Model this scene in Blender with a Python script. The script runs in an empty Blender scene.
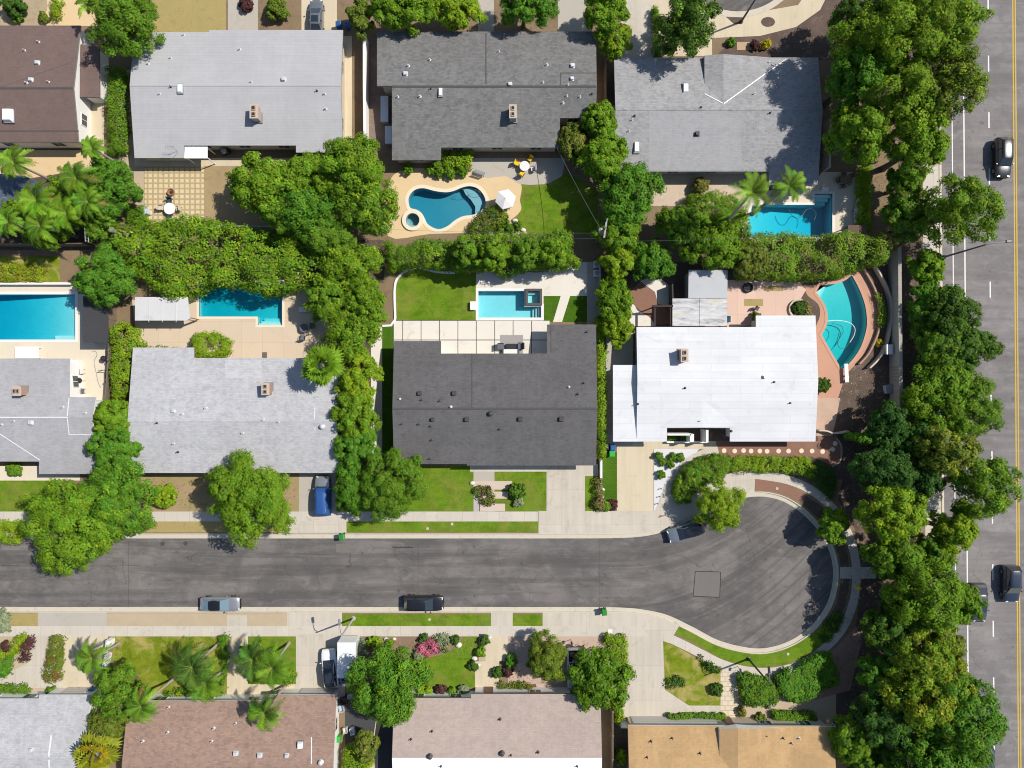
import bpy, math, random
import numpy as np
from mathutils import Vector, Matrix
from mathutils.geometry import tessellate_polygon

scene = bpy.context.scene
COL = scene.collection
R = math.radians
H = 85.33            # camera height in metres
S = 8.0              # photograph pixels per metre on the ground
rnd = random.Random(7)


def W(px, py, z=0.0):
    """where the thing seen at photo position (px, py) stands if it is z metres up"""
    k = (H - z) / H / S
    return ((px - 512) * k, (384 - py) * k)


# ------------------------------------------------------------------ tags
def tag(o, label=None, cat=None, group=None, kind=None):
    if label: o['label'] = label
    if cat: o['category'] = cat
    if group: o['group'] = group
    if kind: o['kind'] = kind
    return o


def thing(name, label, cat, loc=(0, 0, 0), rz=0.0, group=None):
    o = bpy.data.objects.new(name, None)
    o.empty_display_size = 0.3
    COL.objects.link(o)
    o.location = loc
    o.rotation_euler = (0, 0, rz)
    return tag(o, label, cat, group)


def copy_thing(root, loc, rz=0.0, label=None, scale=None):
    def cp(o, parent):
        c = o.copy()
        COL.objects.link(c)
        if parent: c.parent = parent
        for ch in list(o.children):
            cp(ch, c)
        return c
    c = cp(root, None)
    c.location = loc
    c.rotation_euler = (0, 0, rz)
    if scale: c.scale = (scale, scale, scale)
    if label: c['label'] = label
    return c


# ------------------------------------------------------------------ mesh builder
class MB:
    def __init__(self):
        self.v, self.f, self.m, self.s = [], [], [], []

    def face(self, pts, m=0, smooth=False):
        i = len(self.v)
        self.v += [tuple(p) for p in pts]
        self.f.append(tuple(range(i, i + len(pts))))
        self.m.append(m); self.s.append(smooth)

    def grid(self, rows, m=0, smooth=True, closed=False, flip=False):
        """rows of equal length joined by quads; closed joins the ends of each row"""
        i0 = len(self.v); n = len(rows[0])
        for r in rows: self.v += [tuple(p) for p in r]
        for a in range(len(rows) - 1):
            for b in range(n if closed else n - 1):
                c = (b + 1) % n
                q = (i0 + a * n + b, i0 + a * n + c, i0 + (a + 1) * n + c, i0 + (a + 1) * n + b)
                self.f.append(q[::-1] if flip else q)
                self.m.append(m); self.s.append(smooth)

    def box(self, cx, cy, cz, sx, sy, sz, rz=0.0, m=0, taper=1.0):
        c, s = math.cos(rz), math.sin(rz)
        P = []
        for z, t in ((-sz / 2, 1), (sz / 2, taper)):
            for x, y in ((-1, -1), (1, -1), (1, 1), (-1, 1)):
                x, y = x * sx / 2 * t, y * sy / 2 * t
                P.append((cx + x * c - y * s, cy + x * s + y * c, cz + z))
        i = len(self.v); self.v += P
        for q in ((3, 2, 1, 0), (4, 5, 6, 7), (0, 1, 5, 4), (1, 2, 6, 5), (2, 3, 7, 6), (3, 0, 4, 7)):
            self.f.append(tuple(i + k for k in q)); self.m.append(m); self.s.append(False)

    def prism(self, poly, z0, z1, m=0, mtop=None, bottom=True):
        """upright block over a world polygon (may be concave); z1 may be a function of x, y"""
        f1 = z1 if callable(z1) else (lambda x, y: z1)
        f0 = z0 if callable(z0) else (lambda x, y: z0)
        n = len(poly)
        area = sum(poly[i][0] * poly[(i + 1) % n][1] - poly[(i + 1) % n][0] * poly[i][1] for i in range(n))
        if area < 0: poly = poly[::-1]
        tris = tessellate_polygon([[Vector((p[0], p[1], 0)) for p in poly]])
        i = len(self.v)
        self.v += [(p[0], p[1], f0(p[0], p[1])) for p in poly] + [(p[0], p[1], f1(p[0], p[1])) for p in poly]
        for t in tris:
            a, b, c = [poly[k] for k in t]
            if (b[0] - a[0]) * (c[1] - a[1]) - (b[1] - a[1]) * (c[0] - a[0]) < 0: t = t[::-1]
            self.f.append(tuple(i + n + k for k in t)); self.m.append(m if mtop is None else mtop); self.s.append(False)
            if bottom:
                self.f.append(tuple(i + k for k in t[::-1])); self.m.append(m); self.s.append(False)
        for k in range(n):
            j = (k + 1) % n
            self.f.append((i + k, i + j, i + n + j, i + n + k)); self.m.append(m); self.s.append(False)

    def tube(self, path, rad, n=8, m=0, cap=True):
        if not hasattr(rad, '__len__'): rad = [rad] * len(path)
        path = [Vector(p) for p in path]
        rows = []
        for i, p in enumerate(path):
            d = (path[min(i + 1, len(path) - 1)] - path[max(i - 1, 0)]).normalized()
            u = d.cross(Vector((0.31, 0.2, 0.93)))
            if u.length < 1e-3: u = d.cross(Vector((1, 0, 0)))
            u.normalize(); w = d.cross(u)
            rows.append([p + (u * math.cos(a) + w * math.sin(a)) * rad[i] for a in [2 * math.pi * k / n for k in range(n)]])
        self.grid(rows, m, True, closed=True)
        if cap:
            self.face(rows[0][::-1], m); self.face(rows[-1], m)

    def lathe(self, x, y, prof, n=16, m=0, sx=1.0, sy=1.0):
        rows = [[(x + r * sx * math.cos(2 * math.pi * k / n), y + r * sy * math.sin(2 * math.pi * k / n), z) for k in range(n)] for r, z in prof]
        self.grid(rows, m, True, closed=True)
        if prof[0][0] > 1e-4: self.face(rows[0][::-1], m)
        if prof[-1][0] > 1e-4: self.face(rows[-1], m)

    def build(self, name, mats, parent=None, off=(0, 0, 0), bevel=0, sharp=40):
        me = bpy.data.meshes.new(name)
        me.from_pydata([(x - off[0], y - off[1], z - off[2]) for x, y, z in self.v], [], self.f)
        if not isinstance(mats, (list, tuple)): mats = [mats]
        for mt in mats: me.materials.append(mt)
        me.polygons.foreach_set('material_index', self.m)
        me.polygons.foreach_set('use_smooth', self.s)
        if any(self.s):
            me.set_sharp_from_angle(angle=R(sharp))
        me.update()
        o = bpy.data.objects.new(name, me)
        COL.objects.link(o)
        if parent: o.parent = parent
        if bevel:
            b = o.modifiers.new('bevel', 'BEVEL'); b.width = bevel; b.segments = 2; b.limit_method = 'ANGLE'
        return o


# ------------------------------------------------------------------ 2-D helpers
def smooth_path(pts, n=6, closed=False):
    out = []; L = len(pts)
    rng = range(L) if closed else range(L - 1)
    for i in rng:
        p0 = pts[(i - 1) % L] if closed or i > 0 else pts[i]
        p1 = pts[i]; p2 = pts[(i + 1) % L]
        p3 = pts[(i + 2) % L] if closed or i + 2 < L else p2
        for k in range(n):
            t = k / n
            out.append(tuple(0.5 * (2 * b + (c - a) * t + (2 * a - 5 * b + 4 * c - d) * t * t + (3 * b - a - 3 * c + d) * t ** 3)
                             for a, b, c, d in zip(p0, p1, p2, p3)))
    if not closed: out.append(tuple(pts[-1]))
    return out


def offset_path(pts, d):
    """open world path moved d to its left"""
    out = []
    for i, p in enumerate(pts):
        a = Vector(pts[max(i - 1, 0)]); b = Vector(pts[min(i + 1, len(pts) - 1)])
        t = (b - a).normalized()
        out.append((p[0] - t.y * d, p[1] + t.x * d))
    return out


def offset_poly(poly, d):
    """closed polygon grown by d (mitred); negative shrinks"""
    n = len(poly)
    area = sum(poly[i][0] * poly[(i + 1) % n][1] - poly[(i + 1) % n][0] * poly[i][1] for i in range(n))
    sg = 1 if area > 0 else -1
    out = []
    for i in range(n):
        a, b, c = Vector(poly[i - 1][:2]), Vector(poly[i][:2]), Vector(poly[(i + 1) % n][:2])
        d1 = (b - a).normalized(); d2 = (c - b).normalized()
        n1 = Vector((d1.y, -d1.x)) * sg; n2 = Vector((d2.y, -d2.x)) * sg
        k = n1 + n2
        den = max(0.35, 1 + n1.dot(n2))
        out.append(tuple(b + k / den * d))
    return out


def ngon_px(cx, cy, rx, ry=None, n=24):
    ry = ry or rx
    return [(cx + rx * math.cos(2 * math.pi * k / n), cy + ry * math.sin(2 * math.pi * k / n)) for k in range(n)]


def rect(x0, y0, x1, y1):
    return [(x0, y0), (x1, y0), (x1, y1), (x0, y1)]


def to_world(pts, z=0.0):
    return [W(x, y, z) for x, y in pts]


# ------------------------------------------------------------------ materials
MATS = {}


def new_mat(name):
    m = bpy.data.materials.new(name)
    m.use_nodes = True
    nt = m.node_tree
    for n in list(nt.nodes): nt.nodes.remove(n)
    out = nt.nodes.new('ShaderNodeOutputMaterial')
    MATS[name] = m
    return m, nt, out


class N:
    """small node helper"""
    def __init__(self, nt): self.nt = nt
    def __call__(self, typ, **kw):
        n = self.nt.nodes.new(typ)
        ins = kw.pop('ins', {})
        for k, v in kw.items(): setattr(n, k, v)
        for k, v in ins.items():
            if hasattr(v, 'links') or isinstance(v, bpy.types.NodeSocket): self.nt.links.new(v, n.inputs[k])
            else: n.inputs[k].default_value = v
        return n
    def link(self, a, b): self.nt.links.new(a, b)
    def mix(self, fac, a, b, mode='MIX'):
        n = self.nt.nodes.new('ShaderNodeMix'); n.data_type = 'RGBA'; n.blend_type = mode
        for sock, v in ((n.inputs[0], fac), (n.inputs[6], a), (n.inputs[7], b)):
            if isinstance(v, bpy.types.NodeSocket): self.nt.links.new(v, sock)
            elif hasattr(v, '__len__'): sock.default_value = tuple(v) + ((1,) if len(v) == 3 else ())
            else: sock.default_value = v
        return n.outputs[2]
    def ramp(self, fac, stops):
        n = self.nt.nodes.new('ShaderNodeValToRGB')
        e = n.color_ramp.elements
        while len(e) < len(stops): e.new(0.5)
        for el, (p, c) in zip(e, stops):
            el.position = p
            el.color = tuple(c) + (1,) if hasattr(c, '__len__') else (c, c, c, 1)
        self.nt.links.new(fac, n.inputs[0])
        return n.outputs[0]
    def noise(self, vec, scale, detail=4, rough=0.55, dist=0.0):
        n = self('ShaderNodeTexNoise', ins={'Scale': scale, 'Detail': detail, 'Roughness': rough, 'Distortion': dist})
        if vec is not None: self.link(vec, n.inputs['Vector'])
        return n.outputs['Fac']
    def mapping(self, vec, scale=(1, 1, 1), rot=(0, 0, 0), loc=(0, 0, 0)):
        n = self('ShaderNodeMapping', ins={'Scale': scale, 'Rotation': rot, 'Location': loc})
        self.link(vec, n.inputs['Vector'])
        return n.outputs[0]
    def math(self, op, a, b=0.0, clamp=False):
        n = self.nt.nodes.new('ShaderNodeMath'); n.operation = op; n.use_clamp = clamp
        for i, v in enumerate((a, b)):
            if isinstance(v, bpy.types.NodeSocket): self.nt.links.new(v, n.inputs[i])
            else: n.inputs[i].default_value = v
        return n.outputs[0]


def scl(c, k): return tuple(max(0.0, x * k) for x in c)


def surf(name, c, var=0.18, fine=9.0, coarse=0.35, rough=0.85, bump=0.25, stain=None, stain_amt=0.0, spec=0.3,
         metal=0.0, grid=None, streak=None, second=None):
    """general procedural surface: fine grain, broad patches, optional stains, joints and streaks"""
    if name in MATS: return MATS[name]
    m, nt, out = new_mat(name); n = N(nt)
    co = n('ShaderNodeTexCoord').outputs['Object']
    fine_f = n.noise(co, fine, 5, 0.65)
    coarse_f = n.noise(co, coarse, 5, 0.6, 0.4)
    col = n.mix(fine_f, scl(c, 1 - var), scl(c, 1 + var))
    col = n.mix(n.ramp(coarse_f, [(0.35, 0), (0.65, 1)]), col, n.mix(0.55, col, scl(second or c, 1 - var * 0.9) if not second else second))
    if stain:
        sf = n.ramp(n.noise(co, coarse * 2.3, 6, 0.7, 0.8), [(0.55, 0), (0.72, 1)])
        col = n.mix(n.math('MULTIPLY', sf, stain_amt), col, stain)
    if streak:
        sx, sy, sc_, amt = streak
        st = n.noise(n.mapping(co, (sx, sy, 1)), sc_, 5, 0.6, 0.3)
        col = n.mix(n.math('MULTIPLY', n.ramp(st, [(0.4, 0), (0.65, 1)]), amt), col, scl(c, 0.55))
    if grid:
        bw, bh, mort, mc = grid[:4]
        off = grid[4] if len(grid) > 4 else 0.0
        mp = n.mapping(co, (1, 1, 1), loc=(grid[5] if len(grid) > 5 else 0, grid[6] if len(grid) > 6 else 0, 0))
        br = n('ShaderNodeTexBrick', offset=off, ins={'Color1': (1, 1, 1, 1), 'Color2': (0.93, 0.93, 0.93, 1), 'Mortar': (0, 0, 0, 1),
                                                      'Scale': 1.0, 'Mortar Size': mort, 'Mortar Smooth': 0.1, 'Bias': 0.0,
                                                      'Brick Width': bw, 'Row Height': bh})
        n.link(mp, br.inputs['Vector'])
        col = n.mix(1.0, col, br.outputs['Color'], 'MULTIPLY')
        col = n.mix(br.outputs['Fac'], col, mc)
    bs = n('ShaderNodeBsdfPrincipled', ins={'Roughness': rough, 'Metallic': metal, 'Specular IOR Level': spec})
    n.link(col, bs.inputs['Base Color'])
    if bump:
        b = n('ShaderNodeBump', ins={'Strength': bump, 'Distance': 0.05})
        n.link(fine_f, b.inputs['Height']); n.link(b.outputs[0], bs.inputs['Normal'])
    n.link(bs.outputs[0], out.inputs[0])
    return m


def shingle(name, c, var=0.35, row=0.2, width=0.45, axis='x', blotch=0.2, warm=(1.06, 1.0, 0.94)):
    """asphalt shingles: small tabs of slightly different tone in rows"""
    if name in MATS: return MATS[name]
    m, nt, out = new_mat(name); n = N(nt)
    co = n('ShaderNodeTexCoord').outputs['Object']
    mp = n.mapping(co, rot=(0, 0, 0 if axis == 'x' else R(90)))
    lo, hi = scl(c, 1 - var), scl(c, 1 + var)
    br = n('ShaderNodeTexBrick', offset=0.37, ins={'Color1': lo + (1,), 'Color2': tuple(h * w for h, w in zip(hi, warm)) + (1,),
                                                   'Mortar': scl(c, 0.62) + (1,), 'Scale': 1.0, 'Mortar Size': 0.012, 'Bias': 0.0,
                                                   'Brick Width': width, 'Row Height': row})
    n.link(mp, br.inputs['Vector'])
    spk = n.noise(co, 2.6, 5, 0.75)
    col = n.mix(n.ramp(spk, [(0.3, 0), (0.7, 1)]), n.mix(0.5, br.outputs['Color'], lo), n.mix(0.45, br.outputs['Color'], hi))
    sp2 = n.noise(co, 1.15, 4, 0.7)
    col = n.mix(n.math('MULTIPLY', n.ramp(sp2, [(0.42, 0), (0.62, 1)]), 0.5), col, scl(c, 1 + var * .8))
    big = n.noise(co, 0.22, 5, 0.6, 0.5)
    col = n.mix(n.math('MULTIPLY', n.ramp(big, [(0.4, 0), (0.62, 1)]), blotch), col, scl(c, 0.62))
    stk = n.noise(n.mapping(co, (1.1, 0.12, 1) if axis == 'x' else (0.12, 1.1, 1)), 1.0, 4, 0.6)
    col = n.mix(n.math('MULTIPLY', n.ramp(stk, [(0.5, 0), (0.7, 1)]), blotch * 0.9), col, scl(c, 1.25))
    bs = n('ShaderNodeBsdfPrincipled', ins={'Roughness': 0.9, 'Specular IOR Level': 0.2})
    n.link(col, bs.inputs['Base Color'])
    b = n('ShaderNodeBump', ins={'Strength': 0.5, 'Distance': 0.03})
    n.link(spk, b.inputs['Height']); n.link(b.outputs[0], bs.inputs['Normal'])
    n.link(bs.outputs[0], out.inputs[0])
    return m


def plain(name, c, rough=0.5, metal=0.0, spec=0.5, var=0.06, coat=0.0):
    if name in MATS: return MATS[name]
    m, nt, out = new_mat(name); n = N(nt)
    co = n('ShaderNodeTexCoord').outputs['Object']
    f = n.noise(co, 3.0, 4, 0.6)
    col = n.mix(f, scl(c, 1 - var), scl(c, 1 + var))
    bs = n('ShaderNodeBsdfPrincipled', ins={'Roughness': rough, 'Metallic': metal, 'Specular IOR Level': spec, 'Coat Weight': coat, 'Coat Roughness': 0.05})
    n.link(col, bs.inputs['Base Color']); n.link(bs.outputs[0], out.inputs[0])
    return m


def lawn_mat(name, c, dry=(0.3, 0.24, 0.07), amt=0.35, light=(0.17, 0.22, 0.02)):
    if name in MATS: return MATS[name]
    m, nt, out = new_mat(name); n = N(nt)
    co = n('ShaderNodeTexCoord').outputs['Object']
    f = n.noise(co, 7.0, 6, 0.75)
    col = n.mix(n.ramp(f, [(0.3, 0), (0.7, 1)]), scl(c, 0.62), scl(c, 1.3))
    md = n.noise(co, 0.9, 5, 0.65, 0.3)
    col = n.mix(n.math('MULTIPLY', n.ramp(md, [(0.42, 0), (0.66, 1)]), 0.6), col, light)
    dk = n.noise(n.mapping(co, (1, 1, 1), loc=(7, 3, 0)), 0.55, 6, 0.7, 0.6)
    col = n.mix(n.math('MULTIPLY', n.ramp(dk, [(0.46, 0), (0.62, 1)]), 0.55), col, scl(c, 0.55))
    sp = n.ramp(n.noise(co, 2.4, 4, 0.7), [(0.64, 0), (0.72, 1)])
    col = n.mix(n.math('MULTIPLY', sp, amt * .8), col, dry)
    st = n.noise(n.mapping(co, (0.15, 1.6, 1), rot=(0, 0, R(12))), 1.2, 3, 0.5)
    col = n.mix(n.math('MULTIPLY', n.ramp(st, [(0.45, 0), (0.6, 1)]), 0.22), col, scl(c, 1.35))
    bg = n.noise(co, 0.33, 6, 0.65, 0.7)
    col = n.mix(n.math('MULTIPLY', n.ramp(bg, [(0.46, 0), (0.62, 1)]), amt), col, dry)
    bs = n('ShaderNodeBsdfPrincipled', ins={'Roughness': 0.95, 'Specular IOR Level': 0.1})
    n.link(col, bs.inputs['Base Color'])
    b = n('ShaderNodeBump', ins={'Strength': 0.9, 'Distance': 0.08})
    n.link(n.noise(co, 11.0, 3, 0.7), b.inputs['Height']); n.link(b.outputs[0], bs.inputs['Normal'])
    n.link(bs.outputs[0], out.inputs[0])
    return m


def asphalt_mat(name, c, streak_rot=0.0, streak_amt=0.5, swirl=False, light=None):
    m, nt, out = new_mat(name); n = N(nt)
    co = n('ShaderNodeTexCoord').outputs['Object']
    f = n.noise(co, 14.0, 4, 0.7)
    col = n.mix(f, scl(c, 0.8), scl(c, 1.2))
    light = light or scl(c, 1.55)
    # broad worn patches
    b1 = n.noise(co, 0.16, 6, 0.62, 0.6)
    col = n.mix(n.math('MULTIPLY', n.ramp(b1, [(0.42, 0), (0.6, 1)]), 0.7), col, light)
    b2 = n.noise(n.mapping(co, (0.5, 1.0, 1)), 0.75, 6, 0.7, 0.8)
    col = n.mix(n.math('MULTIPLY', n.ramp(b2, [(0.5, 0), (0.68, 1)]), 0.55), col, scl(light, 1.2))
    sc2 = n.ramp(n.noise(n.mapping(co, (0.5, 2.2, 1), rot=(0, 0, 0.5)), 1.6, 5, 0.75, 1.0), [(0.62, 0), (0.68, 1)])
    col = n.mix(n.math('MULTIPLY', n.math('MULTIPLY', sc2, n.ramp(b1, [(0.45, 0), (0.6, 1)])), 0.5), col, scl(light, 1.45))
    b3 = n.noise(n.mapping(co, (0.4, 1.0, 1), loc=(9, 4, 0)), 0.6, 6, 0.7, 0.8)
    col = n.mix(n.math('MULTIPLY', n.ramp(b3, [(0.52, 0), (0.7, 1)]), 0.5), col, scl(c, 0.72))
    # wheel-path streaks along the road
    vec = n.mapping(co, (0.035, 0.75, 1), rot=(0, 0, streak_rot))
    if swirl:
        # the tracks swing round through the turning circle
        sp = n('ShaderNodeSeparateXYZ'); n.link(co, sp.inputs[0])
        x, y = sp.outputs['X'], sp.outputs['Y']
        t = n.math('MAXIMUM', n.math('SUBTRACT', x, 14.0), 0.0)
        y2 = n.math('SUBTRACT', y, n.math('MULTIPLY', n.math('MULTIPLY', t, t), 0.022))
        cb = n('ShaderNodeCombineXYZ'); n.link(n.math('MULTIPLY', x, 0.035), cb.inputs[0]); n.link(n.math('MULTIPLY', y2, 0.62), cb.inputs[1])
        vec = cb.outputs[0]
    s1 = n.noise(vec, 1.0, 6, 0.62, 0.25)
    col = n.mix(n.math('MULTIPLY', n.ramp(s1, [(0.46, 0), (0.56, 1)]), streak_amt), col, scl(c, 0.62))
    s2 = n.noise(n.mapping(vec, (1.7, 1.9, 1), loc=(5, 3, 0)), 1.0, 6, 0.7, 0.5)
    col = n.mix(n.math('MULTIPLY', n.ramp(s2, [(0.56, 0), (0.7, 1)]), streak_amt * 0.8), col, scl(light, 1.12))
    # fine cracks
    vo = n('ShaderNodeTexVoronoi', feature='DISTANCE_TO_EDGE', ins={'Scale': 0.16})
    wv = n.mapping(co, (1, 1, 1))
    add = n('ShaderNodeVectorMath', operation='ADD'); n.link(wv, add.inputs[0])
    nz = n('ShaderNodeTexNoise', ins={'Scale': 0.9, 'Detail': 5.0}); n.link(co, nz.inputs['Vector'])
    n.link(nz.outputs['Color'], add.inputs[1]); n.link(add.outputs[0], vo.inputs['Vector'])
    cr = n.ramp(vo.outputs['Distance'], [(0.0, 1), (0.006, 0)])
    msk = n.ramp(n.noise(co, 0.3, 3), [(0.5, 0), (0.6, 0.6)])
    col = n.mix(n.math('MULTIPLY', cr, msk), col, scl(c, 0.35))
    # oil spots
    ol = n.ramp(n.noise(co, 1.3, 2, 0.4), [(0.68, 0), (0.76, 0.5)])
    col = n.mix(ol, col, scl(c, 0.5))
    bs = n('ShaderNodeBsdfPrincipled', ins={'Roughness': 0.92, 'Specular IOR Level': 0.2})
    n.link(col, bs.inputs['Base Color'])
    bp = n('ShaderNodeBump', ins={'Strength': 0.4, 'Distance': 0.03}); n.link(f, bp.inputs['Height']); n.link(bp.outputs[0], bs.inputs['Normal'])
    n.link(bs.outputs[0], out.inputs[0])
    return m


def water_mat(name, tint):
    """clear water: tint is what one metre of it lets through"""
    m, nt, out = new_mat(name); n = N(nt)
    co = n('ShaderNodeTexCoord').outputs['Object']
    ext = [-math.log(max(t_, .01)) for t_ in tint]; dens = max(ext)
    va = n('ShaderNodeVolumeAbsorption', ins={'Color': tuple(1 - e / dens for e in ext) + (1,), 'Density': dens})
    n.link(va.outputs[0], out.inputs[1])
    tr = n('ShaderNodeBsdfTransparent')
    gl = n('ShaderNodeBsdfGlossy', ins={'Roughness': 0.08})
    bp = n('ShaderNodeBump', ins={'Strength': 0.10, 'Distance': 0.05})
    n.link(n.noise(co, 3.2, 3, 0.6, 0.6), bp.inputs['Height']); n.link(bp.outputs[0], gl.inputs['Normal'])
    fr = n('ShaderNodeFresnel', ins={'IOR': 1.33}); n.link(bp.outputs[0], fr.inputs['Normal'])
    geo = n('ShaderNodeNewGeometry')
    mx = n('ShaderNodeMixShader'); n.link(n.math('MULTIPLY', fr.outputs[0], n.math('SUBTRACT', 1.0, geo.outputs['Backfacing'])), mx.inputs[0]); n.link(tr.outputs[0], mx.inputs[1]); n.link(gl.outputs[0], mx.inputs[2])
    n.link(mx.outputs[0], out.inputs[0])
    return m


def glass_mat(name, c=(0.02, 0.025, 0.03), rough=0.06):
    return plain(name, c, rough, 0.0, 0.8, 0.02)


def leaf_mat(name, gloss=0.6, trans=0.16):
    m, nt, out = new_mat(name); n = N(nt)
    at = n('ShaderNodeAttribute', attribute_name='leaf_colour')
    bs = n('ShaderNodeBsdfPrincipled', ins={'Roughness': gloss, 'Specular IOR Level': 0.12})
    n.link(at.outputs['Color'], bs.inputs['Base Color'])
    tl = n('ShaderNodeBsdfTranslucent')
    n.link(n.mix(1.0, at.outputs['Color'], (1.25, 1.3, 0.5), 'MULTIPLY'), tl.inputs['Color'])
    mx = n('ShaderNodeMixShader', ins={0: trans}); n.link(bs.outputs[0], mx.inputs[1]); n.link(tl.outputs[0], mx.inputs[2])
    n.link(mx.outputs[0], out.inputs[0])
    return m
# ================================================================== setting: ground, roads, paving
def holes_fill(outer, holes):
    """triangles for a world polygon with holes"""
    loops = [outer] + holes
    flat = [p for l in loops for p in l]
    tr = tessellate_polygon([[Vector((p[0], p[1], 0)) for p in l] for l in loops])
    res = []
    for t in tr:
        a, b, c = [flat[k] for k in t]
        cr = (b[0] - a[0]) * (c[1] - a[1]) - (b[1] - a[1]) * (c[0] - a[0])
        if abs(cr) < 1e-9: continue
        res.append(t if cr > 0 else t[::-1])
    return flat, res


def sheet(name, pts, z, mat, holes=(), px=True, skirt=0.0):
    outer = to_world(pts) if px else list(pts)
    hl = [to_world(h) if px else list(h) for h in holes]
    flat, tr = holes_fill(outer, hl)
    mb = MB()
    mb.v = [(p[0], p[1], z) for p in flat]
    for t in tr: mb.f.append(tuple(t)); mb.m.append(0); mb.s.append(False)
    if skirt:
        n = len(outer)
        for i in range(n):
            a, b = outer[i], outer[(i + 1) % n]
            mb.face([(a[0], a[1], z), (a[0], a[1], z - skirt), (b[0], b[1], z - skirt), (b[0], b[1], z)], 0)
    o = mb.build(name, mat)
    return tag(o, kind='structure')


def band(name, path, width_px, z, mat):
    p = to_world(path)
    w = width_px / S / 2
    a, b = offset_path(p, w), offset_path(p, -w)
    mb = MB()
    mb.grid([[(x, y, z) for x, y in b], [(x, y, z) for x, y in a]], 0, False)
    return tag(mb.build(name, mat), kind='structure')


G_DIRT = surf('bare_soil', (0.24, 0.17, 0.10), 0.3, 6, 0.4, stain=(0.12, 0.085, 0.055), stain_amt=0.7, bump=0.6)
G_MULCH = surf('mulch_soil', (0.125, 0.088, 0.068), 0.5, 7, 0.5, stain=(0.26, 0.185, 0.14), stain_amt=0.8, bump=0.8)
G_DRY = surf('dry_grass', (0.38, 0.285, 0.12), 0.3, 8, 0.5, second=(0.30, 0.27, 0.08), stain=(0.2, 0.13, 0.06), stain_amt=0.6, bump=0.6)
G_TANBED = surf('tan_gravel', (0.47, 0.375, 0.255), 0.16, 12, 0.5, bump=0.4)
G_LAWN = lawn_mat('lawn_grass', (0.112, 0.212, 0.012), amt=0.32, light=(0.20, 0.26, 0.02))
G_LAWN2 = lawn_mat('lawn_grass_patchy', (0.16, 0.215, 0.012), dry=(0.44, 0.34, 0.13), amt=0.85, light=(0.27, 0.29, 0.03))
G_TURF = lawn_mat('turf_green', (0.055, 0.138, 0.008), amt=0.05, light=(0.07, 0.14, 0.01))
C_WALK = surf('sidewalk_concrete', (0.57, 0.515, 0.435), 0.10, 6, 0.3, rough=0.9, stain=(0.38, 0.33, 0.27), stain_amt=0.6, bump=0.15, grid=(1.55, 40, 0.022, (0.42, 0.38, 0.32), 0.0))
C_DRIVE = surf('driveway_concrete', (0.57, 0.51, 0.425), 0.10, 6, 0.25, rough=0.9, stain=(0.36, 0.31, 0.25), stain_amt=0.6, streak=(1.3, 0.09, 1.0, 0.22), bump=0.15, grid=(3.1, 4.4, 0.022, (0.44, 0.39, 0.32), 0.0))
C_CREAM = surf('cream_concrete', (0.625, 0.53, 0.375), 0.09, 6, 0.25, rough=0.9, stain=(0.46, 0.38, 0.27), stain_amt=0.6, streak=(1.3, 0.09, 1.0, 0.2), bump=0.15, grid=(2.25, 6, 0.022, (0.55, 0.45, 0.31), 0.0, 0.25, 0))
C_GREY = surf('grey_concrete', (0.44, 0.40, 0.34), 0.08, 8, 0.3, rough=0.9, stain=(0.3, 0.27, 0.23), stain_amt=0.5, bump=0.15)
C_WHITE = surf('white_concrete', (0.69, 0.64, 0.56), 0.07, 6, 0.3, rough=0.85, stain=(0.47, 0.39, 0.28), stain_amt=0.55, bump=0.1)
C_KERB = surf('kerb_concrete', (0.56, 0.50, 0.40), 0.09, 8, 0.5, rough=0.9, stain=(0.33, 0.29, 0.23), stain_amt=0.55, bump=0.15)
C_SAND = surf('sand_deck', (0.66, 0.49, 0.28), 0.10, 6, 0.3, rough=0.9, stain=(0.55, 0.39, 0.21), stain_amt=0.4, bump=0.15)
C_TANTILE = surf('tan_deck', (0.62, 0.495, 0.36), 0.06, 8, 0.3, rough=0.9, stain=(0.5, 0.38, 0.26), stain_amt=0.4, bump=0.12, grid=(2.6, 2.6, 0.02, (0.50, 0.39, 0.28), 0.0))
C_BEIGE = surf('beige_deck', (0.66, 0.58, 0.45), 0.05, 8, 0.3, rough=0.9, stain=(0.5, 0.43, 0.32), stain_amt=0.35, bump=0.12)
C_PINK = surf('pink_paving', (0.68, 0.48, 0.385), 0.06, 8, 0.35, rough=0.9, stain=(0.56, 0.38, 0.30), stain_amt=0.5, bump=0.12, grid=(2.35, 2.9, 0.02, (0.54, 0.38, 0.30), 0.0))
C_SALMON = surf('salmon_coping', (0.52, 0.285, 0.19), 0.08, 8, 0.4, rough=0.9, stain=(0.40, 0.22, 0.15), stain_amt=0.5, bump=0.15)
C_BRICK = surf('red_brick_paving', (0.27, 0.135, 0.092), 0.15, 9, 0.5, rough=0.9, stain=(0.18, 0.1, 0.07), stain_amt=0.4, bump=0.3, grid=(0.42, 0.21, 0.02, (0.24, 0.15, 0.11), 0.5))
C_LATTICE = surf('square_pavers', (0.66, 0.53, 0.29), 0.06, 8, 0.3, rough=0.9, bump=0.1, grid=(0.66, 0.66, 0.11, (0.40, 0.31, 0.19), 0.0))
C_GRAVEL = surf('white_gravel', (0.66, 0.65, 0.66), 0.16, 16, 0.6, rough=0.9, bump=0.6)
C_FLAG = surf('flagstone_path', (0.66, 0.56, 0.42), 0.07, 8, 0.5, bump=0.2, grid=(0.75, 0.6, 0.05, (0.45, 0.36, 0.24), 0.5))
C_PINKDIRT = surf('pink_gravel', (0.50, 0.365, 0.29), 0.16, 12, 0.5, bump=0.4)
A_STREET = asphalt_mat('street_asphalt', (0.122, 0.112, 0.107), 0.0, 0.5, swirl=True, light=(0.205, 0.187, 0.173))
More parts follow.
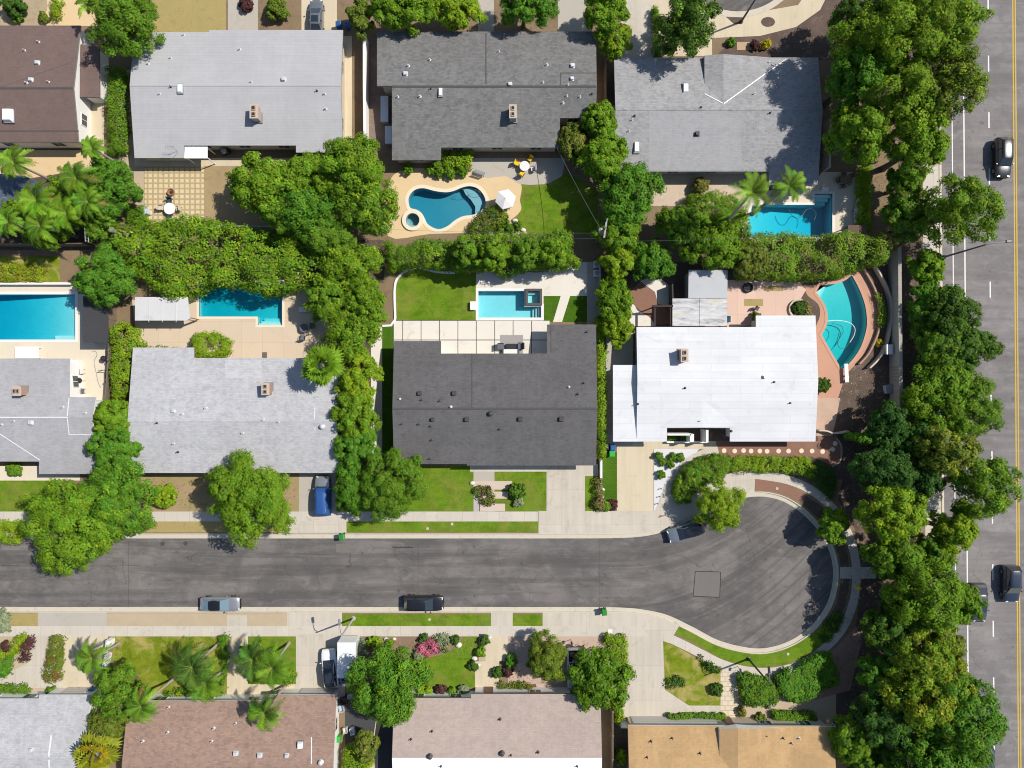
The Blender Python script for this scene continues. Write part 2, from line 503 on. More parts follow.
A_ARTERY = asphalt_mat('avenue_asphalt', (0.19, 0.176, 0.170), R(90), 0.30, light=(0.27, 0.25, 0.24))
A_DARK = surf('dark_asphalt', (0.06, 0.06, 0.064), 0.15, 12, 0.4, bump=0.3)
M_WHITELINE = surf('white_road_paint', (0.78, 0.77, 0.75), 0.12, 6, 1.2, stain=(0.4, 0.38, 0.36), stain_amt=0.35, bump=0.05)
M_YELLOWLINE = surf('yellow_road_paint', (0.62, 0.41, 0.05), 0.12, 6, 1.2, stain=(0.4, 0.27, 0.08), stain_amt=0.35, bump=0.05)
M_TAR = surf('tar_seal', (0.035, 0.034, 0.034), 0.2, 8, 1.0, bump=0.1)

# ---- the street and its turning circle: edge of the asphalt, west to east along the north, round, and back
EDGE_PX = [(-900, 538.5), (560, 538.5), (600, 538.4), (622, 538), (640, 536.8), (655, 534.3), (672, 529), (690, 520.5), (706, 511.5), (722, 504), (742, 498.5),
           (756, 496.6), (770, 497.5), (786, 502.5), (803, 514), (819, 531), (829, 549), (833.5, 568), (832.5, 587), (826, 607), (811, 627), (790, 641.5),
           (766, 648.6), (744, 647.5), (718, 640.5), (692, 627), (666, 615), (640, 609.6), (620, 608), (600, 607.6), (560, 607.5), (-900, 607.5)]
EDGE = to_world(EDGE_PX[:2] + smooth_path(EDGE_PX[2:-2], 5) + EDGE_PX[-2:])
GUT, KERB = 0.46, 0.17
E_GUT = offset_path(EDGE, GUT)
E_TOP = offset_path(EDGE, GUT + KERB)


def av_x(px, py): return px + 0.0075 * (py - 100)      # the avenue leans slightly


# ---- pools: outline of the water (photo positions)
def q(cx, cy, pts, s=7.314): return [(cx + x / s, cy + y / s) for x, y in pts]


POOL_C = smooth_path(q(380, 140, [(205, 440), (220, 395), (260, 360), (320, 350), (400, 370), (480, 380), (540, 370), (600, 345), (660, 335), (720, 355),
                              (765, 410), (775, 470), (740, 520), (680, 550), (610, 560), (550, 590), (500, 630), (440, 655), (390, 645), (345, 615),
                              (322, 570), (300, 535), (265, 512), (220, 498)]), 3, True)
SPA_C = ngon_px(412.8, 220.4, 7.3, n=28)
POOL_D = [(744, 237.5), (752, 204.5), (814, 204.5), (814, 193.4), (832.6, 193.4), (832.6, 237.5)]
POOL_H = q(780, 270, [(295, 95), (260, 165)]) + smooth_path(q(780, 270, [(262, 168), (300, 215), (333, 275), (345, 350), (335, 410), (302, 475)]), 4) + \
    q(780, 270, [(355, 570), (440, 715), (455, 730)]) + smooth_path(q(780, 270, [(458, 728), (525, 665), (590, 570), (630, 450), (638, 360), (622, 250), (582, 140), (526, 35)]), 4) + \
    smooth_path(q(780, 270, [(522, 36), (480, 70), (420, 95), (350, 102), (300, 97)]), 3)
POOL_G = [(478, 290.5), (524.5, 290.5), (524.5, 306), (541.6, 306), (541.6, 318), (478, 318)]
SPA_G = rect(527.5, 291, 540, 303.5)
POOL_E = rect(-28, 294, 75.8, 340)
POOL_F = [(198.6, 283), (282.6, 283), (282.6, 325.5), (257.5, 325.5), (257.5, 317), (198.6, 317)]
ALL_POOLS = [POOL_C, SPA_C, POOL_D, POOL_H, POOL_G, SPA_G, POOL_E, POOL_F]

# ---- far ground, block, roads
g = sheet('ground', [(-1500, -1500), (1500, -1500), (1500, 1500), (-1500, 1500)], -0.22, G_DIRT, px=False,
          holes=[[W(-250, 990), W(960, 990), W(960, -250), W(-250, -250)]])
WEST, NORTH, SOUTH = -260, -260, 1000
kx0, kx1 = av_x(938.5, NORTH), av_x(938.5, SOUTH)
blk = [W(WEST, NORTH), W(kx0, NORTH), W(kx1, SOUTH), W(WEST, SOUTH)]
mid = [p for p in E_TOP if p[0] > W(WEST, 0)[0]]
blk += [(W(WEST, 0)[0], mid[-1][1])] + mid[::-1] + [(W(WEST, 0)[0], mid[0][1])]
sheet('lot_ground', blk, 0.0, G_DIRT, holes=[to_world(h) for h in ALL_POOLS], px=False, skirt=0.22)

sheet('road', EDGE_PX[:1] + smooth_path(EDGE_PX, 4) , -0.125, A_STREET)
avn = [W(av_x(933, -2200), -2200), W(av_x(1105, -2200), -2200), W(av_x(1105, 2900), 2900), W(av_x(933, 2900), 2900)]
sheet('avenue', avn, -0.13, A_ARTERY, px=False)


def kerb(name, edge, flip=1, gutter=GUT, kw=KERB):
    mb = MB()
    rows = []
    for d, z in ((-0.03, -0.128), (0.0, -0.118), (gutter - 0.02, -0.108), (gutter, -0.1), (gutter + 0.03, 0.018), (gutter + 0.06, 0.03), (gutter + kw, 0.03), (gutter + kw + 0.01, -0.05)):
        rows.append([(x, y, z) for x, y in offset_path(edge, d * flip)])
    mb.grid(rows if flip < 0 else rows, 0, False, flip=(flip > 0))
    return tag(mb.build(name, C_KERB), kind='structure')


kerb('street_kerb', EDGE)
AV_EDGE = [W(av_x(941.5, y), y) for y in range(-2200, 2901, 50)]
kerb('avenue_kerb', AV_EDGE, -1, 0.2, 0.16)

# ---- road paint
mk = MB()
def vline(x, y0, y1, w, z=-0.121):
    a, b = av_x(x, y0), av_x(x, y1)
    mk.face([W(b - w / 2, y1) + (z,), W(b + w / 2, y1) + (z,), W(a + w / 2, y0) + (z,), W(a - w / 2, y0) + (z,)], 0)
vline(952.6, -2000, 2800, 1.0)
vline(964.4, -2000, 2800, 1.25)
for k in range(-30, 45):
    y0 = 0 + k * 56.6
    vline(989.5 if y0 < 400 else 990, y0 - 1.5, y0 + 14.5, 1.3)
for k in range(-30, 45): vline(1042, k * 56.6 + 20, k * 56.6 + 36, 1.3)
vline(1070, -2000, 2800, 1.2)
mk.build('avenue_white_marking', M_WHITELINE); tag(bpy.context.scene.objects['avenue_white_marking'], kind='structure')
mk = MB()
vline(1014.2, -2000, 2800, 1.15); vline(1016.6, -2000, 2800, 1.15)
tag(mk.build('avenue_yellow_marking', M_YELLOWLINE), kind='structure')
# square trench patch and other tar lines in the turning circle
mk = MB()
def tar(path, w):
    p = to_world(path); a, b = offset_path(p, w / S / 2), offset_path(p, -w / S / 2)
    mk.grid([[(x, y, -0.121) for x, y in b], [(x, y, -0.121) for x, y in a]], 0, False)
sq = [(695.5, 571.5), (721, 572.3), (720, 597.6), (693.5, 596.5)]
for i in range(4): tar([sq[i], sq[(i + 1) % 4]], 0.7)
tar([(746, 528), (749, 537), (751.5, 544)], 0.3); tar([(753, 552), (756, 562)], 0.3)
tar([(392, 547.3), (413, 547.6)], 0.9); tar([(0, 566), (60, 566.5), (140, 566)], 0.35); tar([(600, 540), (600, 606)], 0.25)
tar([(418, 541), (418, 606)], 0.2); tar([(128, 541), (128, 606)], 0.2)
tag(mk.build('tar_marking', M_TAR), kind='structure')
sheet('road_patch', sq, -0.1235, surf('trench_patch', (0.165, 0.15, 0.14), 0.1, 10, 0.5, bump=0.2))
sheet('road_patch', rect(336, 544, 350, 552.5), -0.1235, surf('trench_patch_b', (0.17, 0.155, 0.14), 0.1, 10, 0.5, bump=0.2))
mk = MB()
for x, y in ((162, 544), (185, 543.6)):
    mk.prism(to_world(ngon_px(x, y, 2.2, n=14)), -0.124, -0.119, 0)
tag(mk.build('manhole_cover', surf('iron_cover', (0.07, 0.065, 0.06), 0.2, 10, 1)), kind='structure')
# neighbouring turning circle to the north
top_arc = [(738 + 62 * math.cos(a), -50 + 61 * math.sin(a)) for a in [math.pi * 2 * k / 48 for k in range(48)]]
sheet('north_road', top_arc, 0.02, A_STREET)
band('north_kerb', [(738 + 65 * math.cos(a), -50 + 64.5 * math.sin(a)) for a in [math.pi * k / 30 for k in range(31)]], 6, 0.03, C_KERB)

# ---- north side of the street ------------------------------------------------------------
LV_SOIL, LV_LAWN, LV_PATIO, LV_WALK, LV_TOP = 0.004, 0.009, 0.014, 0.019, 0.024
EB = 531.8          # back of the north kerb
sheet('sidewalk', rect(-258, 511.5, 538, 521.4), LV_WALK, C_WALK)
sheet('parkway_lawn', rect(346.5, 521.4, 538.6, EB + 0.5), LV_LAWN, G_LAWN)
sheet('parkway_lawn', rect(-60, 521.4, 24, EB + 0.5), LV_LAWN, G_LAWN2)
sheet('parkway_ground', rect(24, 521.4, 290.5, EB + 0.5), LV_SOIL + .001, G_DRY)
sheet('driveway', [(290.5, 521.3), (346.5, 521.3), (346.5, EB + 1), (282, EB + 1)], LV_WALK + .001, C_DRIVE)
sheet('driveway', rect(299, 470, 336.5, 511.7), LV_PATIO, C_GREY)
sheet('driveway', [(538.5, 511), (652, 511), (662, 509.5), (658, 518), (676, 512), (690, 515), (674, 524.9), (656, 530.4), (640, 532.9), (600, EB + 2), (538.5, EB + 2)], LV_TOP, C_DRIVE)
sheet('driveway', rect(546.5, 464, 585, 511.2), LV_PATIO, C_DRIVE)
sheet('driveway', rect(585, 464, 598, 476), LV_PATIO + .002, C_DRIVE)
sheet('driveway', rect(617, 436, 653.5, 511.2), LV_PATIO, C_CREAM)
sheet('lawn', rect(585.2, 476, 597, 511), LV_LAWN, G_LAWN)
sheet('planting_bed', rect(592, 476, 618, 511.3), LV_SOIL, G_DIRT)
sheet('lawn', rect(602.5, 452, 617.2, 500), LV_LAWN + .001, G_TURF)
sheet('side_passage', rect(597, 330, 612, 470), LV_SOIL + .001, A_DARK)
sheet('lawn', [(336.5, 466), (474, 466), (474, 511.5), (336.5, 511.5)], LV_LAWN, G_LAWN)
sheet('lawn', rect(494.5, 471.5, 546.4, 511.4), LV_LAWN, G_LAWN)
sheet('garden_path', rect(473.5, 462, 494.5, 511.5), LV_PATIO, C_GREY)
sheet('porch_floor', rect(470, 460, 547, 471.6), LV_PATIO + .001, C_WALK)
for i, (x0, y0, x1, y1) in enumerate(((473.5, 481, 512, 489.5), (478, 491.5, 508, 498.5), (480, 503.5, 505, 511))):
    mb = MB(); mb.prism(to_world(rect(x0, y0, x1, y1)), 0.0, 0.09 + 0.02 * i)
    tag(mb.build('path_slab', surf('buff_slab', (0.56, 0.46, 0.37), 0.08, 8, 0.5, bump=0.15)), kind='structure')
sheet('lawn', rect(-60, 480, 58, 511.7), LV_LAWN, G_LAWN)
sheet('porch_floor', rect(-60, 466, 80, 480.5), LV_PATIO, C_BEIGE)
sheet('front_yard_dirt', rect(140, 474, 299, 511.7), LV_SOIL, surf('brown_yard', (0.36, 0.25, 0.15), 0.25, 7, 0.4, second=(0.26, 0.24, 0.07), stain=(0.2, 0.13, 0.08), stain_amt=0.7, bump=0.5))
# white house front garden
sheet('gravel_bed', [(654, 448), (700, 448), (697, 452), (684, 461), (672, 476), (662, 496), (657, 511), (654, 511)], LV_SOIL, C_GRAVEL)
sheet('porch_floor', [(653.5, 441), (716, 441), (716, 449), (653.5, 449)], LV_PATIO + .002, C_CREAM)
band('garden_path', smooth_path([(660, 514), (663, 502), (669, 487), (678, 472), (690, 461), (704, 453.5), (718, 449)], 4), 8.5, LV_WALK, C_DRIVE)
sheet('planting_bed', [(680, 503), (677, 490), (686, 470), (700, 459), (718, 454), (845, 456), (850, 480), (800, 478), (760, 474), (735, 474), (712, 486), (702, 498), (690, 504)], LV_SOIL + .001, G_MULCH)
sheet('brick_terrace', [(716, 441), (818, 441), (817, 432), (835, 434), (842, 445), (840, 462), (833, 466), (812, 456.6), (724, 456.4), (716, 450)], LV_PATIO, C_BRICK)
mb = MB()
for x, y in ((724, 450.6), (734.6, 451), (743.5, 450.6), (751, 451), (759.7, 451), (767, 451.2), (778.5, 451), (788.5, 451), (801.4, 450.8), (812, 451), (822.5, 451.5), (832.5, 449.4), (835, 443.5)):
    mb.prism(to_world(ngon_px(x, y, 2.35, n=18)), 0.01, 0.04)
tag(mb.build('stepping_stones', surf('cream_disc', (0.74, 0.62, 0.46), 0.06, 8, 0.6, bump=0.1)), kind='structure')
# the turning circle's walk and verge
ring = smooth_path([(705, 489), (718, 481.5), (735, 476.5), (752, 474.5), (770, 476.5), (788, 480), (806, 487), (822, 498), (838, 515), (848, 534), (854.5, 555), (856.5, 577), (853, 603), (842.5, 628), (823, 650),
                    (800, 664.5), (775, 671.5), (748, 671), (722, 664), (700, 653), (680, 643), (664, 636), (648, 631.5)], 4)
band('sidewalk', ring, 8.6, LV_WALK + .001, C_WALK)
sheet('sidewalk', [(653, 515), (656, 508), (668, 488), (682, 496), (700, 492), (720, 481), (742, 478), (755, 478), (754.5, 491.5), (738, 494), (720, 499.5), (704, 506.5), (688, 516)], LV_WALK - .002, C_DRIVE)
sheet('brick_verge', [(755, 479), (775, 480.5), (793, 487), (806, 496), (798, 500), (786, 494.5), (770, 490.5), (755, 490)], LV_PATIO, C_BRICK)
inner = [(825, 518), (834, 530), (843, 551), (846, 566), (840, 566), (836, 549), (826, 530), (818, 521)]
sheet('verge_soil', [(806, 496), (824, 508), (840, 532), (848, 556), (850, 580), (846, 604), (834, 627), (826, 622), (837, 603), (841, 582), (840, 560), (834, 542), (822, 522), (798, 500)], LV_SOIL + .002, G_MULCH)
sheet('walk_link', rect(840, 567, 876, 578.5), LV_WALK - .003, C_WALK)
low = smooth_path([(671, 632), (690, 641), (706, 650), (724, 659.5), (748, 666), (775, 666.5), (798, 660), (820, 646), (834, 628)], 3)
upp = smooth_path([(829.5, 619), (815.5, 631.5), (793, 645.8), (767, 653), (743, 652), (716, 644.6), (690, 631), (674.5, 622)], 3)
sheet('parkway_lawn', low + upp, LV_LAWN, G_LAWN)
# east side between the gardens and the avenue
sheet('planting_bed', [(836, 440), (905, 440), (905, 760), (760, 760), (772, 712), (833, 660), (856, 625), (862, 575), (855, 530), (838, 500), (845, 470)], LV_SOIL, G_MULCH)
sheet('gravel_bed', [(798, 668), (836, 648), (856, 626), (862, 640), (850, 690), (815, 700)], LV_SOIL + .003, surf('pink_leaf_litter', (0.36, 0.235, 0.175), 0.35, 6, 0.6, stain=(0.1, 0.07, 0.05), stain_amt=0.8, bump=0.5))
sheet('avenue_sidewalk', [W(av_x(922, -250), -250), W(av_x(938, -250), -250), W(av_x(938, 990), 990), W(av_x(922, 990), 990)], LV_WALK, C_WALK, px=False)
sheet('planting_bed', rect(898, -200, 921, 990), LV_SOIL - .001, G_MULCH)

# ---- south side -------------------------------------------------------------------------
SB = 613.2
sheet('sidewalk', rect(-258, 626, 650, 636.3), LV_WALK, C_WALK)
sheet('parkway_ground', rect(107, SB, 287, 626), LV_SOIL, G_TANBED)
sheet('parkway_ground', rect(-60, SB, 38, 626), LV_SOIL, G_DRY)
sheet('parkway_lawn', rect(342, SB + 1, 491, 626), LV_LAWN, G_LAWN)
sheet('parkway_lawn', rect(512.7, SB + 1, 542.6, 626), LV_LAWN, G_LAWN)
for x0, x1 in ((38, 107), (287, 342), (491, 512.7)):
    sheet('driveway', rect(x0, SB - .6, x1, 626), LV_WALK + .001, C_DRIVE if x0 != 38 else C_GREY)
sheet('driveway', [(542.6, SB - 1.2), (620, SB - 1.2), (640, 613.4), (655, 616), (666, 619.6), (679, 626.2), (669, 643), (650, 636.4), (640, 626), (542.6, 626)], LV_TOP, C_DRIVE)
sheet('driveway', rect(227, 615, 247, 626), LV_SOIL + .002, C_DRIVE)
# plots from the left
sheet('planting_bed', rect(-60, 636, 62, 694), LV_SOIL, G_TANBED)
sheet('garden_path', [(33, 636), (48, 636), (43, 664), (62, 664), (62, 688), (-60, 688), (-60, 674), (6, 674), (30, 662)], LV_PATIO, C_DRIVE)
sheet('driveway', rect(62, 636, 108, 700), LV_PATIO + .001, C_CREAM)
sheet('lawn', rect(113, 636.2, 227, 697), LV_LAWN, G_LAWN2)
sheet('garden_path', rect(227, 636.2, 248, 705), LV_PATIO, C_CREAM)
sheet('lawn', rect(248, 636.2, 296, 684), LV_LAWN, G_LAWN)
sheet('porch_floor', rect(248, 684, 296, 700), LV_PATIO + .002, C_CREAM)
sheet('driveway', rect(296, 634, 345, 700), LV_TOP, C_DRIVE)
sheet('planting_bed', rect(345, 636.2, 480, 697), LV_SOIL, surf('brown_mulch', (0.25, 0.17, 0.115), 0.25, 8, 0.5, bump=0.5))
sheet('lawn', smooth_path([(410, 655), (430, 657), (448, 652), (458, 645), (463, 637)], 4) + [(479, 636.4), (476, 660), (474.5, 687.5), (410, 687.5)], LV_LAWN, G_LAWN)
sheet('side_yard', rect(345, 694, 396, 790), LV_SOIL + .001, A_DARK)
sheet('garden_path', [(376, 720), (384, 712), (378, 735), (378, 790), (366, 790), (372, 745)], LV_PATIO, C_CREAM)
sheet('garden_path', [(485.5, 636), (508, 636), (508, 661), (499, 661), (499, 692), (475, 692), (475, 661.5), (485.5, 661)], LV_PATIO, C_CREAM)
sheet('planting_bed', rect(479, 636.2, 486, 661), LV_SOIL + .001, G_TANBED)
sheet('gravel_bed', rect(508, 636.2, 630, 700), LV_SOIL, C_PINKDIRT)
sheet('planting_bed', rect(499, 684, 536, 694), LV_SOIL + .002, G_MULCH)
sheet('driveway', [(628, 635), (650, 635), (663, 639.8), (664.8, 689.5), (689, 705.5), (721, 705.5), (721, 724), (616, 724), (622, 700), (628, 690)], LV_PATIO + .001, C_DRIVE)
sheet('lawn', [(662, 639.8), (680, 648.5), (699, 659.5), (712, 665.5), (720.5, 667.5), (720.5, 705.5), (689.3, 705.5), (665, 689)], LV_LAWN, G_LAWN2)
sheet('garden_path', [(720.5, 666), (738, 670), (738.5, 722), (720.5, 722)], LV_PATIO + .003, C_FLAG)
sheet('planting_bed', [(738, 674), (775, 676), (806, 664), (836, 690), (836, 724), (738, 724)], LV_SOIL + .001, G_TANBED)
sheet('side_passage', rect(604, 690, 630, 800), LV_SOIL + .002, G_DIRT)

# ---- back gardens, middle row -------------------------------------------------------------
# house E: pool terrace
sheet('lawn', rect(-60, 256, 60, 283), LV_LAWN, G_LAWN2)
sheet('pool_terrace', [(-60, 282), (77, 282), (77, 294), (110, 294), (110, 400), (95, 400), (95, 470), (60, 470), (60, 360), (-60, 360)], LV_PATIO, C_BEIGE, holes=[POOL_E])
sheet('side_passage', rect(96, 280, 132, 475), LV_SOIL + .001, G_DIRT)
# house F
sheet('pool_terrace', [(132, 300), (198, 296), (198, 280), (284, 280), (330, 300), (330, 360), (140, 360)], LV_PATIO, C_TANTILE, holes=[POOL_F])
sheet('planting_bed', rect(200, 240, 384, 283), LV_SOIL, G_MULCH)
sheet('planting_bed', rect(303, 300, 371, 475), LV_SOIL + .001, G_MULCH)
# house G
sheet('lawn', [(396.5, 320)] + smooth_path([(396.5, 286), (402, 275.5), (419, 269), (436, 273), (456, 273.5), (476, 273)], 4) + [(476, 320)], LV_LAWN, G_LAWN)
sheet('side_path', rect(371, 326, 382, 460), LV_PATIO, C_WHITE)
sheet('side_lawn', rect(382.5, 326, 393, 460), LV_LAWN + .001, G_TURF)
sheet('pool_terrace', [(476, 271.5), (548, 271.5), (560, 262), (588, 262), (588, 296), (543.5, 296), (543.5, 320.5), (476, 320.5)], LV_PATIO, C_WHITE, holes=[POOL_G, SPA_G])
sheet('lawn', rect(543.5, 295.8, 588, 322), LV_LAWN, G_TURF)
sheet('side_passage', rect(587, 262, 599, 330), LV_PATIO + .002, C_GREY)
sheet('garden_path', [(553, 322), (562, 322), (570.5, 295), (561, 295)], LV_WALK, C_WHITE)
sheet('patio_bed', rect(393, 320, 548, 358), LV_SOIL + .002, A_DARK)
mb = MB()
xs = [393.5, 402.7] + [402.7 + 18.4 * k for k in range(1, 9)]
for i in range(len(xs) - 1):
    for y0, y1 in ((320.8, 339.6), (340.4, 357)):
        mb.prism(to_world(rect(xs[i] + .35, y0, xs[i + 1] - .35, y1)), 0.0, 0.03)
tag(mb.build('patio_slabs', C_WHITE), kind='structure')
sheet('patio_mat', rect(500, 335, 523, 354), 0.035, surf('grey_rug', (0.34, 0.31, 0.30), 0.1, 10, 0.5, bump=0.2))
# house H
sheet('back_yard_soil', rect(606, 262, 900, 445), LV_SOIL - .002, G_MULCH, holes=[POOL_H])
sheet('brick_patio', smooth_path([(626, 297), (640, 282), (655, 277), (668, 285), (672, 300), (672, 324)], 4) + [(655, 325), (650, 317), (642, 312), (634, 305)], LV_PATIO + .002, C_BRICK)
sheet('pale_patio', [(622, 294)] + smooth_path([(627, 296), (634, 304), (638, 311), (648, 316), (655, 324)], 4) + [(655, 326), (632, 326), (623, 312)], LV_PATIO, C_WHITE)
sheet('pale_patio', smooth_path([(640, 281), (655, 276.5), (668, 285), (672, 296)], 4) + [(668, 306), (658, 304), (655, 292)], LV_PATIO + .004, C_WHITE)
sheet('pink_patio', [(727, 280), (800, 282), (806, 290), (800, 300), (795, 320), (727, 328)], LV_PATIO + .003, C_PINK)
sheet('side_passage', rect(606, 326, 633, 446), LV_PATIO + .001, C_GREY)
for x0, y0, x1, y1 in ((744, 299, 763, 306), (764, 286, 783, 291)):
    sheet('lawn', rect(x0, y0, x1, y1), LV_WALK, G_DRY)
deck = smooth_path([(800, 285), (826, 285), (843, 278), (852, 268), (860, 269), (871, 288), (877, 310), (875, 332), (866, 352), (854, 366), (846, 374)], 3) + [(838, 398), (816, 398), (815, 330)] + smooth_path([(816, 326), (820, 315), (818, 304), (808, 296), (805, 290)], 3)
sheet('pool_terrace', deck, LV_PATIO, C_SALMON, holes=[POOL_H])
sheet('side_terrace', [(816, 398), (840, 398), (836, 420), (832, 436), (816, 436)], LV_PATIO + .001, surf('pink_dirt', (0.52, 0.36, 0.27), 0.2, 8, 0.5, stain=(0.3, 0.2, 0.15), stain_amt=0.6, bump=0.3))

# ---- back gardens, top row -----------------------------------------------------------------
sheet('back_yard_soil', rect(-60, 140, 100, 250), LV_SOIL, G_MULCH)
sheet('patio', [(-60, 150), (104, 150), (104, 170), (70, 172), (20, 180), (-60, 182)], LV_PATIO, C_SAND)
sheet('lawn', rect(-60, 262, -58, 263), LV_LAWN, G_LAWN)
sheet('driveway', [(47, -60), (99, -60), (99, 26), (40, 26), (47, 10)], LV_PATIO, C_SAND)
sheet('planting_bed', [(-60, -60), (47, -60), (47, 10), (40, 26), (-60, 26)], LV_SOIL, surf('rocky_bed', (0.42, 0.33, 0.21), 0.3, 6, 0.7, stain=(0.15, 0.11, 0.07), stain_amt=0.8, bump=0.5))
sheet('side_passage', rect(88, 80, 104, 152), LV_PATIO + .002, C_CREAM)
sheet('side_passage', rect(118, 70, 134, 172), LV_SOIL + .003, G_TANBED)
sheet('lawn', rect(152, -60, 226, 32), LV_SOIL, G_DRY)
sheet('garden_path', rect(228, -60, 258, 32), LV_PATIO, C_GREY)
sheet('planting_bed', rect(258, -60, 302, 32), LV_SOIL + .001, G_DIRT)
sheet('driveway', rect(301.5, -60, 337, 34), LV_PATIO, C_CREAM)
sheet('planting_bed', rect(337, -60, 380, 34), LV_SOIL, G_DIRT)
sheet('paver_patio', rect(144.5, 166, 204, 224), LV_PATIO, C_LATTICE)
sheet('back_yard_dirt', rect(204, 160, 345, 232), LV_SOIL, surf('tan_yard', (0.37, 0.27, 0.145), 0.22, 7, 0.4, stain=(0.22, 0.15, 0.08), stain_amt=0.7, bump=0.5))
sheet('garden_path', rect(134, 158, 345, 166), LV_PATIO + .001, C_CREAM)
sheet('side_passage', rect(134, 166, 144, 205), LV_SOIL + .001, G_TANBED)
sheet('side_passage', rect(343, 36, 352, 150), LV_PATIO, C_CREAM)
sheet('side_passage', rect(352, 36, 366, 150), LV_SOIL + .001, G_DIRT)
sheet('side_passage', rect(370, 40, 395, 150), LV_SOIL + .001, surf('rubble_soil', (0.22, 0.16, 0.13), 0.4, 6, 0.6, stain=(0.4, 0.33, 0.27), stain_amt=0.6, bump=0.5))
sheet('pool_deck', smooth_path([(388, 236), (388, 190), (398, 172), (430, 168), (470, 172), (490, 176), (506, 174), (521, 184), (520, 200), (521, 210), (512, 219), (500, 224), (475, 232), (430, 234)], 4, True), LV_PATIO + .001, C_SAND, holes=[POOL_C, SPA_C])
sheet('patio', [(470, 158), (566, 158), (562, 176), (548, 184), (530, 185), (519, 184), (506, 176), (488, 178), (471, 174)], LV_PATIO + .004, C_GREY)
sheet('lawn', [(519, 184), (530, 185.5), (550, 184), (566, 172), (598, 190), (598, 233), (528, 233), (516, 221), (521, 208)], LV_LAWN, G_LAWN)
sheet('planting_bed', [(470, 236), (500, 222), (516, 219), (528, 234)], LV_SOIL + .001, G_TANBED)
sheet('planting_bed', rect(595, 100, 616, 190), LV_SOIL + .001, G_DIRT)
sheet('patio', rect(634, 168, 760, 206), LV_PATIO, surf('broken_flagstone', (0.55, 0.44, 0.33), 0.2, 5, 0.8, stain=(0.34, 0.26, 0.2), stain_amt=0.6, bump=0.3))
sheet('pool_terrace', [(738, 241), (746, 196), (790, 186), (816, 180), (822, 172), (859, 172), (859, 241)], LV_PATIO + .003, C_BEIGE, holes=[POOL_D])
sheet('side_lawn', rect(859, 160, 872, 232), LV_LAWN, G_LAWN)
sheet('driveway', rect(621, -60, 653, 60), LV_PATIO, C_DRIVE)
sheet('driveway', rect(558, -60, 590, 34), LV_PATIO, C_GREY)
sheet('garden_path', rect(478, -60, 494, 34), LV_PATIO, C_GREY)
sheet('front_yard', [(653, -60), (665, -60), (680, 5), (712, 10), (738, 14), (770, 10), (798, 5), (815, -20), (835, -20), (820, 10), (796, 27), (760, 36), (712, 38), (712, 56), (653, 56)], LV_PATIO + .001, C_CREAM)
sheet('planting_bed', [(796, 27), (820, 10), (835, -20), (900, -20), (900, 60), (712, 60), (736, 36), (760, 36)], LV_SOIL + .001, G_MULCH)
sheet('planting_bed', rect(737, 42, 768, 50), LV_LAWN, surf('tan_bed', (0.48, 0.33, 0.2), 0.15, 8, 0.6))
mb = MB()
mb.prism(to_world([(726, 17), (745, 17.5), (741, 24), (734, 24)]), 0.0, 0.03); mb.prism(to_world(ngon_px(768, 22, 7, 5, 14)), 0.0, 0.03)
tag(mb.build('planting_bed', G_MULCH), kind='structure')
# ================================================================== houses
R_BROWN = shingle('brown_shingles', (0.165, 0.115, 0.102), 0.12, blotch=0.15)
R_PALE = shingle('pale_grey_roofing', (0.42, 0.415, 0.42), 0.05, 0.35, 2.5, blotch=0.16, warm=(1, 1, 1))
R_CHAR = shingle('weathered_grey_shingles', (0.165, 0.163, 0.16), 0.38, blotch=0.15)
R_MIDGREY = shingle('mid_grey_shingles', (0.31, 0.308, 0.312), 0.30, blotch=0.2)
R_MIDGREY_Y = shingle('mid_grey_shingles_cross', (0.30, 0.298, 0.305), 0.34, axis='y', blotch=0.2)
R_LIGHT = shingle('light_grey_shingles', (0.38, 0.375, 0.385), 0.22, blotch=0.2)
R_LIGHT2 = shingle('silver_grey_shingles', (0.37, 0.366, 0.38), 0.15, blotch=0.2)
R_DARK = shingle('dark_brown_grey_shingles', (0.116, 0.111, 0.111), 0.24, blotch=0.28, warm=(1.02, 1, 1))
R_SILVER = shingle('speckled_pale_shingles', (0.43, 0.43, 0.445), 0.22, blotch=0.2)
R_RUST = shingle('rusty_brown_shingles', (0.30, 0.205, 0.16), 0.30, blotch=0.2)
R_PINK = shingle('pinkish_tan_shingles', (0.40, 0.325, 0.285), 0.14, blotch=0.15)
R_ORANGE = shingle('orange_tan_shingles', (0.46, 0.30, 0.148), 0.13, blotch=0.4)
R_WHITE = surf('white_roll_roofing', (0.70, 0.70, 0.705), 0.05, 4, 0.25, rough=0.8, second=(0.615, 0.615, 0.625), stain=(0.50, 0.495, 0.49), stain_amt=0.5, bump=0.08, streak=(0.12, 1.6, 1.0, 0.10), grid=(6.1, 0.9, 0.022, (0.56, 0.56, 0.57), 0.43, 1.3, 0.35))
R_WHITEFLAT = surf('white_membrane', (0.86, 0.86, 0.86), 0.03, 5, 0.2, rough=0.8, bump=0.05)
M_FASCIA = plain('white_fascia', (0.78, 0.77, 0.74), 0.6)
M_GREYTRIM = plain('grey_trim', (0.22, 0.22, 0.225), 0.6)
M_BROWNTRIM = plain('brown_trim', (0.14, 0.09, 0.065), 0.6)
M_SOFFIT = plain('soffit_paint', (0.55, 0.53, 0.5), 0.8)
M_RIDGE = plain('ridge_shingle', (0.075, 0.072, 0.07), 0.9)
M_STUC_W = surf('white_stucco', (0.76, 0.74, 0.70), 0.06, 10, 0.4, bump=0.3)
M_STUC_B = surf('beige_stucco', (0.55, 0.47, 0.37), 0.06, 10, 0.4, bump=0.3)
M_STUC_G = surf('grey_stucco', (0.36, 0.36, 0.37), 0.06, 10, 0.4, bump=0.3)
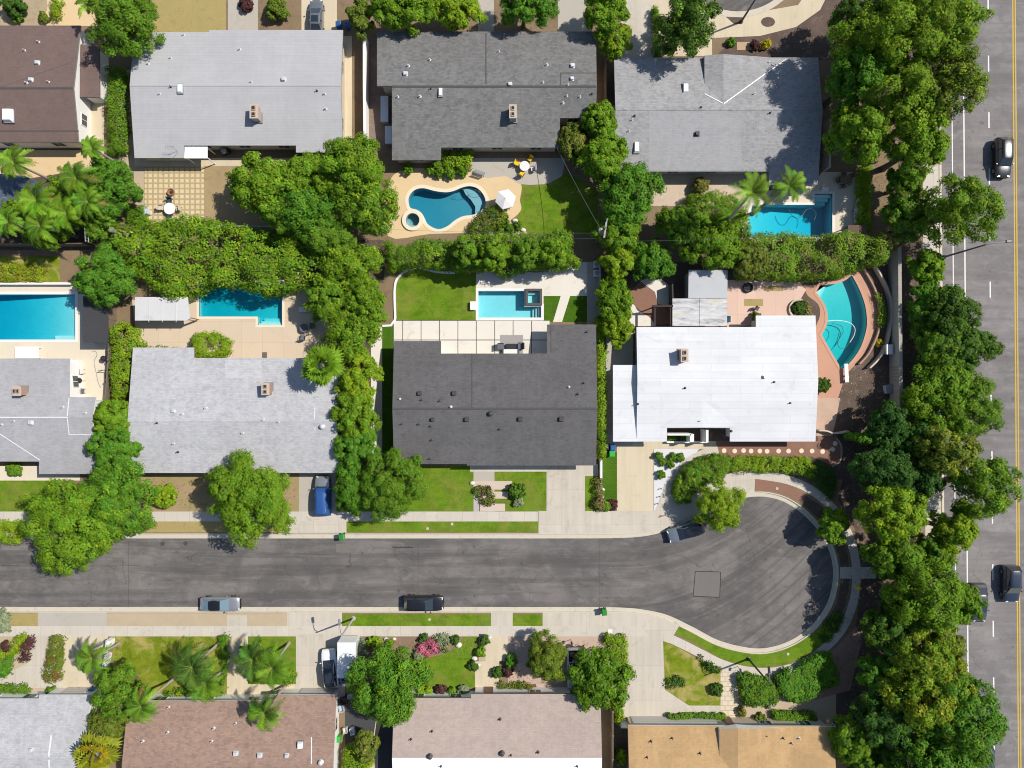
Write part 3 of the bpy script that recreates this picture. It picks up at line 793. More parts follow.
M_GLASS = glass_mat('window_glass', (0.03, 0.04, 0.05))
M_WINFRAME = plain('window_frame_paint', (0.7, 0.7, 0.68), 0.5)
M_GARAGE = plain('garage_door_paint', (0.5, 0.48, 0.44), 0.6)
M_DOOR = plain('front_door_paint', (0.16, 0.07, 0.045), 0.5)
M_VENT = plain('galvanised_vent', (0.66, 0.67, 0.68), 0.45, 0.3)
M_VENTDARK = plain('dark_vent', (0.05, 0.05, 0.052), 0.6)
M_PIPE = plain('vent_pipe', (0.5, 0.5, 0.5), 0.5)
M_SKYL = plain('skylight_dome', (0.82, 0.83, 0.84), 0.25, 0, 0.6)
M_BRICK = surf('chimney_brick', (0.36, 0.19, 0.12), 0.2, 6, 1.5, grid=(0.24, 0.09, 0.012, (0.45, 0.4, 0.34), 0.5), bump=0.3)
M_BRICKGREY = surf('chimney_brick_buff', (0.38, 0.29, 0.22), 0.2, 6, 1.5, grid=(0.24, 0.09, 0.012, (0.45, 0.4, 0.34), 0.5), bump=0.3)
M_FLUE = plain('flue_black', (0.02, 0.02, 0.02), 0.9)
M_CAPSTONE = surf('chimney_cap', (0.5, 0.42, 0.34), 0.12, 8, 1.0)
M_FLASH = plain('metal_flashing', (0.80, 0.80, 0.80), 0.5, 0.2)


def clip_y(poly, y0, above):
    out = []
    n = len(poly)
    for i in range(n):
        a, b = poly[i], poly[(i + 1) % n]
        ia, ib = (a[1] >= y0) == above or abs(a[1] - y0) < 1e-6, (b[1] >= y0) == above or abs(b[1] - y0) < 1e-6
        if ia: out.append(a)
        if ia != ib and abs(b[1] - a[1]) > 1e-9:
            t = (y0 - a[1]) / (b[1] - a[1])
            out.append((a[0] + (b[0] - a[0]) * t, y0))
    return out


def split_edges(poly, y0):
    """polygon with a vertex added wherever an edge crosses y0"""
    out = []
    n = len(poly)
    for i in range(n):
        a, b = poly[i], poly[(i + 1) % n]
        out.append(a)
        if (a[1] - y0) * (b[1] - y0) < -1e-9:
            t = (y0 - a[1]) / (b[1] - a[1])
            out.append((a[0] + (b[0] - a[0]) * t, y0))
    return out


class House:
    def __init__(s, label, outline, ridge_py, ridge_h, slope, roof, wall, fascia=None, over=0.45, roof2=None, thick=0.2, name='house', windows=True,
                 garage=(), doors=(), cat='house', ridge_line=True, wall_mat2=None):
        s.rh, s.slope = ridge_h, slope
        s.yr = W(0, ridge_py, ridge_h)[1]
        s.zf = lambda x, y: s.rh - s.slope * abs(y - s.yr)
        P = [s.at(px, py)[:2] for px, py in outline]
        s.P = P
        cx = sum(p[0] for p in P) / len(P); cy = sum(p[1] for p in P) / len(P)
        s.base = (cx, cy, 0)
        s.root = thing(name, label, cat, s.base)
        s.mats = [roof, fascia or M_FASCIA, M_SOFFIT, roof2 or roof, M_RIDGE if roof in (R_BROWN, R_CHAR, R_DARK) else roof, M_FLASH]
        mb = MB()
        for above in (True, False):
            c = clip_y(P, s.yr, above)
            if len(c) < 3: continue
            tr = tessellate_polygon([[Vector((p[0], p[1], 0)) for p in c]])
            i0 = len(mb.v)
            mb.v += [(x, y, s.zf(x, y)) for x, y in c] + [(x, y, s.zf(x, y) - thick) for x, y in c]
            for t in tr:
                a, b, d = [c[k] for k in t]
                cr = (b[0] - a[0]) * (d[1] - a[1]) - (b[1] - a[1]) * (d[0] - a[0])
                if abs(cr) < 1e-7: continue
                if cr < 0: t = t[::-1]
                mb.f.append(tuple(i0 + k for k in t)); mb.m.append(0 if above or roof2 is None else 3); mb.s.append(False)
                mb.f.append(tuple(i0 + len(c) + k for k in t[::-1])); mb.m.append(2); mb.s.append(False)
        Q = split_edges(P, s.yr)
        for i in range(len(Q)):
            a, b = Q[i], Q[(i + 1) % len(Q)]
            za, zb = s.zf(*a), s.zf(*b)
            mb.face([(a[0], a[1], za + .002), (b[0], b[1], zb + .002), (b[0], b[1], zb - thick), (a[0], a[1], za - thick)], 1)
        # gutter lip round the edge, slightly proud
        s.mb = mb
        if ridge_line:
            xs = sorted(p[0] for p in Q if abs(p[1] - s.yr) < 1e-6)
            if len(xs) >= 2:
                s.strip_w((xs[0] + .05, s.yr), (xs[-1] - .05, s.yr), 0.26, 4, 0.035)
        # walls
        Wp = split_edges(offset_poly(P, -over), s.yr)
        wb = MB()
        n = len(Wp)
        s.walls = []
        for i in range(n):
            a, b = Wp[i], Wp[(i + 1) % n]
            wb.face([(a[0], a[1], -.05), (a[0], a[1], s.zf(*a) - thick - .01), (b[0], b[1], s.zf(*b) - thick - .01), (b[0], b[1], -.05)], 0)
            s.walls.append((a, b))
        wo = wb.build('wall', wall, s.root, s.base)
        # openings
        taken = []
        for side, x0, x1, py in garage: taken.append(s.opening(side, x0, x1, 0.02, 2.15, 'garage_door', M_GARAGE, None, py))
        for side, x0, x1, py in doors: taken.append(s.opening(side, x0, x1, 0.02, 2.1, 'front_door', M_DOOR, None, py))
        if windows:
            for a, b in s.walls:
                L = math.hypot(b[0] - a[0], b[1] - a[1])
                if L < 2.4: continue
                k = max(1, int(L / 4.6))
                for j in range(k):
                    t = (j + 0.5) / k
                    c = (a[0] + (b[0] - a[0]) * t, a[1] + (b[1] - a[1]) * t)
                    if any(tk and math.hypot(c[0] - tk[0], c[1] - tk[1]) < tk[2] + 1.2 for tk in taken): continue
                    s.window(c, math.atan2(b[1] - a[1], b[0] - a[0]), 1.5 if L > 4 else 1.0)

    def at(s, px, py):
        z = 2.7
        for _ in range(8):
            x, y = W(px, py, z); z = s.zf(x, y)
        return (x, y, z)

    def window(s, c, ang, w, z0=0.95, z1=2.1):
        nx, ny = -math.sin(ang), math.cos(ang)
        mb = MB(); mb.box(c[0] + nx * .03, c[1] + ny * .03, (z0 + z1) / 2, w, 0.1, z1 - z0, ang)
        f = mb.build('window', M_WINFRAME, s.root, s.base)
        mb = MB()
        for k in (-1, 1): mb.box(c[0] + nx * .06 + math.cos(ang) * w * .235 * k, c[1] + ny * .06 + math.sin(ang) * w * .235 * k, (z0 + z1) / 2, w * .42, 0.06, z1 - z0 - .16, ang)
        mb.build('pane', M_GLASS, f, s.base)

    def opening(s, side, x0, x1, z0, z1, name, mat, sub, py=None):
        best = None
        xa, xb = W(x0, 384, 1)[0], W(x1, 384, 1)[0]
        for a, b in s.walls:
            if abs(a[1] - b[1]) > 0.3 or abs(a[0] - b[0]) < 1: continue
            up = b[0] > a[0]          # outline runs clockwise, so +x edges face up the picture
            if (side == 'N') != up: continue
            lo, hi = min(a[0], b[0]), max(a[0], b[0])
            if hi < (xa + xb) / 2 or lo > (xa + xb) / 2: continue
            best = (a, b)
        if not best: return None
        y = best[0][1] + (0.03 if side == 'N' else -0.03)
        mb = MB(); mb.box((xa + xb) / 2, y, (z0 + z1) / 2, xb - xa, 0.08, z1 - z0)
        rows = 4 if name == 'garage_door' else 0
        for k in range(rows):
            mb.box((xa + xb) / 2, y + (0.03 if side == 'N' else -0.03), z0 + (k + .5) * (z1 - z0) / rows, (xb - xa) * .97, 0.05, (z1 - z0) / rows * .82)
        o = mb.build(name, mat, s.root, s.base)
        hb = MB(); hb.box((xa + xb) / 2 + (0 if rows else (xb - xa) * .38), y + (0.08 if side == 'N' else -0.08), 1.0 if not rows else .35, .12, .05, .05)
        hb.build('handle', M_VENTDARK, o, s.base)
        return ((xa + xb) / 2, y, (xb - xa) / 2)

    def strip_w(s, a, b, w, m, h=0.02):
        """raised strip lying on the roof between two world points"""
        d = Vector((b[0] - a[0], b[1] - a[1])); L = d.length; d.normalize(); nn = Vector((-d.y, d.x)) * w / 2
        K = max(1, int(L / 1.0))
        for k in range(K):
            p, r = Vector(a[:2]) + d * L * k / K, Vector(a[:2]) + d * L * (k + 1) / K
            c = [p - nn, r - nn, r + nn, p + nn]
            zs = [s.zf(*v) for v in (p, r, r, p)]
            if abs(d.y) < 0.05: zs = [s.zf(*v) + 0 for v in c]
            top = [(v.x, v.y, z + h) for v, z in zip(c, zs)]
            mid = [(v.x, v.y, s.zf(v.x, v.y) + .004) for v in c]
            if abs((p.y + r.y) / 2 - s.yr) < 0.01:
                pk = s.rh + h
                s.mb.face([(c[0].x, c[0].y, s.zf(*c[0]) + h), (c[1].x, c[1].y, s.zf(*c[1]) + h), (r.x, r.y, pk), (p.x, p.y, pk)], m)
                s.mb.face([(p.x, p.y, pk), (r.x, r.y, pk), (c[2].x, c[2].y, s.zf(*c[2]) + h), (c[3].x, c[3].y, s.zf(*c[3]) + h)], m)
            else:
                s.mb.face(top, m)

    def strip(s, p0, p1, w=0.12, m=5, h=0.02):
        s.strip_w(s.at(*p0), s.at(*p1), w, m, h)

    def done(s):
        s.roof = s.mb.build('roof', s.mats, s.root, s.base)
        return s.roof

    def patch(s, pts, mat, h=.008):
        """re-laid area of roofing on one slope"""
        s.mats.append(mat)
        q_ = [s.at(*v) for v in pts]
        a = sum(q_[i][0] * q_[(i + 1) % len(q_)][1] - q_[(i + 1) % len(q_)][0] * q_[i][1] for i in range(len(q_)))
        if a < 0: q_ = q_[::-1]
        s.mb.face([(x, y, z + h) for x, y, z in q_], len(s.mats) - 1)

    # ---- things on the roof (sub-parts of the roof)
    def vents(s, pts, kind='pipe', dark=False):
        for px, py in pts:
            x, y, z = s.at(px, py)
            mb = MB()
            if kind == 'pipe':
                r = 0.045 + 0.025 * rnd.random()
                mb.lathe(x, y, [(r * 3.0, z + .0), (r * 2.2, z + .05), (r, z + .07), (r, z + .32), (r * 1.25, z + .33), (r * 1.25, z + .38), (0.001, z + .39)], 10)
                mb.build('vent_pipe', M_VENTDARK if dark else M_PIPE, s.roof, s.base)
            elif kind == 'box':
                a = 0.34 + .12 * rnd.random()
                mb.box(x, y, z + .02, a * 1.4, a * 1.4, .06); mb.box(x, y, z + .16, a * .8, a * .8, .26); mb.box(x, y, z + .31, a * 1.1, a * 1.1, .08, taper=.8)
                mb.build('roof_vent', M_VENTDARK if dark else M_VENT, s.roof, s.base)
            elif kind == 'dome':
                mb.lathe(x, y, [(.34, z), (.32, z + .04), (.2, z + .1), (.2, z + .24), (.30, z + .27), (.26, z + .36), (.12, z + .43), (.001, z + .45)], 16)
                mb.build('turbine_vent', M_VENTDARK if dark else M_VENT, s.roof, s.base)

    def skylight(s, px, py, w, l, h=0.22, mat=None):
        x, y, z = s.at(px, py)
        mb = MB(); mb.box(x, y, z + .02, w + .16, l + .16, .1)
        o = mb.build('skylight', M_GREYTRIM, s.roof, s.base)
        # the dome belongs to the same sub-part: one mesh
        mb = MB(); mb.box(x, y, z + .03, w + .16, l + .16, .12, m=1); mb.box(x, y, z + .09 + h / 2, w, l, h, m=0, taper=.8)
        me = mb.build('skylight', [mat or M_SKYL, M_GREYTRIM], s.roof, s.base)
        bpy.data.objects.remove(o)

    def chimney(s, px, py, w, l, h=1.15, mat=None, flues='y'):
        zt = s.at(px, py)[2] + h
        x, y = W(px, py, zt)
        z = s.zf(x, y)
        mb = MB()
        mb.box(x, y, (z + zt) / 2 - .2, w, l, zt - z + .4, m=0)
        mb.box(x, y, zt + .04, w + .14, l + .14, .1, m=1)
        for k in (-1, 1):
            dx, dy = (0, k * l * .24) if flues == 'y' else (k * w * .24, 0)
            mb.box(x + dx, y + dy, zt + .15, w * .5 if flues == 'y' else w * .34, l * .34 if flues == 'y' else l * .5, .16, m=0)
            mb.box(x + dx, y + dy, zt + .235, w * .36 if flues == 'y' else w * .22, l * .22 if flues == 'y' else l * .36, .02, m=2)
        mb.box(x, y, z + .0, w + .3, l + .3, .1, m=3)
        mb.build('chimney', [mat or M_BRICK, M_CAPSTONE, M_FLUE, M_GREYTRIM], s.roof, s.base)

    def wing(s, poly_l, poly_r, ridge, m=0, thick=0.2):
        """a cross gable: two sloping faces given as (px, py, height) and let into the main roof"""
        for poly in (poly_l, poly_r):
            pts = [W(px, py, z) + (z,) for px, py, z in poly]
            a = sum(pts[i][0] * pts[(i + 1) % len(pts)][1] - pts[(i + 1) % len(pts)][0] * pts[i][1] for i in range(len(pts)))
            if a < 0: pts = pts[::-1]
            s.mb.face(pts, m)
            low = [(x, y, min(z - thick, s.zf(x, y) - .01)) for x, y, z in pts]
            for i in range(len(pts)):
                j = (i + 1) % len(pts)
                s.mb.face([pts[i], low[i], low[j], pts[j]], 1)
            s.mb.face(low[::-1], 2)


hA = House('brown shingled ranch house with a white gable wall at the top left corner', [(-75, 25.5), (80.5, 25.5), (78.5, 142), (-75, 142)], 88, 3.9, 0.16, R_BROWN, M_STUC_W, M_GREYTRIM, over=0.25)
hA.strip((0, 131), (79, 131), 0.12, 4); hA.strip((0, 87.5), (72, 62), .05, 4, .006)
hA.done()
hA.vents([(39, 42), (25, 50.5), (27, 83), (49, 82)], 'pipe'); hA.vents([(38, 63), (31.5, 80)], 'box'); hA.skylight(9.5, 116, 1.1, 1.6, .5)

hB = House('pale grey roofed ranch house with a white patio awning and square paver patio behind', [(134.5, 32), (209, 32), (209, 30), (343, 30), (343, 152.5), (296, 152.5), (296, 145.5), (184, 145.5), (184, 158), (134.5, 158)], 85.5, 3.8, 0.14, R_PALE, M_STUC_B, M_GREYTRIM, garage=(('N', 303, 336, 30),))
hB.strip((299, 88), (299, 144), .04, 4, .006)
hB.done()
hB.vents([(184, 35), (240, 49.5), (171, 58), (148.5, 64), (160, 94), (251.5, 82), (325, 94), (326, 109)], 'pipe'); hB.vents([(171, 87), (317, 91)], 'pipe', True); hB.vents([(284, 79.5)], 'box')
hB.skylight(180.5, 89, .55, 1.05); hB.chimney(254, 111.5, .85, 1.55)

hC = House('mottled dark grey shingle ranch house in front of the kidney shaped pool', [(377, 31.5), (596, 31.5), (596, 118), (560, 118), (560, 147.5), (441, 147.5), (441, 160), (392, 160), (392, 86), (377, 86)], 86.5, 3.9, 0.16, R_CHAR, M_STUC_B, M_GREYTRIM, garage=(('N', 558, 590, 31),))
hC.patch([(561, 87.5), (595, 87.5), (595, 117), (561, 117)], shingle('newer_charcoal_shingles', (0.15, 0.149, 0.148), .3, blotch=.1)); hC.strip((486, 33), (486, 84), .12, 4); hC.strip((560.5, 73), (560.5, 86), .1, 4); hC.strip((560, 73), (596, 73), .1, 4)
hC.done()
hC.vents([(408.5, 66), (430, 60), (398, 97), (420, 96.5), (499, 51.5), (547, 65), (543, 82.5), (568, 85), (567, 96), (580, 97), (563, 103)], 'pipe'); hC.vents([(431, 88.5), (592, 94)], 'pipe', True)
hC.vents([(405.5, 74), (510, 84.5), (572.5, 66), (572, 79)], 'box'); hC.skylight(440.5, 92.5, .42, 1.0); hC.chimney(513, 111.5, .75, 1.5, mat=M_BRICKGREY)

hD = House('grey ranch house with a cross gable marked by white valley flashing', [(614, 57.5), (818, 57.5), (818, 184.5), (769, 184.5), (769, 171.5), (614, 171.5)], 109.5, 3.9, 0.165, R_MIDGREY, M_STUC_G, M_GREYTRIM, garage=(('N', 622, 652, 57),))
zr = 3.78
hD.wing([(704.5, 55.5, zr - .42), (723.5, 54, zr), (723.5, 103.5, zr), (704.5, 94, zr - .42)], [(723.5, 54, zr), (786.5, 58.5, 2.88), (723.5, 103.5, zr)], None)
hD.strip((723, 103.6), (704.5, 93.8), .10, 5, .05); hD.strip((724, 103.6), (786.5, 58.6), .10, 5, .05)
hD.patch([(649, 111.5), (742, 111.5), (742, 170.5), (649, 170.5)], shingle('newer_grey_shingles', (0.335, 0.335, 0.342), .12, blotch=.1)); hD.strip((742, 110), (742, 171), .05, 4, .012); hD.strip((648, 91), (648, 110), .05, 4, .006)
hD.done()
hD.vents([(632, 120), (629, 131), (667, 62.5), (768, 63), (754, 94)], 'pipe'); hD.vents([(634.5, 116), (701, 107.5), (770, 113)], 'pipe', True); hD.vents([(697, 134)], 'box', True)
hD.skylight(685.5, 88.5, .65, 1.15); hD.skylight(636.5, 147.5, .6, 1.3)

hE = House('light grey shingled house beside the long turquoise pool at the left edge', [(-75, 358.5), (70, 358.5), (70, 397), (96, 397), (95, 474), (39, 474), (39, 461.5), (-75, 461.5)], 417, 3.9, 0.17, R_LIGHT2, M_STUC_W, M_FASCIA, doors=(('S', 28, 35, 461),))
hE.strip((69.2, 398), (69.2, 434.5), .12, 5); hE.strip((0, 417.4), (68, 417.4), .16, 5, .05); hE.strip((69, 434.6), (94, 434.6), .1, 5); hE.strip((0, 434), (40, 460), .1, 5)
hE.done()
hE.vents([(63, 407), (14, 421), (85.5, 413), (2, 424.5)], 'pipe'); hE.vents([(31.5, 422.5)], 'box'); hE.chimney(17, 391, .85, 1.0, flues='x')

hF = House('pale speckled shingle house between the narrow yellow hedge and the tall leafy column', [(133, 347.5), (194, 347.5), (194, 358), (339, 358), (339, 473), (133, 473)], 421, 3.9, 0.16, R_SILVER, M_STUC_B, M_GREYTRIM, garage=(('S', 298, 336, 473),))
hF.patch([(225, 360), (262, 360), (262, 378), (225, 378)], shingle('newer_pale_shingles', (0.47, 0.47, 0.485), .18, blotch=.1)); hF.strip((146, 424), (230, 424), .05, 4, .006); hF.strip((224, 424), (178, 471), .05, 4, .006); hF.strip((250, 441), (300, 472), .06, 4, .006); hF.strip((315, 407), (315, 430), .1, 5, .02)
hF.done()
hF.vents([(182.5, 414), (174, 443.5), (206, 408), (279, 422), (263.5, 420), (243, 433)], 'pipe'); hF.vents([(157, 423), (178, 452)], 'pipe', True); hF.vents([(174, 411)], 'box'); hF.vents([(322.5, 426.5)], 'dome')
hF.chimney(265.5, 389, .8, 1.3)

hG = House('charcoal shingled house with the plunge pool and pale slab patio behind', [(394, 341), (441, 341), (441, 353.5), (547, 353.5), (547, 324.5), (596, 324.5), (596, 465.5), (467, 465.5), (467, 464), (394, 464)], 408.6, 3.95, 0.15, R_DARK, M_STUC_W, M_GREYTRIM, over=0.5, garage=(('S', 549, 578, 465),), doors=(('S', 478, 487, 465),))
hG.strip((472, 354), (472, 408), .1, 4); hG.strip((551, 326), (551, 353), .08, 4, .02)
hG.done()
hG.vents([(422, 400), (440, 401), (432, 419), (419, 424), (402, 424), (431, 426), (432, 440), (430, 458.5), (584, 383), (578, 394), (500, 429)], 'pipe', True)
hG.vents([(419.5, 393.5), (454, 393.5), (432.5, 419.5), (466.5, 419.5), (520, 419), (561, 419)], 'box', True); hG.vents([(490.5, 413.5)], 'dome', True); hG.vents([(451, 407), (400, 399), (569, 387)], 'pipe')
hG.vents([(587, 332)], 'pipe', True)

hH = House('white roofed house between the brick terrace and the fan shaped pool', [(636.5, 327), (756, 327), (756, 315.5), (815.5, 315.5), (815.5, 441.5), (730, 441.5), (730, 428), (667, 428), (667, 441.5), (636.5, 441.5)], 381, 3.75, 0.10, R_WHITE, M_STUC_W, M_FASCIA, over=0.45, ridge_line=False, doors=(('S', 716, 724, 428),))
zr = 3.5
hH.wing([(661, 427.6, hH.at(661, 427)[2] + .03), (702.5, 427.6, zr - .1), (702.5, 399.5, hH.at(702, 400)[2] + .02)][::-1], [(702.5, 399.5, hH.at(702, 400)[2] + .02), (702.5, 427.6, zr - .1), (735, 427.6, hH.at(735, 427)[2] + .03)][::-1], None)
hH.strip((644, 330), (644, 441), .03, 4, .006); hH.strip((808, 319), (808, 440), .03, 4, .006)
hH.done()
hH.chimney(684.5, 355.5, .75, 1.45, 1.3); hH.vents([(764.5, 377)], 'box'); hH.vents([(685, 388), (699, 421), (774, 382), (790, 403), (731, 431), (638, 404)], 'pipe', True)
# the lower garage end of the white house: a second roof and walls of the same house
gz = lambda x, y: 3.05 + (W(0, 441, 2.7)[1] - y) * 0.012
gp = to_world([(613, 365), (638, 365), (638, 441.5), (613, 441.5)], 2.95)
mb = MB(); mb.prism(gp, lambda x, y: gz(x, y) - .2, gz, 0)
mb.build('garage_roof', [R_WHITE], hH.root, hH.base)
mb = MB(); mb.prism(offset_poly(gp, -.4), -.05, lambda x, y: gz(x, y) - .21, 0)
mb.build('garage_wall', [M_STUC_W], hH.root, hH.base)
gx0, gx1 = W(618, 0, 1)[0], W(650, 0, 1)[0]
mb = MB(); ygar = min(p[1] for p in offset_poly(gp, -.4)) - .03
mb.box((gx0 + gx1) / 2, ygar, 1.1, gx1 - gx0, .08, 2.15)
for k in range(4): mb.box((gx0 + gx1) / 2, ygar - .04, .3 + k * .53, (gx1 - gx0) * .97, .04, .44)
mb.build('garage_door', M_GARAGE, hH.root, hH.base)
# entry court: planter wall and beams under the notch
mb = MB()
for x0, y0, x1, y1, z in ((667.5, 433.5, 691, 435.5, 2.5), (690, 434, 694, 442, 2.5), (706, 430, 708.5, 442.5, 2.5), (667, 441.3, 707, 443, .6)):
    p = to_world(rect(x0, y0, x1, y1), z); mb.prism(p, 0, z)
mb.build('entry_screen', M_STUC_W, hH.root, hH.base)

hI = House('speckled pale grey house at the bottom left corner', [(-75, 699), (39, 699), (39, 695), (91, 695), (91, 820), (-75, 820)], 758, 3.9, 0.17, R_SILVER, M_STUC_W, M_FASCIA, over=.3, garage=(('N', 64, 87, 695),))
hI.strip((51.5, 735), (52, 790), .22, 5, .05); hI.strip((52, 735), (90, 697), .05, 4, .006)
hI.done(); hI.vents([(32, 749)], 'box')
hJ = House('rusty brown shingled house behind the leaning palm trees', [(128, 701), (270, 701), (270, 695), (336.5, 695), (336.5, 830), (128, 830)], 766, 4.0, 0.17, R_RUST, M_STUC_W, M_FASCIA, over=.4, garage=(('N', 300, 334, 695),))
hJ.strip((184, 703), (224, 741), .06, 4, .006); hJ.strip((224, 703), (224, 741), .06, 4, .006)
hJ.strip((311.5, 737), (311.5, 764), .12, 5); hJ.strip((312, 738), (336, 738), .06, 4, .006)
hJ.done(); hJ.vents([(169, 707), (214, 728), (236, 723), (212, 741), (168, 732), (143, 741)], 'pipe'); hJ.vents([(236, 753), (260, 755), (287, 755)], 'box'); hJ.skylight(300.5, 744.5, .6, .75, .3); hJ.vents([(321, 762)], 'dome')
hK = House('pinkish tan shingled house with a white rear roof strip', [(394, 698), (471, 698), (471, 694), (600.5, 694), (600.5, 830), (394, 830)], 758, 4.0, 0.17, R_PINK, M_STUC_W, M_BROWNTRIM, over=.4, roof2=R_WHITEFLAT, ridge_line=False, doors=(('N', 484, 493, 694),))
hK.done(); hK.vents([(432, 731), (411, 739), (500, 719), (538, 752), (511, 755)], 'pipe', True); hK.vents([(430, 756), (502, 753)], 'dome', True); hK.vents([(577, 766), (441, 766)], 'pipe', True)
hL = House('orange tan shingled house at the bottom with a white gutter facing the turning circle', [(628, 725.5), (833, 726.5), (833, 830), (628, 830)], 785, 4.1, 0.17, R_ORANGE, M_STUC_B, M_FASCIA, over=.4, garage=(('N', 632, 716, 725),), doors=(('N', 724, 732, 725),))
zr = 3.98
hL.wing([(719.5, 729, zr - .42), (738, 728.5, zr), (738, 776, zr), (719.5, 764, zr - .42)], [(738, 728.5, zr), (790, 728.5, 2.95), (738, 776, zr)], None)
hL.strip((747, 741), (747, 748), .1, 4)
hL.done(); hL.vents([(647, 757), (700, 753), (651, 741), (672, 738), (791, 743), (766, 735), (783, 738)], 'pipe', True); hL.vents([(799, 738)], 'pipe')

# ------------------------------------------------------------------ flat roofed sheds, awnings, pergolas
M_SHEDROOF = surf('grey_metal_roof', (0.45, 0.46, 0.47), 0.06, 5, 0.5, rough=0.6, stain=(0.33, 0.34, 0.35), stain_amt=0.4, bump=0.05)
M_PALEROOF = surf('pale_patio_roof', (0.58, 0.57, 0.56), 0.06, 5, 0.4, rough=0.7, stain=(0.4, 0.38, 0.36), stain_amt=0.5, bump=0.05)
M_BLACKROOF = surf('black_felt_roof', (0.055, 0.054, 0.058), 0.15, 8, 0.5, rough=0.9, bump=0.2)
M_WOOD = surf('weathered_wood', (0.22, 0.15, 0.09), 0.2, 6, 1.0, bump=0.3)
M_DARKWOOD = surf('dark_stained_wood', (0.05, 0.035, 0.03), 0.2, 6, 1.0, bump=0.3)
M_WHITEMETAL = plain('white_painted_metal', (0.80, 0.80, 0.78), 0.4)


def canopy(name, label, cat, outl, h, roof, post=None, thick=.12, slope=0.0, walls=None, seams=0):
    p = to_world(outl, h)
    cx = sum(a[0] for a in p) / len(p); cy = sum(a[1] for a in p) / len(p)
    t = thing(name, label, cat, (cx, cy, 0))
    zf = lambda x, y: h + slope * (y - cy)
    mb = MB(); mb.prism(p, lambda x, y: zf(x, y) - thick, zf)
    if seams:
        x0, x1 = min(a[0] for a in p), max(a[0] for a in p); y0, y1 = min(a[1] for a in p), max(a[1] for a in p)
        for k in range(1, seams): mb.box(x0 + (x1 - x0) * k / seams, cy, h + .015, .05, (y1 - y0) * .99, .05)
    mb.build('roof', roof, t, (cx, cy, 0))
    ins = offset_poly(p, -.15)
    if walls:
        mb = MB(); mb.prism(offset_poly(p, -.2), -.02, lambda x, y: zf(x, y) - thick - .01); mb.build('wall', walls, t, (cx, cy, 0))
        a, b = ins[2], ins[3] if len(ins) > 3 else ins[0]
        mb = MB(); mb.box((a[0] + b[0]) / 2, (a[1] + b[1]) / 2 + .0, 1.0, .85, .1, 1.95); mb.build('door', M_WOOD, t, (cx, cy, 0))
    else:
        for x, y in ins:
            mb = MB(); mb.box(x, y, (zf(x, y) - thick) / 2, .1, .1, zf(x, y) - thick - .002); mb.build('post', post or M_WHITEMETAL, t, (cx, cy, 0))
    return t


canopy('patio_awning', 'white flat awning over the back door of the pale grey house', 'awning', [(184.3, 145.8), (207.5, 145.8), (207.5, 158.3), (184.3, 158.3)], 2.6, M_WHITEMETAL, thick=.08, seams=5)
canopy('patio_cover', 'pale flat patio cover next to the shaded pool under the bougainvillea', 'patio cover', [(135, 297), (187.5, 297), (190, 318), (187, 320.5), (135, 320.5)], 2.6, M_PALEROOF, post=M_WOOD, seams=4)
canopy('pool_canopy', 'black flat canopy beside the long turquoise pool', 'canopy', [(83, 296), (108, 296), (108, 342.5), (83, 342.5)], 2.5, M_BLACKROOF, post=M_VENTDARK)
canopy('garden_shed', 'grey roofed garden shed between the pergola and the shrubs', 'shed', [(688.5, 270), (727.5, 270), (727.5, 298), (688.5, 298)], 2.7, M_SHEDROOF, walls=M_STUC_G, slope=.04)
canopy('shade_canopy', 'small brown shade roof next to the poolside loungers', 'shade', rect(848, 225, 866.5, 233.5), 2.3, surf('brown_canvas', (0.13, 0.085, 0.06), 0.15, 8, 1.0), post=M_DARKWOOD, thick=.08)
# marbled translucent pergola cover attached behind the white house
M_MARBLE, nt, out = new_mat('mouldy_fibreglass'); n = N(nt)
co = n('ShaderNodeTexCoord').outputs['Object']
f1 = n.noise(n.mapping(co, (0.35, 1.3, 1)), 1.4, 6, 0.7, 0.6)
colr = n.ramp(f1, [(0.34, (0.22, 0.21, 0.20)), (0.45, (0.40, 0.40, 0.41)), (0.56, (0.52, 0.51, 0.50)), (0.7, (0.62, 0.58, 0.55))])
f2 = n.ramp(n.noise(n.mapping(co, (0.5, 1.2, 1)), 0.6, 5, 0.65, .4), [(0.56, 0), (0.68, .6)])
bs = n('ShaderNodeBsdfPrincipled', ins={'Roughness': 0.5}); n.link(n.mix(f2, colr, (0.5, 0.43, 0.14)), bs.inputs['Base Color']); n.link(bs.outputs[0], out.inputs[0])
canopy('pergola_cover', 'marbled mouldy panel roof behind the white house', 'pergola', rect(672.5, 298.5, 727, 326), 2.55, M_MARBLE, post=M_WOOD, thick=.05, seams=2)
t = thing('pergola', 'dark timber pergola frame over the red brick patio', 'pergola', W(662, 314) + (0,))
off = W(662, 314) + (0,)
for x in (655, 671):
    mb = MB(); mb.prism(to_world(rect(x - .9, 305, x + .9, 326), 2.4), 2.25, 2.4); mb.build('beam', M_DARKWOOD, t, off)
    mb = MB(); a = W(x, 306, 2.4); mb.box(a[0], a[1], 1.12, .12, .12, 2.25); mb.build('post', M_DARKWOOD, t, off)
mb = MB(); mb.prism(to_world(rect(652, 305, 673, 307), 2.55), 2.41, 2.55); mb.build('beam', M_DARKWOOD, t, off)
# attached low lean-to of the brown house
t = hA.root
p = to_world([(80.5, 44), (98.5, 46), (99, 97), (80, 97)], 2.5)
mb = MB(); mb.prism(p, lambda x, y: 2.32 - (x - p[0][0]) * .06, lambda x, y: 2.5 - (x - p[0][0]) * .06); mb.build('lean_to_roof', R_BROWN, t, hA.base)
mb = MB(); mb.prism(offset_poly(p, -.25), 0, 2.1); mb.build('lean_to_wall', M_STUC_W, t, hA.base)
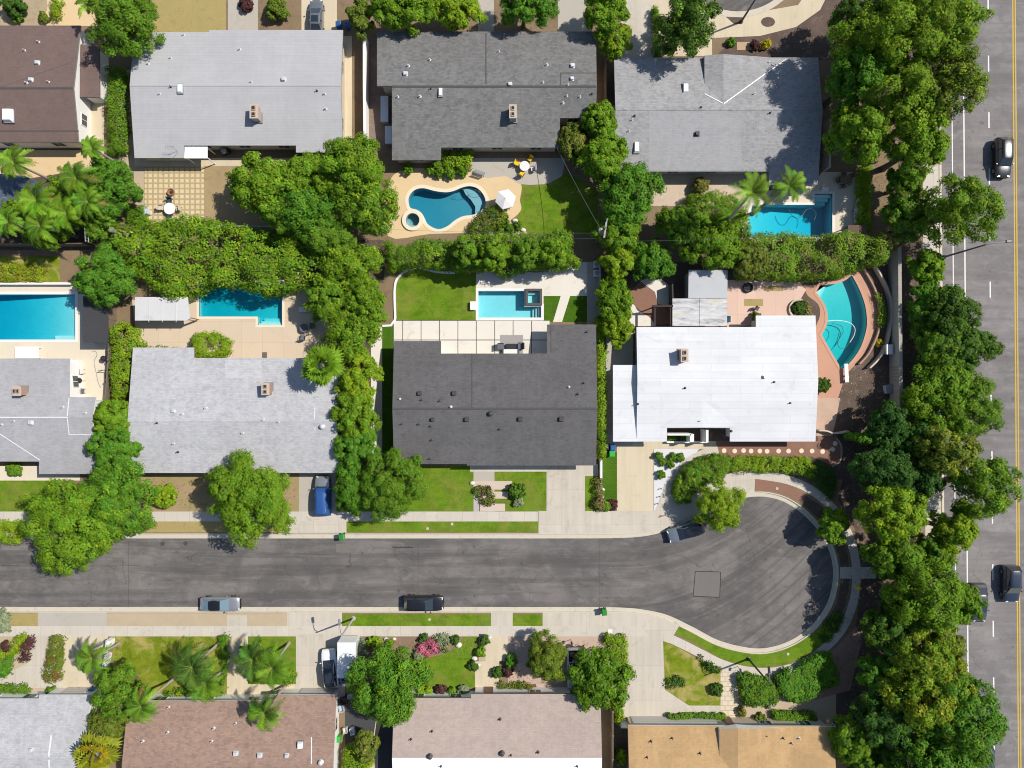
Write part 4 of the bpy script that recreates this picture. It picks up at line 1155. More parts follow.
# ================================================================== vegetation
LEAF = leaf_mat('leaf_surface')
LEAF_GLOSSY = leaf_mat('glossy_leaf_surface', 0.4, 0.3)
BARK = surf('tree_bark', (0.16, 0.12, 0.09), 0.25, 8, 1.0, bump=0.6)
BARK_PALM = surf('palm_bark', (0.36, 0.30, 0.25), 0.2, 6, 1.2, bump=0.5)
TONE = {
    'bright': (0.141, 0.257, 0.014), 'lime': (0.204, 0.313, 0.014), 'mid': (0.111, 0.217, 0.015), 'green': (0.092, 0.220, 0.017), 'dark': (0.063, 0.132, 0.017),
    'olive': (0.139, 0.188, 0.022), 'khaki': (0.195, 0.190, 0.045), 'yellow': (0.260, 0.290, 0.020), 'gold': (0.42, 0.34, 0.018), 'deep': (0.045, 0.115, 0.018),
    'purple': (0.095, 0.042, 0.040), 'pink': (0.50, 0.14, 0.21), 'silver': (0.24, 0.28, 0.16), 'red': (0.32, 0.06, 0.04), 'avenue': (0.141, 0.241, 0.014),
}
ROUND = np.random.default_rng(11)


def unit(v): return v / np.maximum(np.linalg.norm(v, axis=1, keepdims=True), 1e-9)


def leaf_object(name, pos, nrm, size, colr, parent, mat=None, aspect=0.6, rng=None):
    """one mesh of many small four-cornered leaf sprays"""
    rng = rng or ROUND
    n = len(pos)
    if n == 0: return None
    nrm = unit(nrm)
    t = unit(np.cross(nrm, rng.normal(size=(n, 3))))
    b = np.cross(nrm, t)
    L = (size * 0.5)[:, None]; Wd = L * aspect
    bend = nrm * L * 0.25
    v = np.stack([pos - t * L - bend * .6, pos + b * Wd + bend * .3, pos + t * L - bend * .6, pos - b * Wd + bend * .3], 1).reshape(-1, 3)
    me = bpy.data.meshes.new(name)
    me.vertices.add(n * 4); me.loops.add(n * 4); me.polygons.add(n)
    me.vertices.foreach_set('co', v.astype(np.float32).ravel())
    me.loops.foreach_set('vertex_index', np.arange(n * 4, dtype=np.int32))
    me.polygons.foreach_set('loop_start', np.arange(0, n * 4, 4, dtype=np.int32))
    me.polygons.foreach_set('loop_total', np.full(n, 4, dtype=np.int32))
    at = me.attributes.new('leaf_colour', 'FLOAT_COLOR', 'POINT')
    c4 = np.ones((n, 4), np.float32); c4[:, :3] = np.clip(colr, 0.002, 0.9)
    at.data.foreach_set('color', np.repeat(c4, 4, axis=0).ravel())
    me.materials.append(mat or LEAF)
    me.update(calc_edges=True); me.validate()
    o = bpy.data.objects.new(name, me); COL.objects.link(o)
    if parent: o.parent = parent
    return o


def leaf_cols(base, n_cl, idx, rng, var=0.22, accent=None, acc_p=0.0):
    var *= .7; acc_p *= .6
    """leaf tint: each clump has a tone of its own, each leaf a little more"""
    base = np.array(base)
    k = np.exp(rng.normal(0, var, n_cl))[:, None]
    hue = rng.normal(0, 0.10, n_cl)[:, None]
    cl = base[None] * k * np.concatenate([1 + hue, 1 + 0.0 * hue, 1 - hue * .5], 1)
    if accent is not None:
        m = rng.random(n_cl) < acc_p
        cl[m] = np.array(accent)[None] * np.exp(rng.normal(0, .2, m.sum()))[:, None]
    c = cl[idx]
    c = c * np.exp(rng.normal(0, 0.11, len(idx)))[:, None]
    old = rng.random(len(idx)) < 0.012
    c[old] = c[old] * np.array([1.9, 1.2, 0.8])
    return c


def clumps_to_leaves(cc, cd, cr, n_leaf, rng, flat=0.8, up=0.55, rough=0.55):
    """cc clump centres, cd outward directions, cr clump radii -> leaf positions, normals, clump index"""
    n = len(cc)
    idx = np.repeat(np.arange(n), n_leaf)
    d = unit(rng.normal(size=(len(idx), 3)))
    d[:, 2] = np.where(d[:, 2] < -0.35, -d[:, 2], d[:, 2])
    rr = cr[idx] * rng.random(len(idx)) ** 0.28
    p = cc[idx] + d * rr[:, None] * np.array([1, 1, flat])
    nr = d * 0.75 + cd[idx] * 0.75 + np.array([0, 0, up * .6]) + rng.normal(size=(len(idx), 3)) * rough * .55
    return p, nr, idx


def crown_arrays(rng, rx, ry, zc, zr, clump=0.45, lobes=9, n_leaf=13, leaf=0.34, fill=0.25, spread=1.0, puff=None):
    """many separate puffs of leaves set over an uneven dome, with dark gaps between them, round a looser core"""
    R0 = (rx + ry) / 2
    puff = puff or min(1.15, max(.22, .235 * R0)) * rng.uniform(.9, 1.12)
    # outline: a few slow bulges so no crown is a circle
    ph = rng.uniform(0, 6.28, 4); am = np.array([.09, .07, .06, .04]) * rng.uniform(.5, 1.4, 4)
    def bulge(a): return 1 + sum(am[k] * np.sin((k + 2) * a + ph[k]) for k in range(4))
    n_p = max(6, int(2 * math.pi * R0 * R0 * .86 / (puff * puff * 2.35)))
    k = np.arange(n_p) + .5
    z = 1 - 1.30 * k / n_p                     # from the top to a little below the widest level
    az = 2.399963 * k + rng.normal(0, .28, n_p)
    z = np.clip(z + rng.normal(0, .06, n_p), -.42, 1)
    rr = np.sqrt(np.clip(1 - z * z, 0, 1)) * bulge(az)
    dep = rng.uniform(.62, .94, n_p)
    pc = np.stack([rr * np.cos(az) * rx, rr * np.sin(az) * ry, z * zr], 1) * dep[:, None]
    out = unit(np.stack([rr * np.cos(az), rr * np.sin(az), z * .9 + .15], 1))
    pr = puff * rng.uniform(.72, 1.28, n_p)
    # smaller outriders
    m = n_p // 2
    j = rng.integers(0, n_p, m)
    pc = np.concatenate([pc, pc[j] + unit(rng.normal(size=(m, 3)) + out[j] * .8) * pr[j][:, None] * 1.08]); out = np.concatenate([out, out[j]]); pr = np.concatenate([pr, pr[j] * rng.uniform(.32, .55, m)])
    cl = np.minimum(clump, .62 * puff)
    cc, cd = [], []
    for i in range(len(pc)):
        q_ = max(4, int(4 * math.pi * pr[i] ** 2 * .58 / (cl * cl * 1.5)))
        d = unit(rng.normal(size=(q_, 3)) + out[i] * .5)
        cc.append(pc[i] + d * (pr[i] - cl * .45) * np.array([1, 1, .82])); cd.append(unit(d + out[i] * .35))
    cc = np.concatenate(cc); cd = np.concatenate(cd)
    nf = int(len(cc) * fill * .8)
    if nf:
        d = unit(rng.normal(size=(nf, 3))) * rng.random((nf, 1)) ** .5 * .60
        cc = np.concatenate([cc, d * np.array([rx, ry, zr])]); cd = np.concatenate([cd, np.tile([0, 0, 1.0], (nf, 1))])
    cc[:, 2] += zc
    cr = cl * rng.uniform(.75, 1.2, len(cc))
    p, nr, idx = clumps_to_leaves(cc, cd, cr, n_leaf, rng)
    return p, nr, idx, len(cc)


def trunk_mesh(h, r, top_spread, rng, limbs=5, z_fork=0.45):
    mb = MB()
    zf = h * z_fork
    wob = [(rng.normal() * .06 * h * .15, rng.normal() * .06 * h * .15) for _ in range(4)]
    path = [(0, 0, -.15), (wob[0][0], wob[0][1], zf * .3), (wob[1][0], wob[1][1], zf * .7), (wob[2][0], wob[2][1], zf)]
    mb.tube(path, [r * 1.35, r * 1.05, r * .95, r * .85], 9)
    top = path[-1]
    for k in range(limbs):
        a = 2 * math.pi * (k + rng.uniform(-.3, .3)) / limbs
        s = top_spread * rng.uniform(.45, .75)
        e = (math.cos(a) * s, math.sin(a) * s, h * rng.uniform(.66, .84))
        m = (top[0] + (e[0] - top[0]) * .45, top[1] + (e[1] - top[1]) * .45, zf + (e[2] - zf) * .62)
        mb.tube([(top[0], top[1], zf - .1), m, e], [r * .6, r * .36, r * .1], 6)
        for q_ in range(2):
            b = a + rng.uniform(-.8, .8)
            e2 = (m[0] + math.cos(b) * s * .5, m[1] + math.sin(b) * s * .5, m[2] + h * rng.uniform(.1, .22))
            mb.tube([m, ((m[0] + e2[0]) / 2, (m[1] + e2[1]) / 2, (m[2] + e2[2]) / 2 + .1), e2], [r * .3, r * .2, r * .06], 5)
    return mb


def tree(px, py, rx, ry, h, tone, label, name='tree', seed=None, leaf=0.36, clump=0.6, lobes=9, n_leaf=12, accent=None, acc_p=0, group=None, low=0.22, glossy=False, var=.22, fill=.25, cat='tree', rot=0.0):
    """px, py, rx, ry: outline of the crown as seen; h: height in metres"""
    seed = seed if seed is not None else int(px * 7 + py * 13) % 9973
    rng = np.random.default_rng(seed)
    zw = h * 0.58
    x, y = W(px, py, zw)
    k = (H - zw) / H / S
    wx, wy = rx * k, ry * k
    t = thing(name, label, cat, (x, y, 0), 0, group)
    z0 = h * low
    zc = (h * .52 + z0 * .4); zr = (h - zc) / 1.02
    clump *= .86; leaf *= .70; n_leaf = int(n_leaf * 1.75)
    p, nr, idx, n = crown_arrays(rng, wx * .90, wy * .90, zc, zr, clump, lobes, n_leaf, leaf, fill)
    if rot:
        c, s = math.cos(rot), math.sin(rot)
        M2 = np.array([[c, -s, 0], [s, c, 0], [0, 0, 1]]); p = p @ M2.T; nr = nr @ M2.T
    col = leaf_cols(TONE[tone], n, idx, rng, var, TONE[accent] if accent else None, acc_p)
    leaf_object('crown', p, nr, leaf * rng.uniform(.7, 1.3, len(p)), col, t, LEAF_GLOSSY if glossy else LEAF, rng=rng)
    tb = trunk_mesh(h, 0.05 + 0.026 * h, min(wx, wy), rng)
    tb.build('trunk', BARK, t)
    return t


def poly_points(rng, poly, n):
    """n random points in a world polygon"""
    P = np.array(poly); lo, hi = P.min(0), P.max(0)
    out = np.zeros((0, 2))
    while len(out) < n:
        q_ = rng.uniform(lo, hi, (n * 2, 2))
        ins = np.zeros(len(q_), bool)
        j = len(P) - 1
        for i in range(len(P)):
            xi, yi = P[i]; xj, yj = P[j]
            c = ((yi > q_[:, 1]) != (yj > q_[:, 1])) & (q_[:, 0] < (xj - xi) * (q_[:, 1] - yi) / (yj - yi + 1e-12) + xi)
            ins ^= c; j = i
        out = np.concatenate([out, q_[ins]])
    return out[:n]


def edge_dist(q_, poly):
    P = np.array(poly); d = np.full(len(q_), 1e9)
    near = np.zeros((len(q_), 2))
    for i in range(len(P)):
        a, b = P[i - 1], P[i]; ab = b - a
        t = np.clip(((q_ - a) @ ab) / max(ab @ ab, 1e-9), 0, 1)
        c = a + t[:, None] * ab
        dd = np.linalg.norm(q_ - c, axis=1)
        m = dd < d; d[m] = dd[m]; near[m] = c[m]
    return d, near


def poly_area(P): return abs(sum(P[i - 1][0] * P[i][1] - P[i][0] * P[i - 1][1] for i in range(len(P)))) / 2


def hedge(outline, h, tone, label, name='hedge', cat='hedge', seed=None, clump=0.48, leaf=0.21, n_leaf=22, lump=0.3, box=0.0, accent=None, acc_p=0.0, var=.2, group=None, dens=1.0, glossy=False, stems=True):
    """a planted mass over an outline (photo positions, seen at the height of its top); box=1 for clipped square hedges"""
    seed = seed if seed is not None else int(outline[0][0] * 7 + outline[0][1] * 13 + 5) % 9973
    rng = np.random.default_rng(seed)
    poly = to_world(outline, h * .8)
    cx = sum(a[0] for a in poly) / len(poly); cy = sum(a[1] for a in poly) / len(poly)
    t = thing(name, label, cat, (cx, cy, 0), 0, group)
    A = poly_area(poly)
    n = max(6, int(A / (clump * clump * .62) * dens))
    q_ = poly_points(rng, poly, n)
    d, near = edge_dist(q_, poly)
    # lumpy top: a handful of swellings
    m = max(1, int(A / 3.2)); c = poly_points(rng, poly, m); hr = rng.uniform(-lump * 1.5, lump, m)
    w = np.exp(-((q_[:, None, :] - c[None]) ** 2).sum(2) / .9)
    sw = (w * hr).sum(1) / (w.sum(1) + .15)
    edge = np.clip(d / max(.15, min(1.0, h * .35) * (1 - box * .8)), 0, 1)
    prof = (1 - (1 - edge) ** 2) ** .5 if box < 1 else np.ones(n)
    z = h * (0.35 + .65 * prof) * (1 + sw) - clump * .5
    out = q_ - near; out = out / np.maximum(np.linalg.norm(out, axis=1, keepdims=True), 1e-6)
    cd = np.concatenate([-out * (1 - edge)[:, None], (0.25 + edge)[:, None]], 1)
    cc = np.concatenate([q_, z[:, None]], 1)
    # sides down to the ground
    per = sum(math.hypot(poly[i][0] - poly[i - 1][0], poly[i][1] - poly[i - 1][1]) for i in range(len(poly)))
    ns = int(per * h / (clump * clump * 1.6))
    if ns:
        L = np.array([math.hypot(poly[i][0] - poly[i - 1][0], poly[i][1] - poly[i - 1][1]) for i in range(len(poly))])
        e = rng.choice(len(poly), ns, p=L / L.sum()); tt = rng.random(ns)
        P = np.array(poly); A0 = P[e - 1]; B0 = P[e]
        s = A0 + (B0 - A0) * tt[:, None]
        dr = B0 - A0; nn = np.stack([dr[:, 1], -dr[:, 0]], 1); nn /= np.maximum(np.linalg.norm(nn, axis=1, keepdims=True), 1e-6)
        sg = 1 if sum(poly[i - 1][0] * poly[i][1] - poly[i][0] * poly[i - 1][1] for i in range(len(poly))) > 0 else -1
        nn *= sg
        s = s - nn * clump * .55
        cc = np.concatenate([cc, np.concatenate([s, rng.uniform(.1, max(.12, h * .75), (ns, 1))], 1)])
        cd = np.concatenate([cd, np.concatenate([nn, np.full((ns, 1), .3)], 1)])
    cc = cc - np.array([cx, cy, 0]); cc[:, 2] = np.maximum(cc[:, 2], .08)
    cr = clump * rng.uniform(.75, 1.2, len(cc))
    p, nr, idx = clumps_to_leaves(cc, cd, cr, n_leaf, rng, up=.5 + box * .6, rough=.55 - .15 * box)
    p[:, 2] = np.maximum(p[:, 2], .03)
    col = leaf_cols(TONE[tone] if isinstance(tone, str) else tone, len(cc), idx, rng, var, TONE[accent] if accent else None, acc_p)
    leaf_object('foliage', p, nr, leaf * rng.uniform(.7, 1.3, len(p)), col, t, LEAF_GLOSSY if glossy else LEAF, rng=rng)
    if stems:
        mb = MB(); k = max(2, min(40, int(A / 2.5)))
        roots = sorted([(x - cx, y - cy) for x, y in poly_points(rng, poly, k)], key=lambda v: v[0] + .3 * v[1])
        mb.tube([(x, y, -.02) for x, y in roots], .06, 5)
        for x, y in roots:
            mb.tube([(x, y, -.05), (x + rng.normal() * .08, y + rng.normal() * .08, h * .35), (x + rng.normal() * .2, y + rng.normal() * .2, h * .7)], [.05, .035, .012], 5)
        mb.build('stem', BARK, t)
    return t


def shrub(px, py, r, h, tone, label, name='shrub', cat='shrub', ry=None, accent=None, acc_p=0.0, seed=None, leaf=.2, clump=.28, n_leaf=10, group=None, var=.2, lobes=6, glossy=False):
    seed = seed if seed is not None else int(px * 11 + py * 17) % 9973
    rng = np.random.default_rng(seed)
    x, y = W(px, py, h * .6); k = (H - h * .6) / H / S
    t = thing(name, label, cat, (x, y, 0), 0, group)
    p, nr, idx, n = crown_arrays(rng, r * k * .92, (ry or r) * k * .92, h * .45, h * .55, clump, lobes, n_leaf, leaf, .2, .85)
    p[:, 2] = np.maximum(p[:, 2], .03)
    col = leaf_cols(TONE[tone] if isinstance(tone, str) else tone, n, idx, rng, var, TONE[accent] if accent else None, acc_p)
    leaf_object('foliage', p, nr, leaf * rng.uniform(.7, 1.3, len(p)), col, t, LEAF_GLOSSY if glossy else LEAF, rng=rng)
    mb = MB()
    for q_ in range(4):
        a = rng.uniform(0, 6.28); s = r * k * .35
        mb.tube([(0, 0, -.05), (math.cos(a) * s * .4, math.sin(a) * s * .4, h * .3), (math.cos(a) * s, math.sin(a) * s, h * .65)], [.035, .025, .01], 5)
    mb.build('stem', BARK, t)
    return t


def frond_leaves(rng, base, az, length, rise, droop, n_seg=16, leaflet=0.5, wide=.07, vee=.5):
    """one arching feather frond: leaflet quads as (centre, normal, tangent) rows"""
    v, ax = [], []
    ca, sa = math.cos(az), math.sin(az)
    pts = []
    for k in range(n_seg + 1):
        t = k / n_seg
        r = length * (t * (1 - .18 * droop * t))
        z = rise * math.sin(min(1.0, t * 1.15) * 1.9) * length * .5 - droop * length * .55 * t ** 2.3
        pts.append(np.array([base[0] + ca * r, base[1] + sa * r, base[2] + z]))
    quads = []
    side = np.array([-sa, ca, 0.0])
    for k in range(1, n_seg + 1):
        p = pts[k]; d = pts[k] - pts[k - 1]; d = d / np.linalg.norm(d)
        t = k / n_seg
        ll = leaflet * (math.sin(math.pi * min(1, .18 + t * .8)) ** .7) * rng.uniform(.85, 1.1)
        for s in (-1, 1):
            tip = p + side * s * ll * .85 + d * ll * .55 + np.array([0, 0, vee * ll * .35 - .35 * ll * droop + rng.normal() * .03])
            w = d * wide
            quads.append((p - w * .85, p + w * .85, tip + w * .25, tip - w * .25))
    return pts, quads


def quads_object(name, quads, cols, parent, mat, off):
    v = np.array(quads, dtype=np.float32).reshape(-1, 3) - np.array(off, dtype=np.float32)
    n = len(quads)
    me = bpy.data.meshes.new(name)
    me.vertices.add(n * 4); me.loops.add(n * 4); me.polygons.add(n)
    me.vertices.foreach_set('co', v.ravel()); me.loops.foreach_set('vertex_index', np.arange(n * 4, dtype=np.int32))
    me.polygons.foreach_set('loop_start', np.arange(0, n * 4, 4, dtype=np.int32)); me.polygons.foreach_set('loop_total', np.full(n, 4, dtype=np.int32))
    at = me.attributes.new('leaf_colour', 'FLOAT_COLOR', 'POINT')
    c4 = np.ones((n, 4), np.float32); c4[:, :3] = np.clip(cols, 0.002, .9)
    at.data.foreach_set('color', np.repeat(c4, 4, axis=0).ravel())
    me.materials.append(mat); me.update(calc_edges=True)
    o = bpy.data.objects.new(name, me); COL.objects.link(o)
    if parent: o.parent = parent
    return o


def feather_palm(px, py, h, label, base_px=None, r_px=16, fronds=18, tone='bright', droop=.55, seed=None, trunk_r=.16, name='palm_tree', group=None, leaflet=.55):
    """px, py: the crown as seen; base_px: the foot of the trunk as seen"""
    seed = seed if seed is not None else int(px * 5 + py * 3) % 9973
    rng = np.random.default_rng(seed)
    tx, ty = W(px, py, h)
    bx, by = W(*base_px) if base_px else (tx + rng.normal() * .2, ty + rng.normal() * .2)
    t = thing(name, label, 'palm tree', (bx, by, 0), 0, group)
    L = r_px * (H - h) / H / S * 1.08
    mb = MB()
    steps = 9
    path = [(bx + (tx - bx) * (k / steps) ** 1.2, by + (ty - by) * (k / steps) ** 1.2, -.1 + (h + .1) * k / steps) for k in range(steps + 1)]
    mb.tube(path, [trunk_r * (1.5 - .5 * min(1, k / 2)) * (1 - .25 * k / steps) for k in range(steps + 1)], 10)
    mb.build('trunk', BARK_PALM, t, (bx, by, 0))
    quads, cols = [], []
    mb = MB()
    base_c = np.array(TONE[tone])
    for k in range(fronds):
        az = 2.399963 * k + rng.uniform(-.2, .2)
        age = k / fronds
        pts, qd = frond_leaves(rng, (tx, ty, h), az, L * rng.uniform(.82, 1.08) * (.65 + .35 * min(1, age * 2)), 1.0 - .75 * age, droop * (.35 + .9 * age), 20, leaflet * L / 2.9 * rng.uniform(.8, 1.1))
        quads += qd
        c = base_c * math.exp(rng.normal() * .34) * np.array([1 + rng.normal() * .12, 1, 1])
        if age > .9 and rng.random() < .5: c = np.array([.26, .18, .05])
        cols += [c * math.exp(rng.normal() * .1) for _ in qd]
        mb.tube(pts[::4], [.03, .028, .024, .02, .015, .01, .006], 5)
    cr = quads_object('crown', quads, np.array(cols), t, LEAF, (bx, by, 0))
    rib = mb.build('frond_ribs', surf('frond_rib', (0.2, 0.24, 0.05), .1, 5, 1), t, (bx, by, 0))
    return t


def fan_palm(px, py, h, label, base_px=None, r_px=17, n_fan=16, tone='lime', seed=None, trunk_r=.22, accent=None, acc_p=0.0, name='fan_palm'):
    seed = seed if seed is not None else int(px * 5 + py * 3) % 9973
    rng = np.random.default_rng(seed)
    tx, ty = W(px, py, h)
    bx, by = W(*base_px) if base_px else (tx, ty)
    t = thing(name, label, 'palm tree', (bx, by, 0))
    L = r_px * (H - h) / H / S
    mb = MB()
    path = [(bx + (tx - bx) * k / 5, by + (ty - by) * k / 5, -.1 + (h + .1) * k / 5) for k in range(6)]
    mb.tube(path, [trunk_r * 1.3, trunk_r * 1.05, trunk_r, trunk_r * .95, trunk_r * .9, trunk_r], 10)
    mb.build('trunk', BARK_PALM, t, (bx, by, 0))
    quads, cols = [], []
    mb = MB()
    for k in range(n_fan):
        az = 2.399963 * k + rng.uniform(-.15, .15)
        age = (k + .5) / n_fan
        el = R(78 - 105 * age)
        pet = L * (.22 + .40 * age ** .5)
        d = np.array([math.cos(az) * math.cos(el), math.sin(az) * math.cos(el), math.sin(el)])
        hub = np.array([tx, ty, h]) + d * pet
        mb.tube([(tx, ty, h - .1), tuple(hub)], [.03, .018], 5)
        side = np.cross(d, [0, 0, 1.0]); side /= np.linalg.norm(side) + 1e-9
        upv = np.cross(side, d)
        fl = L * rng.uniform(.50, .64)
        c = np.array(TONE[accent] if accent and rng.random() < acc_p else TONE[tone]) * math.exp(rng.normal() * .15)
        nr_ = 15
        for j in range(nr_):
            a = R(-115 + 230 * j / (nr_ - 1)) + rng.normal() * .03
            rd = d * math.cos(a) + side * math.sin(a)
            tip = hub + rd * fl * (1 - .12 * abs(math.sin(a))) - np.array([0, 0, .16 * fl]) + upv * .05
            pr = -d * math.sin(a) + side * math.cos(a)
            mid_ = hub + rd * fl * .55 + upv * (.05 if j % 2 else .02)
            quads.append((hub, mid_ - pr * fl * .10, tip, mid_ + pr * fl * .10))
            cols.append(c * math.exp(rng.normal() * .16))
    quads_object('crown', quads, np.array(cols), t, LEAF, (bx, by, 0))
    mb.build('frond_stalks', surf('frond_rib', (0.2, 0.24, 0.05), .1, 5, 1), t, (bx, by, 0))
    return t
# ================================================================== pools
PL_WHITE = surf('pool_plaster', (0.72, 0.75, 0.74), 0.13, 3.2, 0.5, rough=.8, bump=.1, stain=(.55, .6, .6), stain_amt=.3)  # pebbly mottling also stands in for light rippling over the pool floor
PL_GREY = surf('grey_pool_plaster', (0.40, 0.43, 0.43), 0.1, 5, 0.5, rough=.8, bump=.1)
TILE = surf('pool_tile', (0.05, 0.16, 0.2), 0.1, 8, 1.0, rough=.3, bump=.05)
M_COPE_TAN = surf('tan_coping', (0.74, 0.64, 0.48), 0.06, 8, 0.6, bump=.1)
M_COPE_WHITE = surf('white_coping', (0.76, 0.73, 0.68), 0.05, 8, 0.6, bump=.1)
M_COPE_PINK = surf('pink_coping', (0.55, 0.31, 0.21), 0.08, 8, 0.6, bump=.1)
M_STEEL = plain('polished_steel', (0.65, 0.66, 0.68), 0.2, 1.0)
M_HOSE = plain('pool_hose', (0.03, 0.07, 0.10), 0.5)


def pool(label, outl, depth, tint, plaster, coping=None, cw=.32, deep=None, steps=(), name='swimming_pool', cat='pool', wname='water', ztop=0.045, wz=-.10, wall_depth=None):
    poly = to_world(outl)
    n = len(poly)
    cx = sum(a[0] for a in poly) / n; cy = sum(a[1] for a in poly) / n
    off = (cx, cy, 0)
    t = thing(name, label, cat, off)
    area = sum(poly[i][0] * poly[(i + 1) % n][1] - poly[(i + 1) % n][0] * poly[i][1] for i in range(n))
    if area < 0: poly = poly[::-1]
    poly = offset_poly(poly, -.004)
    def zb(x, y):
        if not deep: return -depth
        dx, dy, d0, d1 = deep
        pr = [(a[0] * dx + a[1] * dy) for a in poly]; lo, hi = min(pr), max(pr)
        return -(d0 + (d1 - d0) * ((x * dx + y * dy) - lo) / (hi - lo))
    mb = MB()
    tr = tessellate_polygon([[Vector((a[0], a[1], 0)) for a in poly]])
    i0 = len(mb.v); mb.v += [(a[0], a[1], zb(*a)) for a in poly]
    for q_ in tr:
        a, b, c = [poly[k] for k in q_]
        if (b[0] - a[0]) * (c[1] - a[1]) - (b[1] - a[1]) * (c[0] - a[0]) < 0: q_ = q_[::-1]
        mb.f.append(tuple(i0 + k for k in q_)); mb.m.append(0); mb.s.append(False)
    for i in range(n):
        a, b = poly[i], poly[(i + 1) % n]
        mb.face([(b[0], b[1], -.28), (a[0], a[1], -.28), (a[0], a[1], zb(*a)), (b[0], b[1], zb(*b))], 0)
        mb.face([(b[0], b[1], .02), (a[0], a[1], .02), (a[0], a[1], -.28), (b[0], b[1], -.28)], 1)
    mb.build('basin', [plaster, TILE], t, off)
    wp = offset_poly(poly, -.003)
    mb = MB(); mb.prism(wp, lambda x, y: zb(x, y) + .006, wz)
    mb.build('water', water_mat('pool_water_%d' % len(MATS), tint), t, off)
    if coping:
        o_ = offset_poly(poly, cw); i_ = offset_poly(poly, -.05)
        mb = MB()
        rows = [[(x, y, .0) for x, y in i_], [(x, y, ztop) for x, y in i_], [(x, y, ztop) for x, y in o_], [(x, y, .0) for x, y in o_]]
        mb.grid(rows, 0, False, closed=True)
        mb.build('coping', coping, t, off)
    if steps:
        mb = MB()
        for pts, z in steps: mb.prism(to_world(pts), lambda x, y: zb(x, y) + .01, z)
        mb.build('steps', plaster, t, off)
    t['off'] = 0
    return t, off


def hose(t, off, path, z, mat, name='pool_hose', r=.035):
    mb = MB(); mb.tube([W(x, y, z) + (z,) for x, y in smooth_path(path, 5)], r, 6); return mb.build(name, mat, t, off)


pc, oc = pool('teal kidney shaped pool set in a sandy deck with a round spa at its corner', POOL_C, 1.3, (0.42, 0.82, 0.92), PL_GREY, M_COPE_TAN, .38, deep=(-1, -.3, 1.0, 1.7))
mb = MB()
shelf = q(380, 140, [(600, 345), (660, 335), (720, 355), (765, 410), (775, 470), (740, 520), (690, 540), (692, 480), (660, 430), (620, 390)])
mb.prism(offset_poly(to_world(shelf), -.06), -1.2, -.55); mb.build('steps', surf('pool_step_plaster', (.42, .47, .48), .06, 5, .5), pc, oc)
for x, y in ((465, 190.5), (477.5, 191)):
    mb = MB()
    a = W(x, y); mb.tube([(a[0] - .25, a[1], 0), (a[0] - .25, a[1], .75), (a[0], a[1] - .1, .85), (a[0] + .35, a[1] - .35, .5), (a[0] + .45, a[1] - .5, -.5)], .025, 6)
    mb.build('handrail', M_STEEL, pc, oc)
pool('small round spa with a raised pale rim beside the kidney pool', SPA_C, 1.0, (0.58, 0.9, 0.94), PL_GREY, M_COPE_TAN, .42, steps=[(ngon_px(412.8, 220.4, 7, n=28)[:15] + ngon_px(412.8, 220.4, 4, n=28)[:15][::-1], -.5)], name='spa', cat='spa', ztop=.22, wz=-.05)
pd, od = pool('bright blue rectangular pool half hidden by palms and shrubs', POOL_D, 1.8, (0.36, 0.87, 0.94), PL_WHITE, M_COPE_WHITE, .25, deep=(1, 0, 1.1, 2.4), steps=[(rect(814.5, 194, 832, 197), -.3), (rect(814.5, 197, 830, 200.5), -.55), (rect(814.5, 200.5, 828, 204), -.85)])
hose(pd, od, [(789, 209), (791, 214), (795, 218), (801, 217), (806, 210), (812, 209), (816, 214), (814, 220)], -.12, M_HOSE)
ph_, oh = pool('fan shaped turquoise pool with a pink deck and a white float rope', POOL_H, 1.4, (0.36, 0.87, 0.885), PL_WHITE, M_COPE_PINK, .28, deep=(0, -1, 1.0, 1.9), steps=[(q(780, 270, [(297, 99), (264, 165), (285, 190), (325, 112)]), -.35), (q(780, 270, [(325, 112), (285, 190), (303, 212), (350, 120)]), -.65)])
hose(ph_, oh, q(780, 270, [(345, 375), (400, 368), (470, 375), (520, 392), (548, 430), (540, 480), (510, 530)]), -.09, M_WHITEMETAL, 'float_rope', .045)
hose(ph_, oh, q(780, 270, [(380, 390), (440, 405), (462, 450), (425, 520), (430, 565), (475, 570), (520, 500), (535, 430)]), -.13, M_HOSE)
pg, og = pool('small bright plunge pool with a white deck behind the charcoal house', POOL_G, 1.3, (0.60, 0.93, 0.97), PL_WHITE, M_COPE_WHITE, .28, steps=[(rect(538.6, 306.5, 541.2, 317.6), -.35), (rect(535.8, 306.5, 538.6, 317.6), -.65), (rect(532.8, 306.5, 535.8, 317.6), -.95)])
pool('square spa with a dark raised rim at the corner of the plunge pool', SPA_G, .9, (0.6, 0.93, 0.95), PL_WHITE, surf('dark_spa_tile', (0.09, 0.085, 0.085), .1, 8, 1), .26, steps=[(rect(528, 291.5, 539.5, 294), -.45), (rect(537, 294, 539.5, 303), -.45)], name='spa', cat='spa', ztop=.28, wz=.1)
pool('long rectangular turquoise pool at the left edge beside the black canopy', POOL_E, 1.4, (0.28, 0.83, 0.91), PL_WHITE, M_COPE_WHITE, .3, deep=(-1, 0, .5, 2.3), steps=[(rect(53, 335.5, 75, 339.5), -.4)])
pf, of_ = pool('dark blue pool in the tree shade with corner steps and tan terrace', POOL_F, 1.4, (0.22, 0.80, 0.86), PL_WHITE, M_COPE_TAN, .25, deep=(-1, 0, 1.1, 1.9), steps=[(rect(258, 323.2, 282, 325.2), -.3), (rect(260, 320.8, 282, 323.2), -.5), (rect(262.5, 318, 282, 320.8), -.7)])
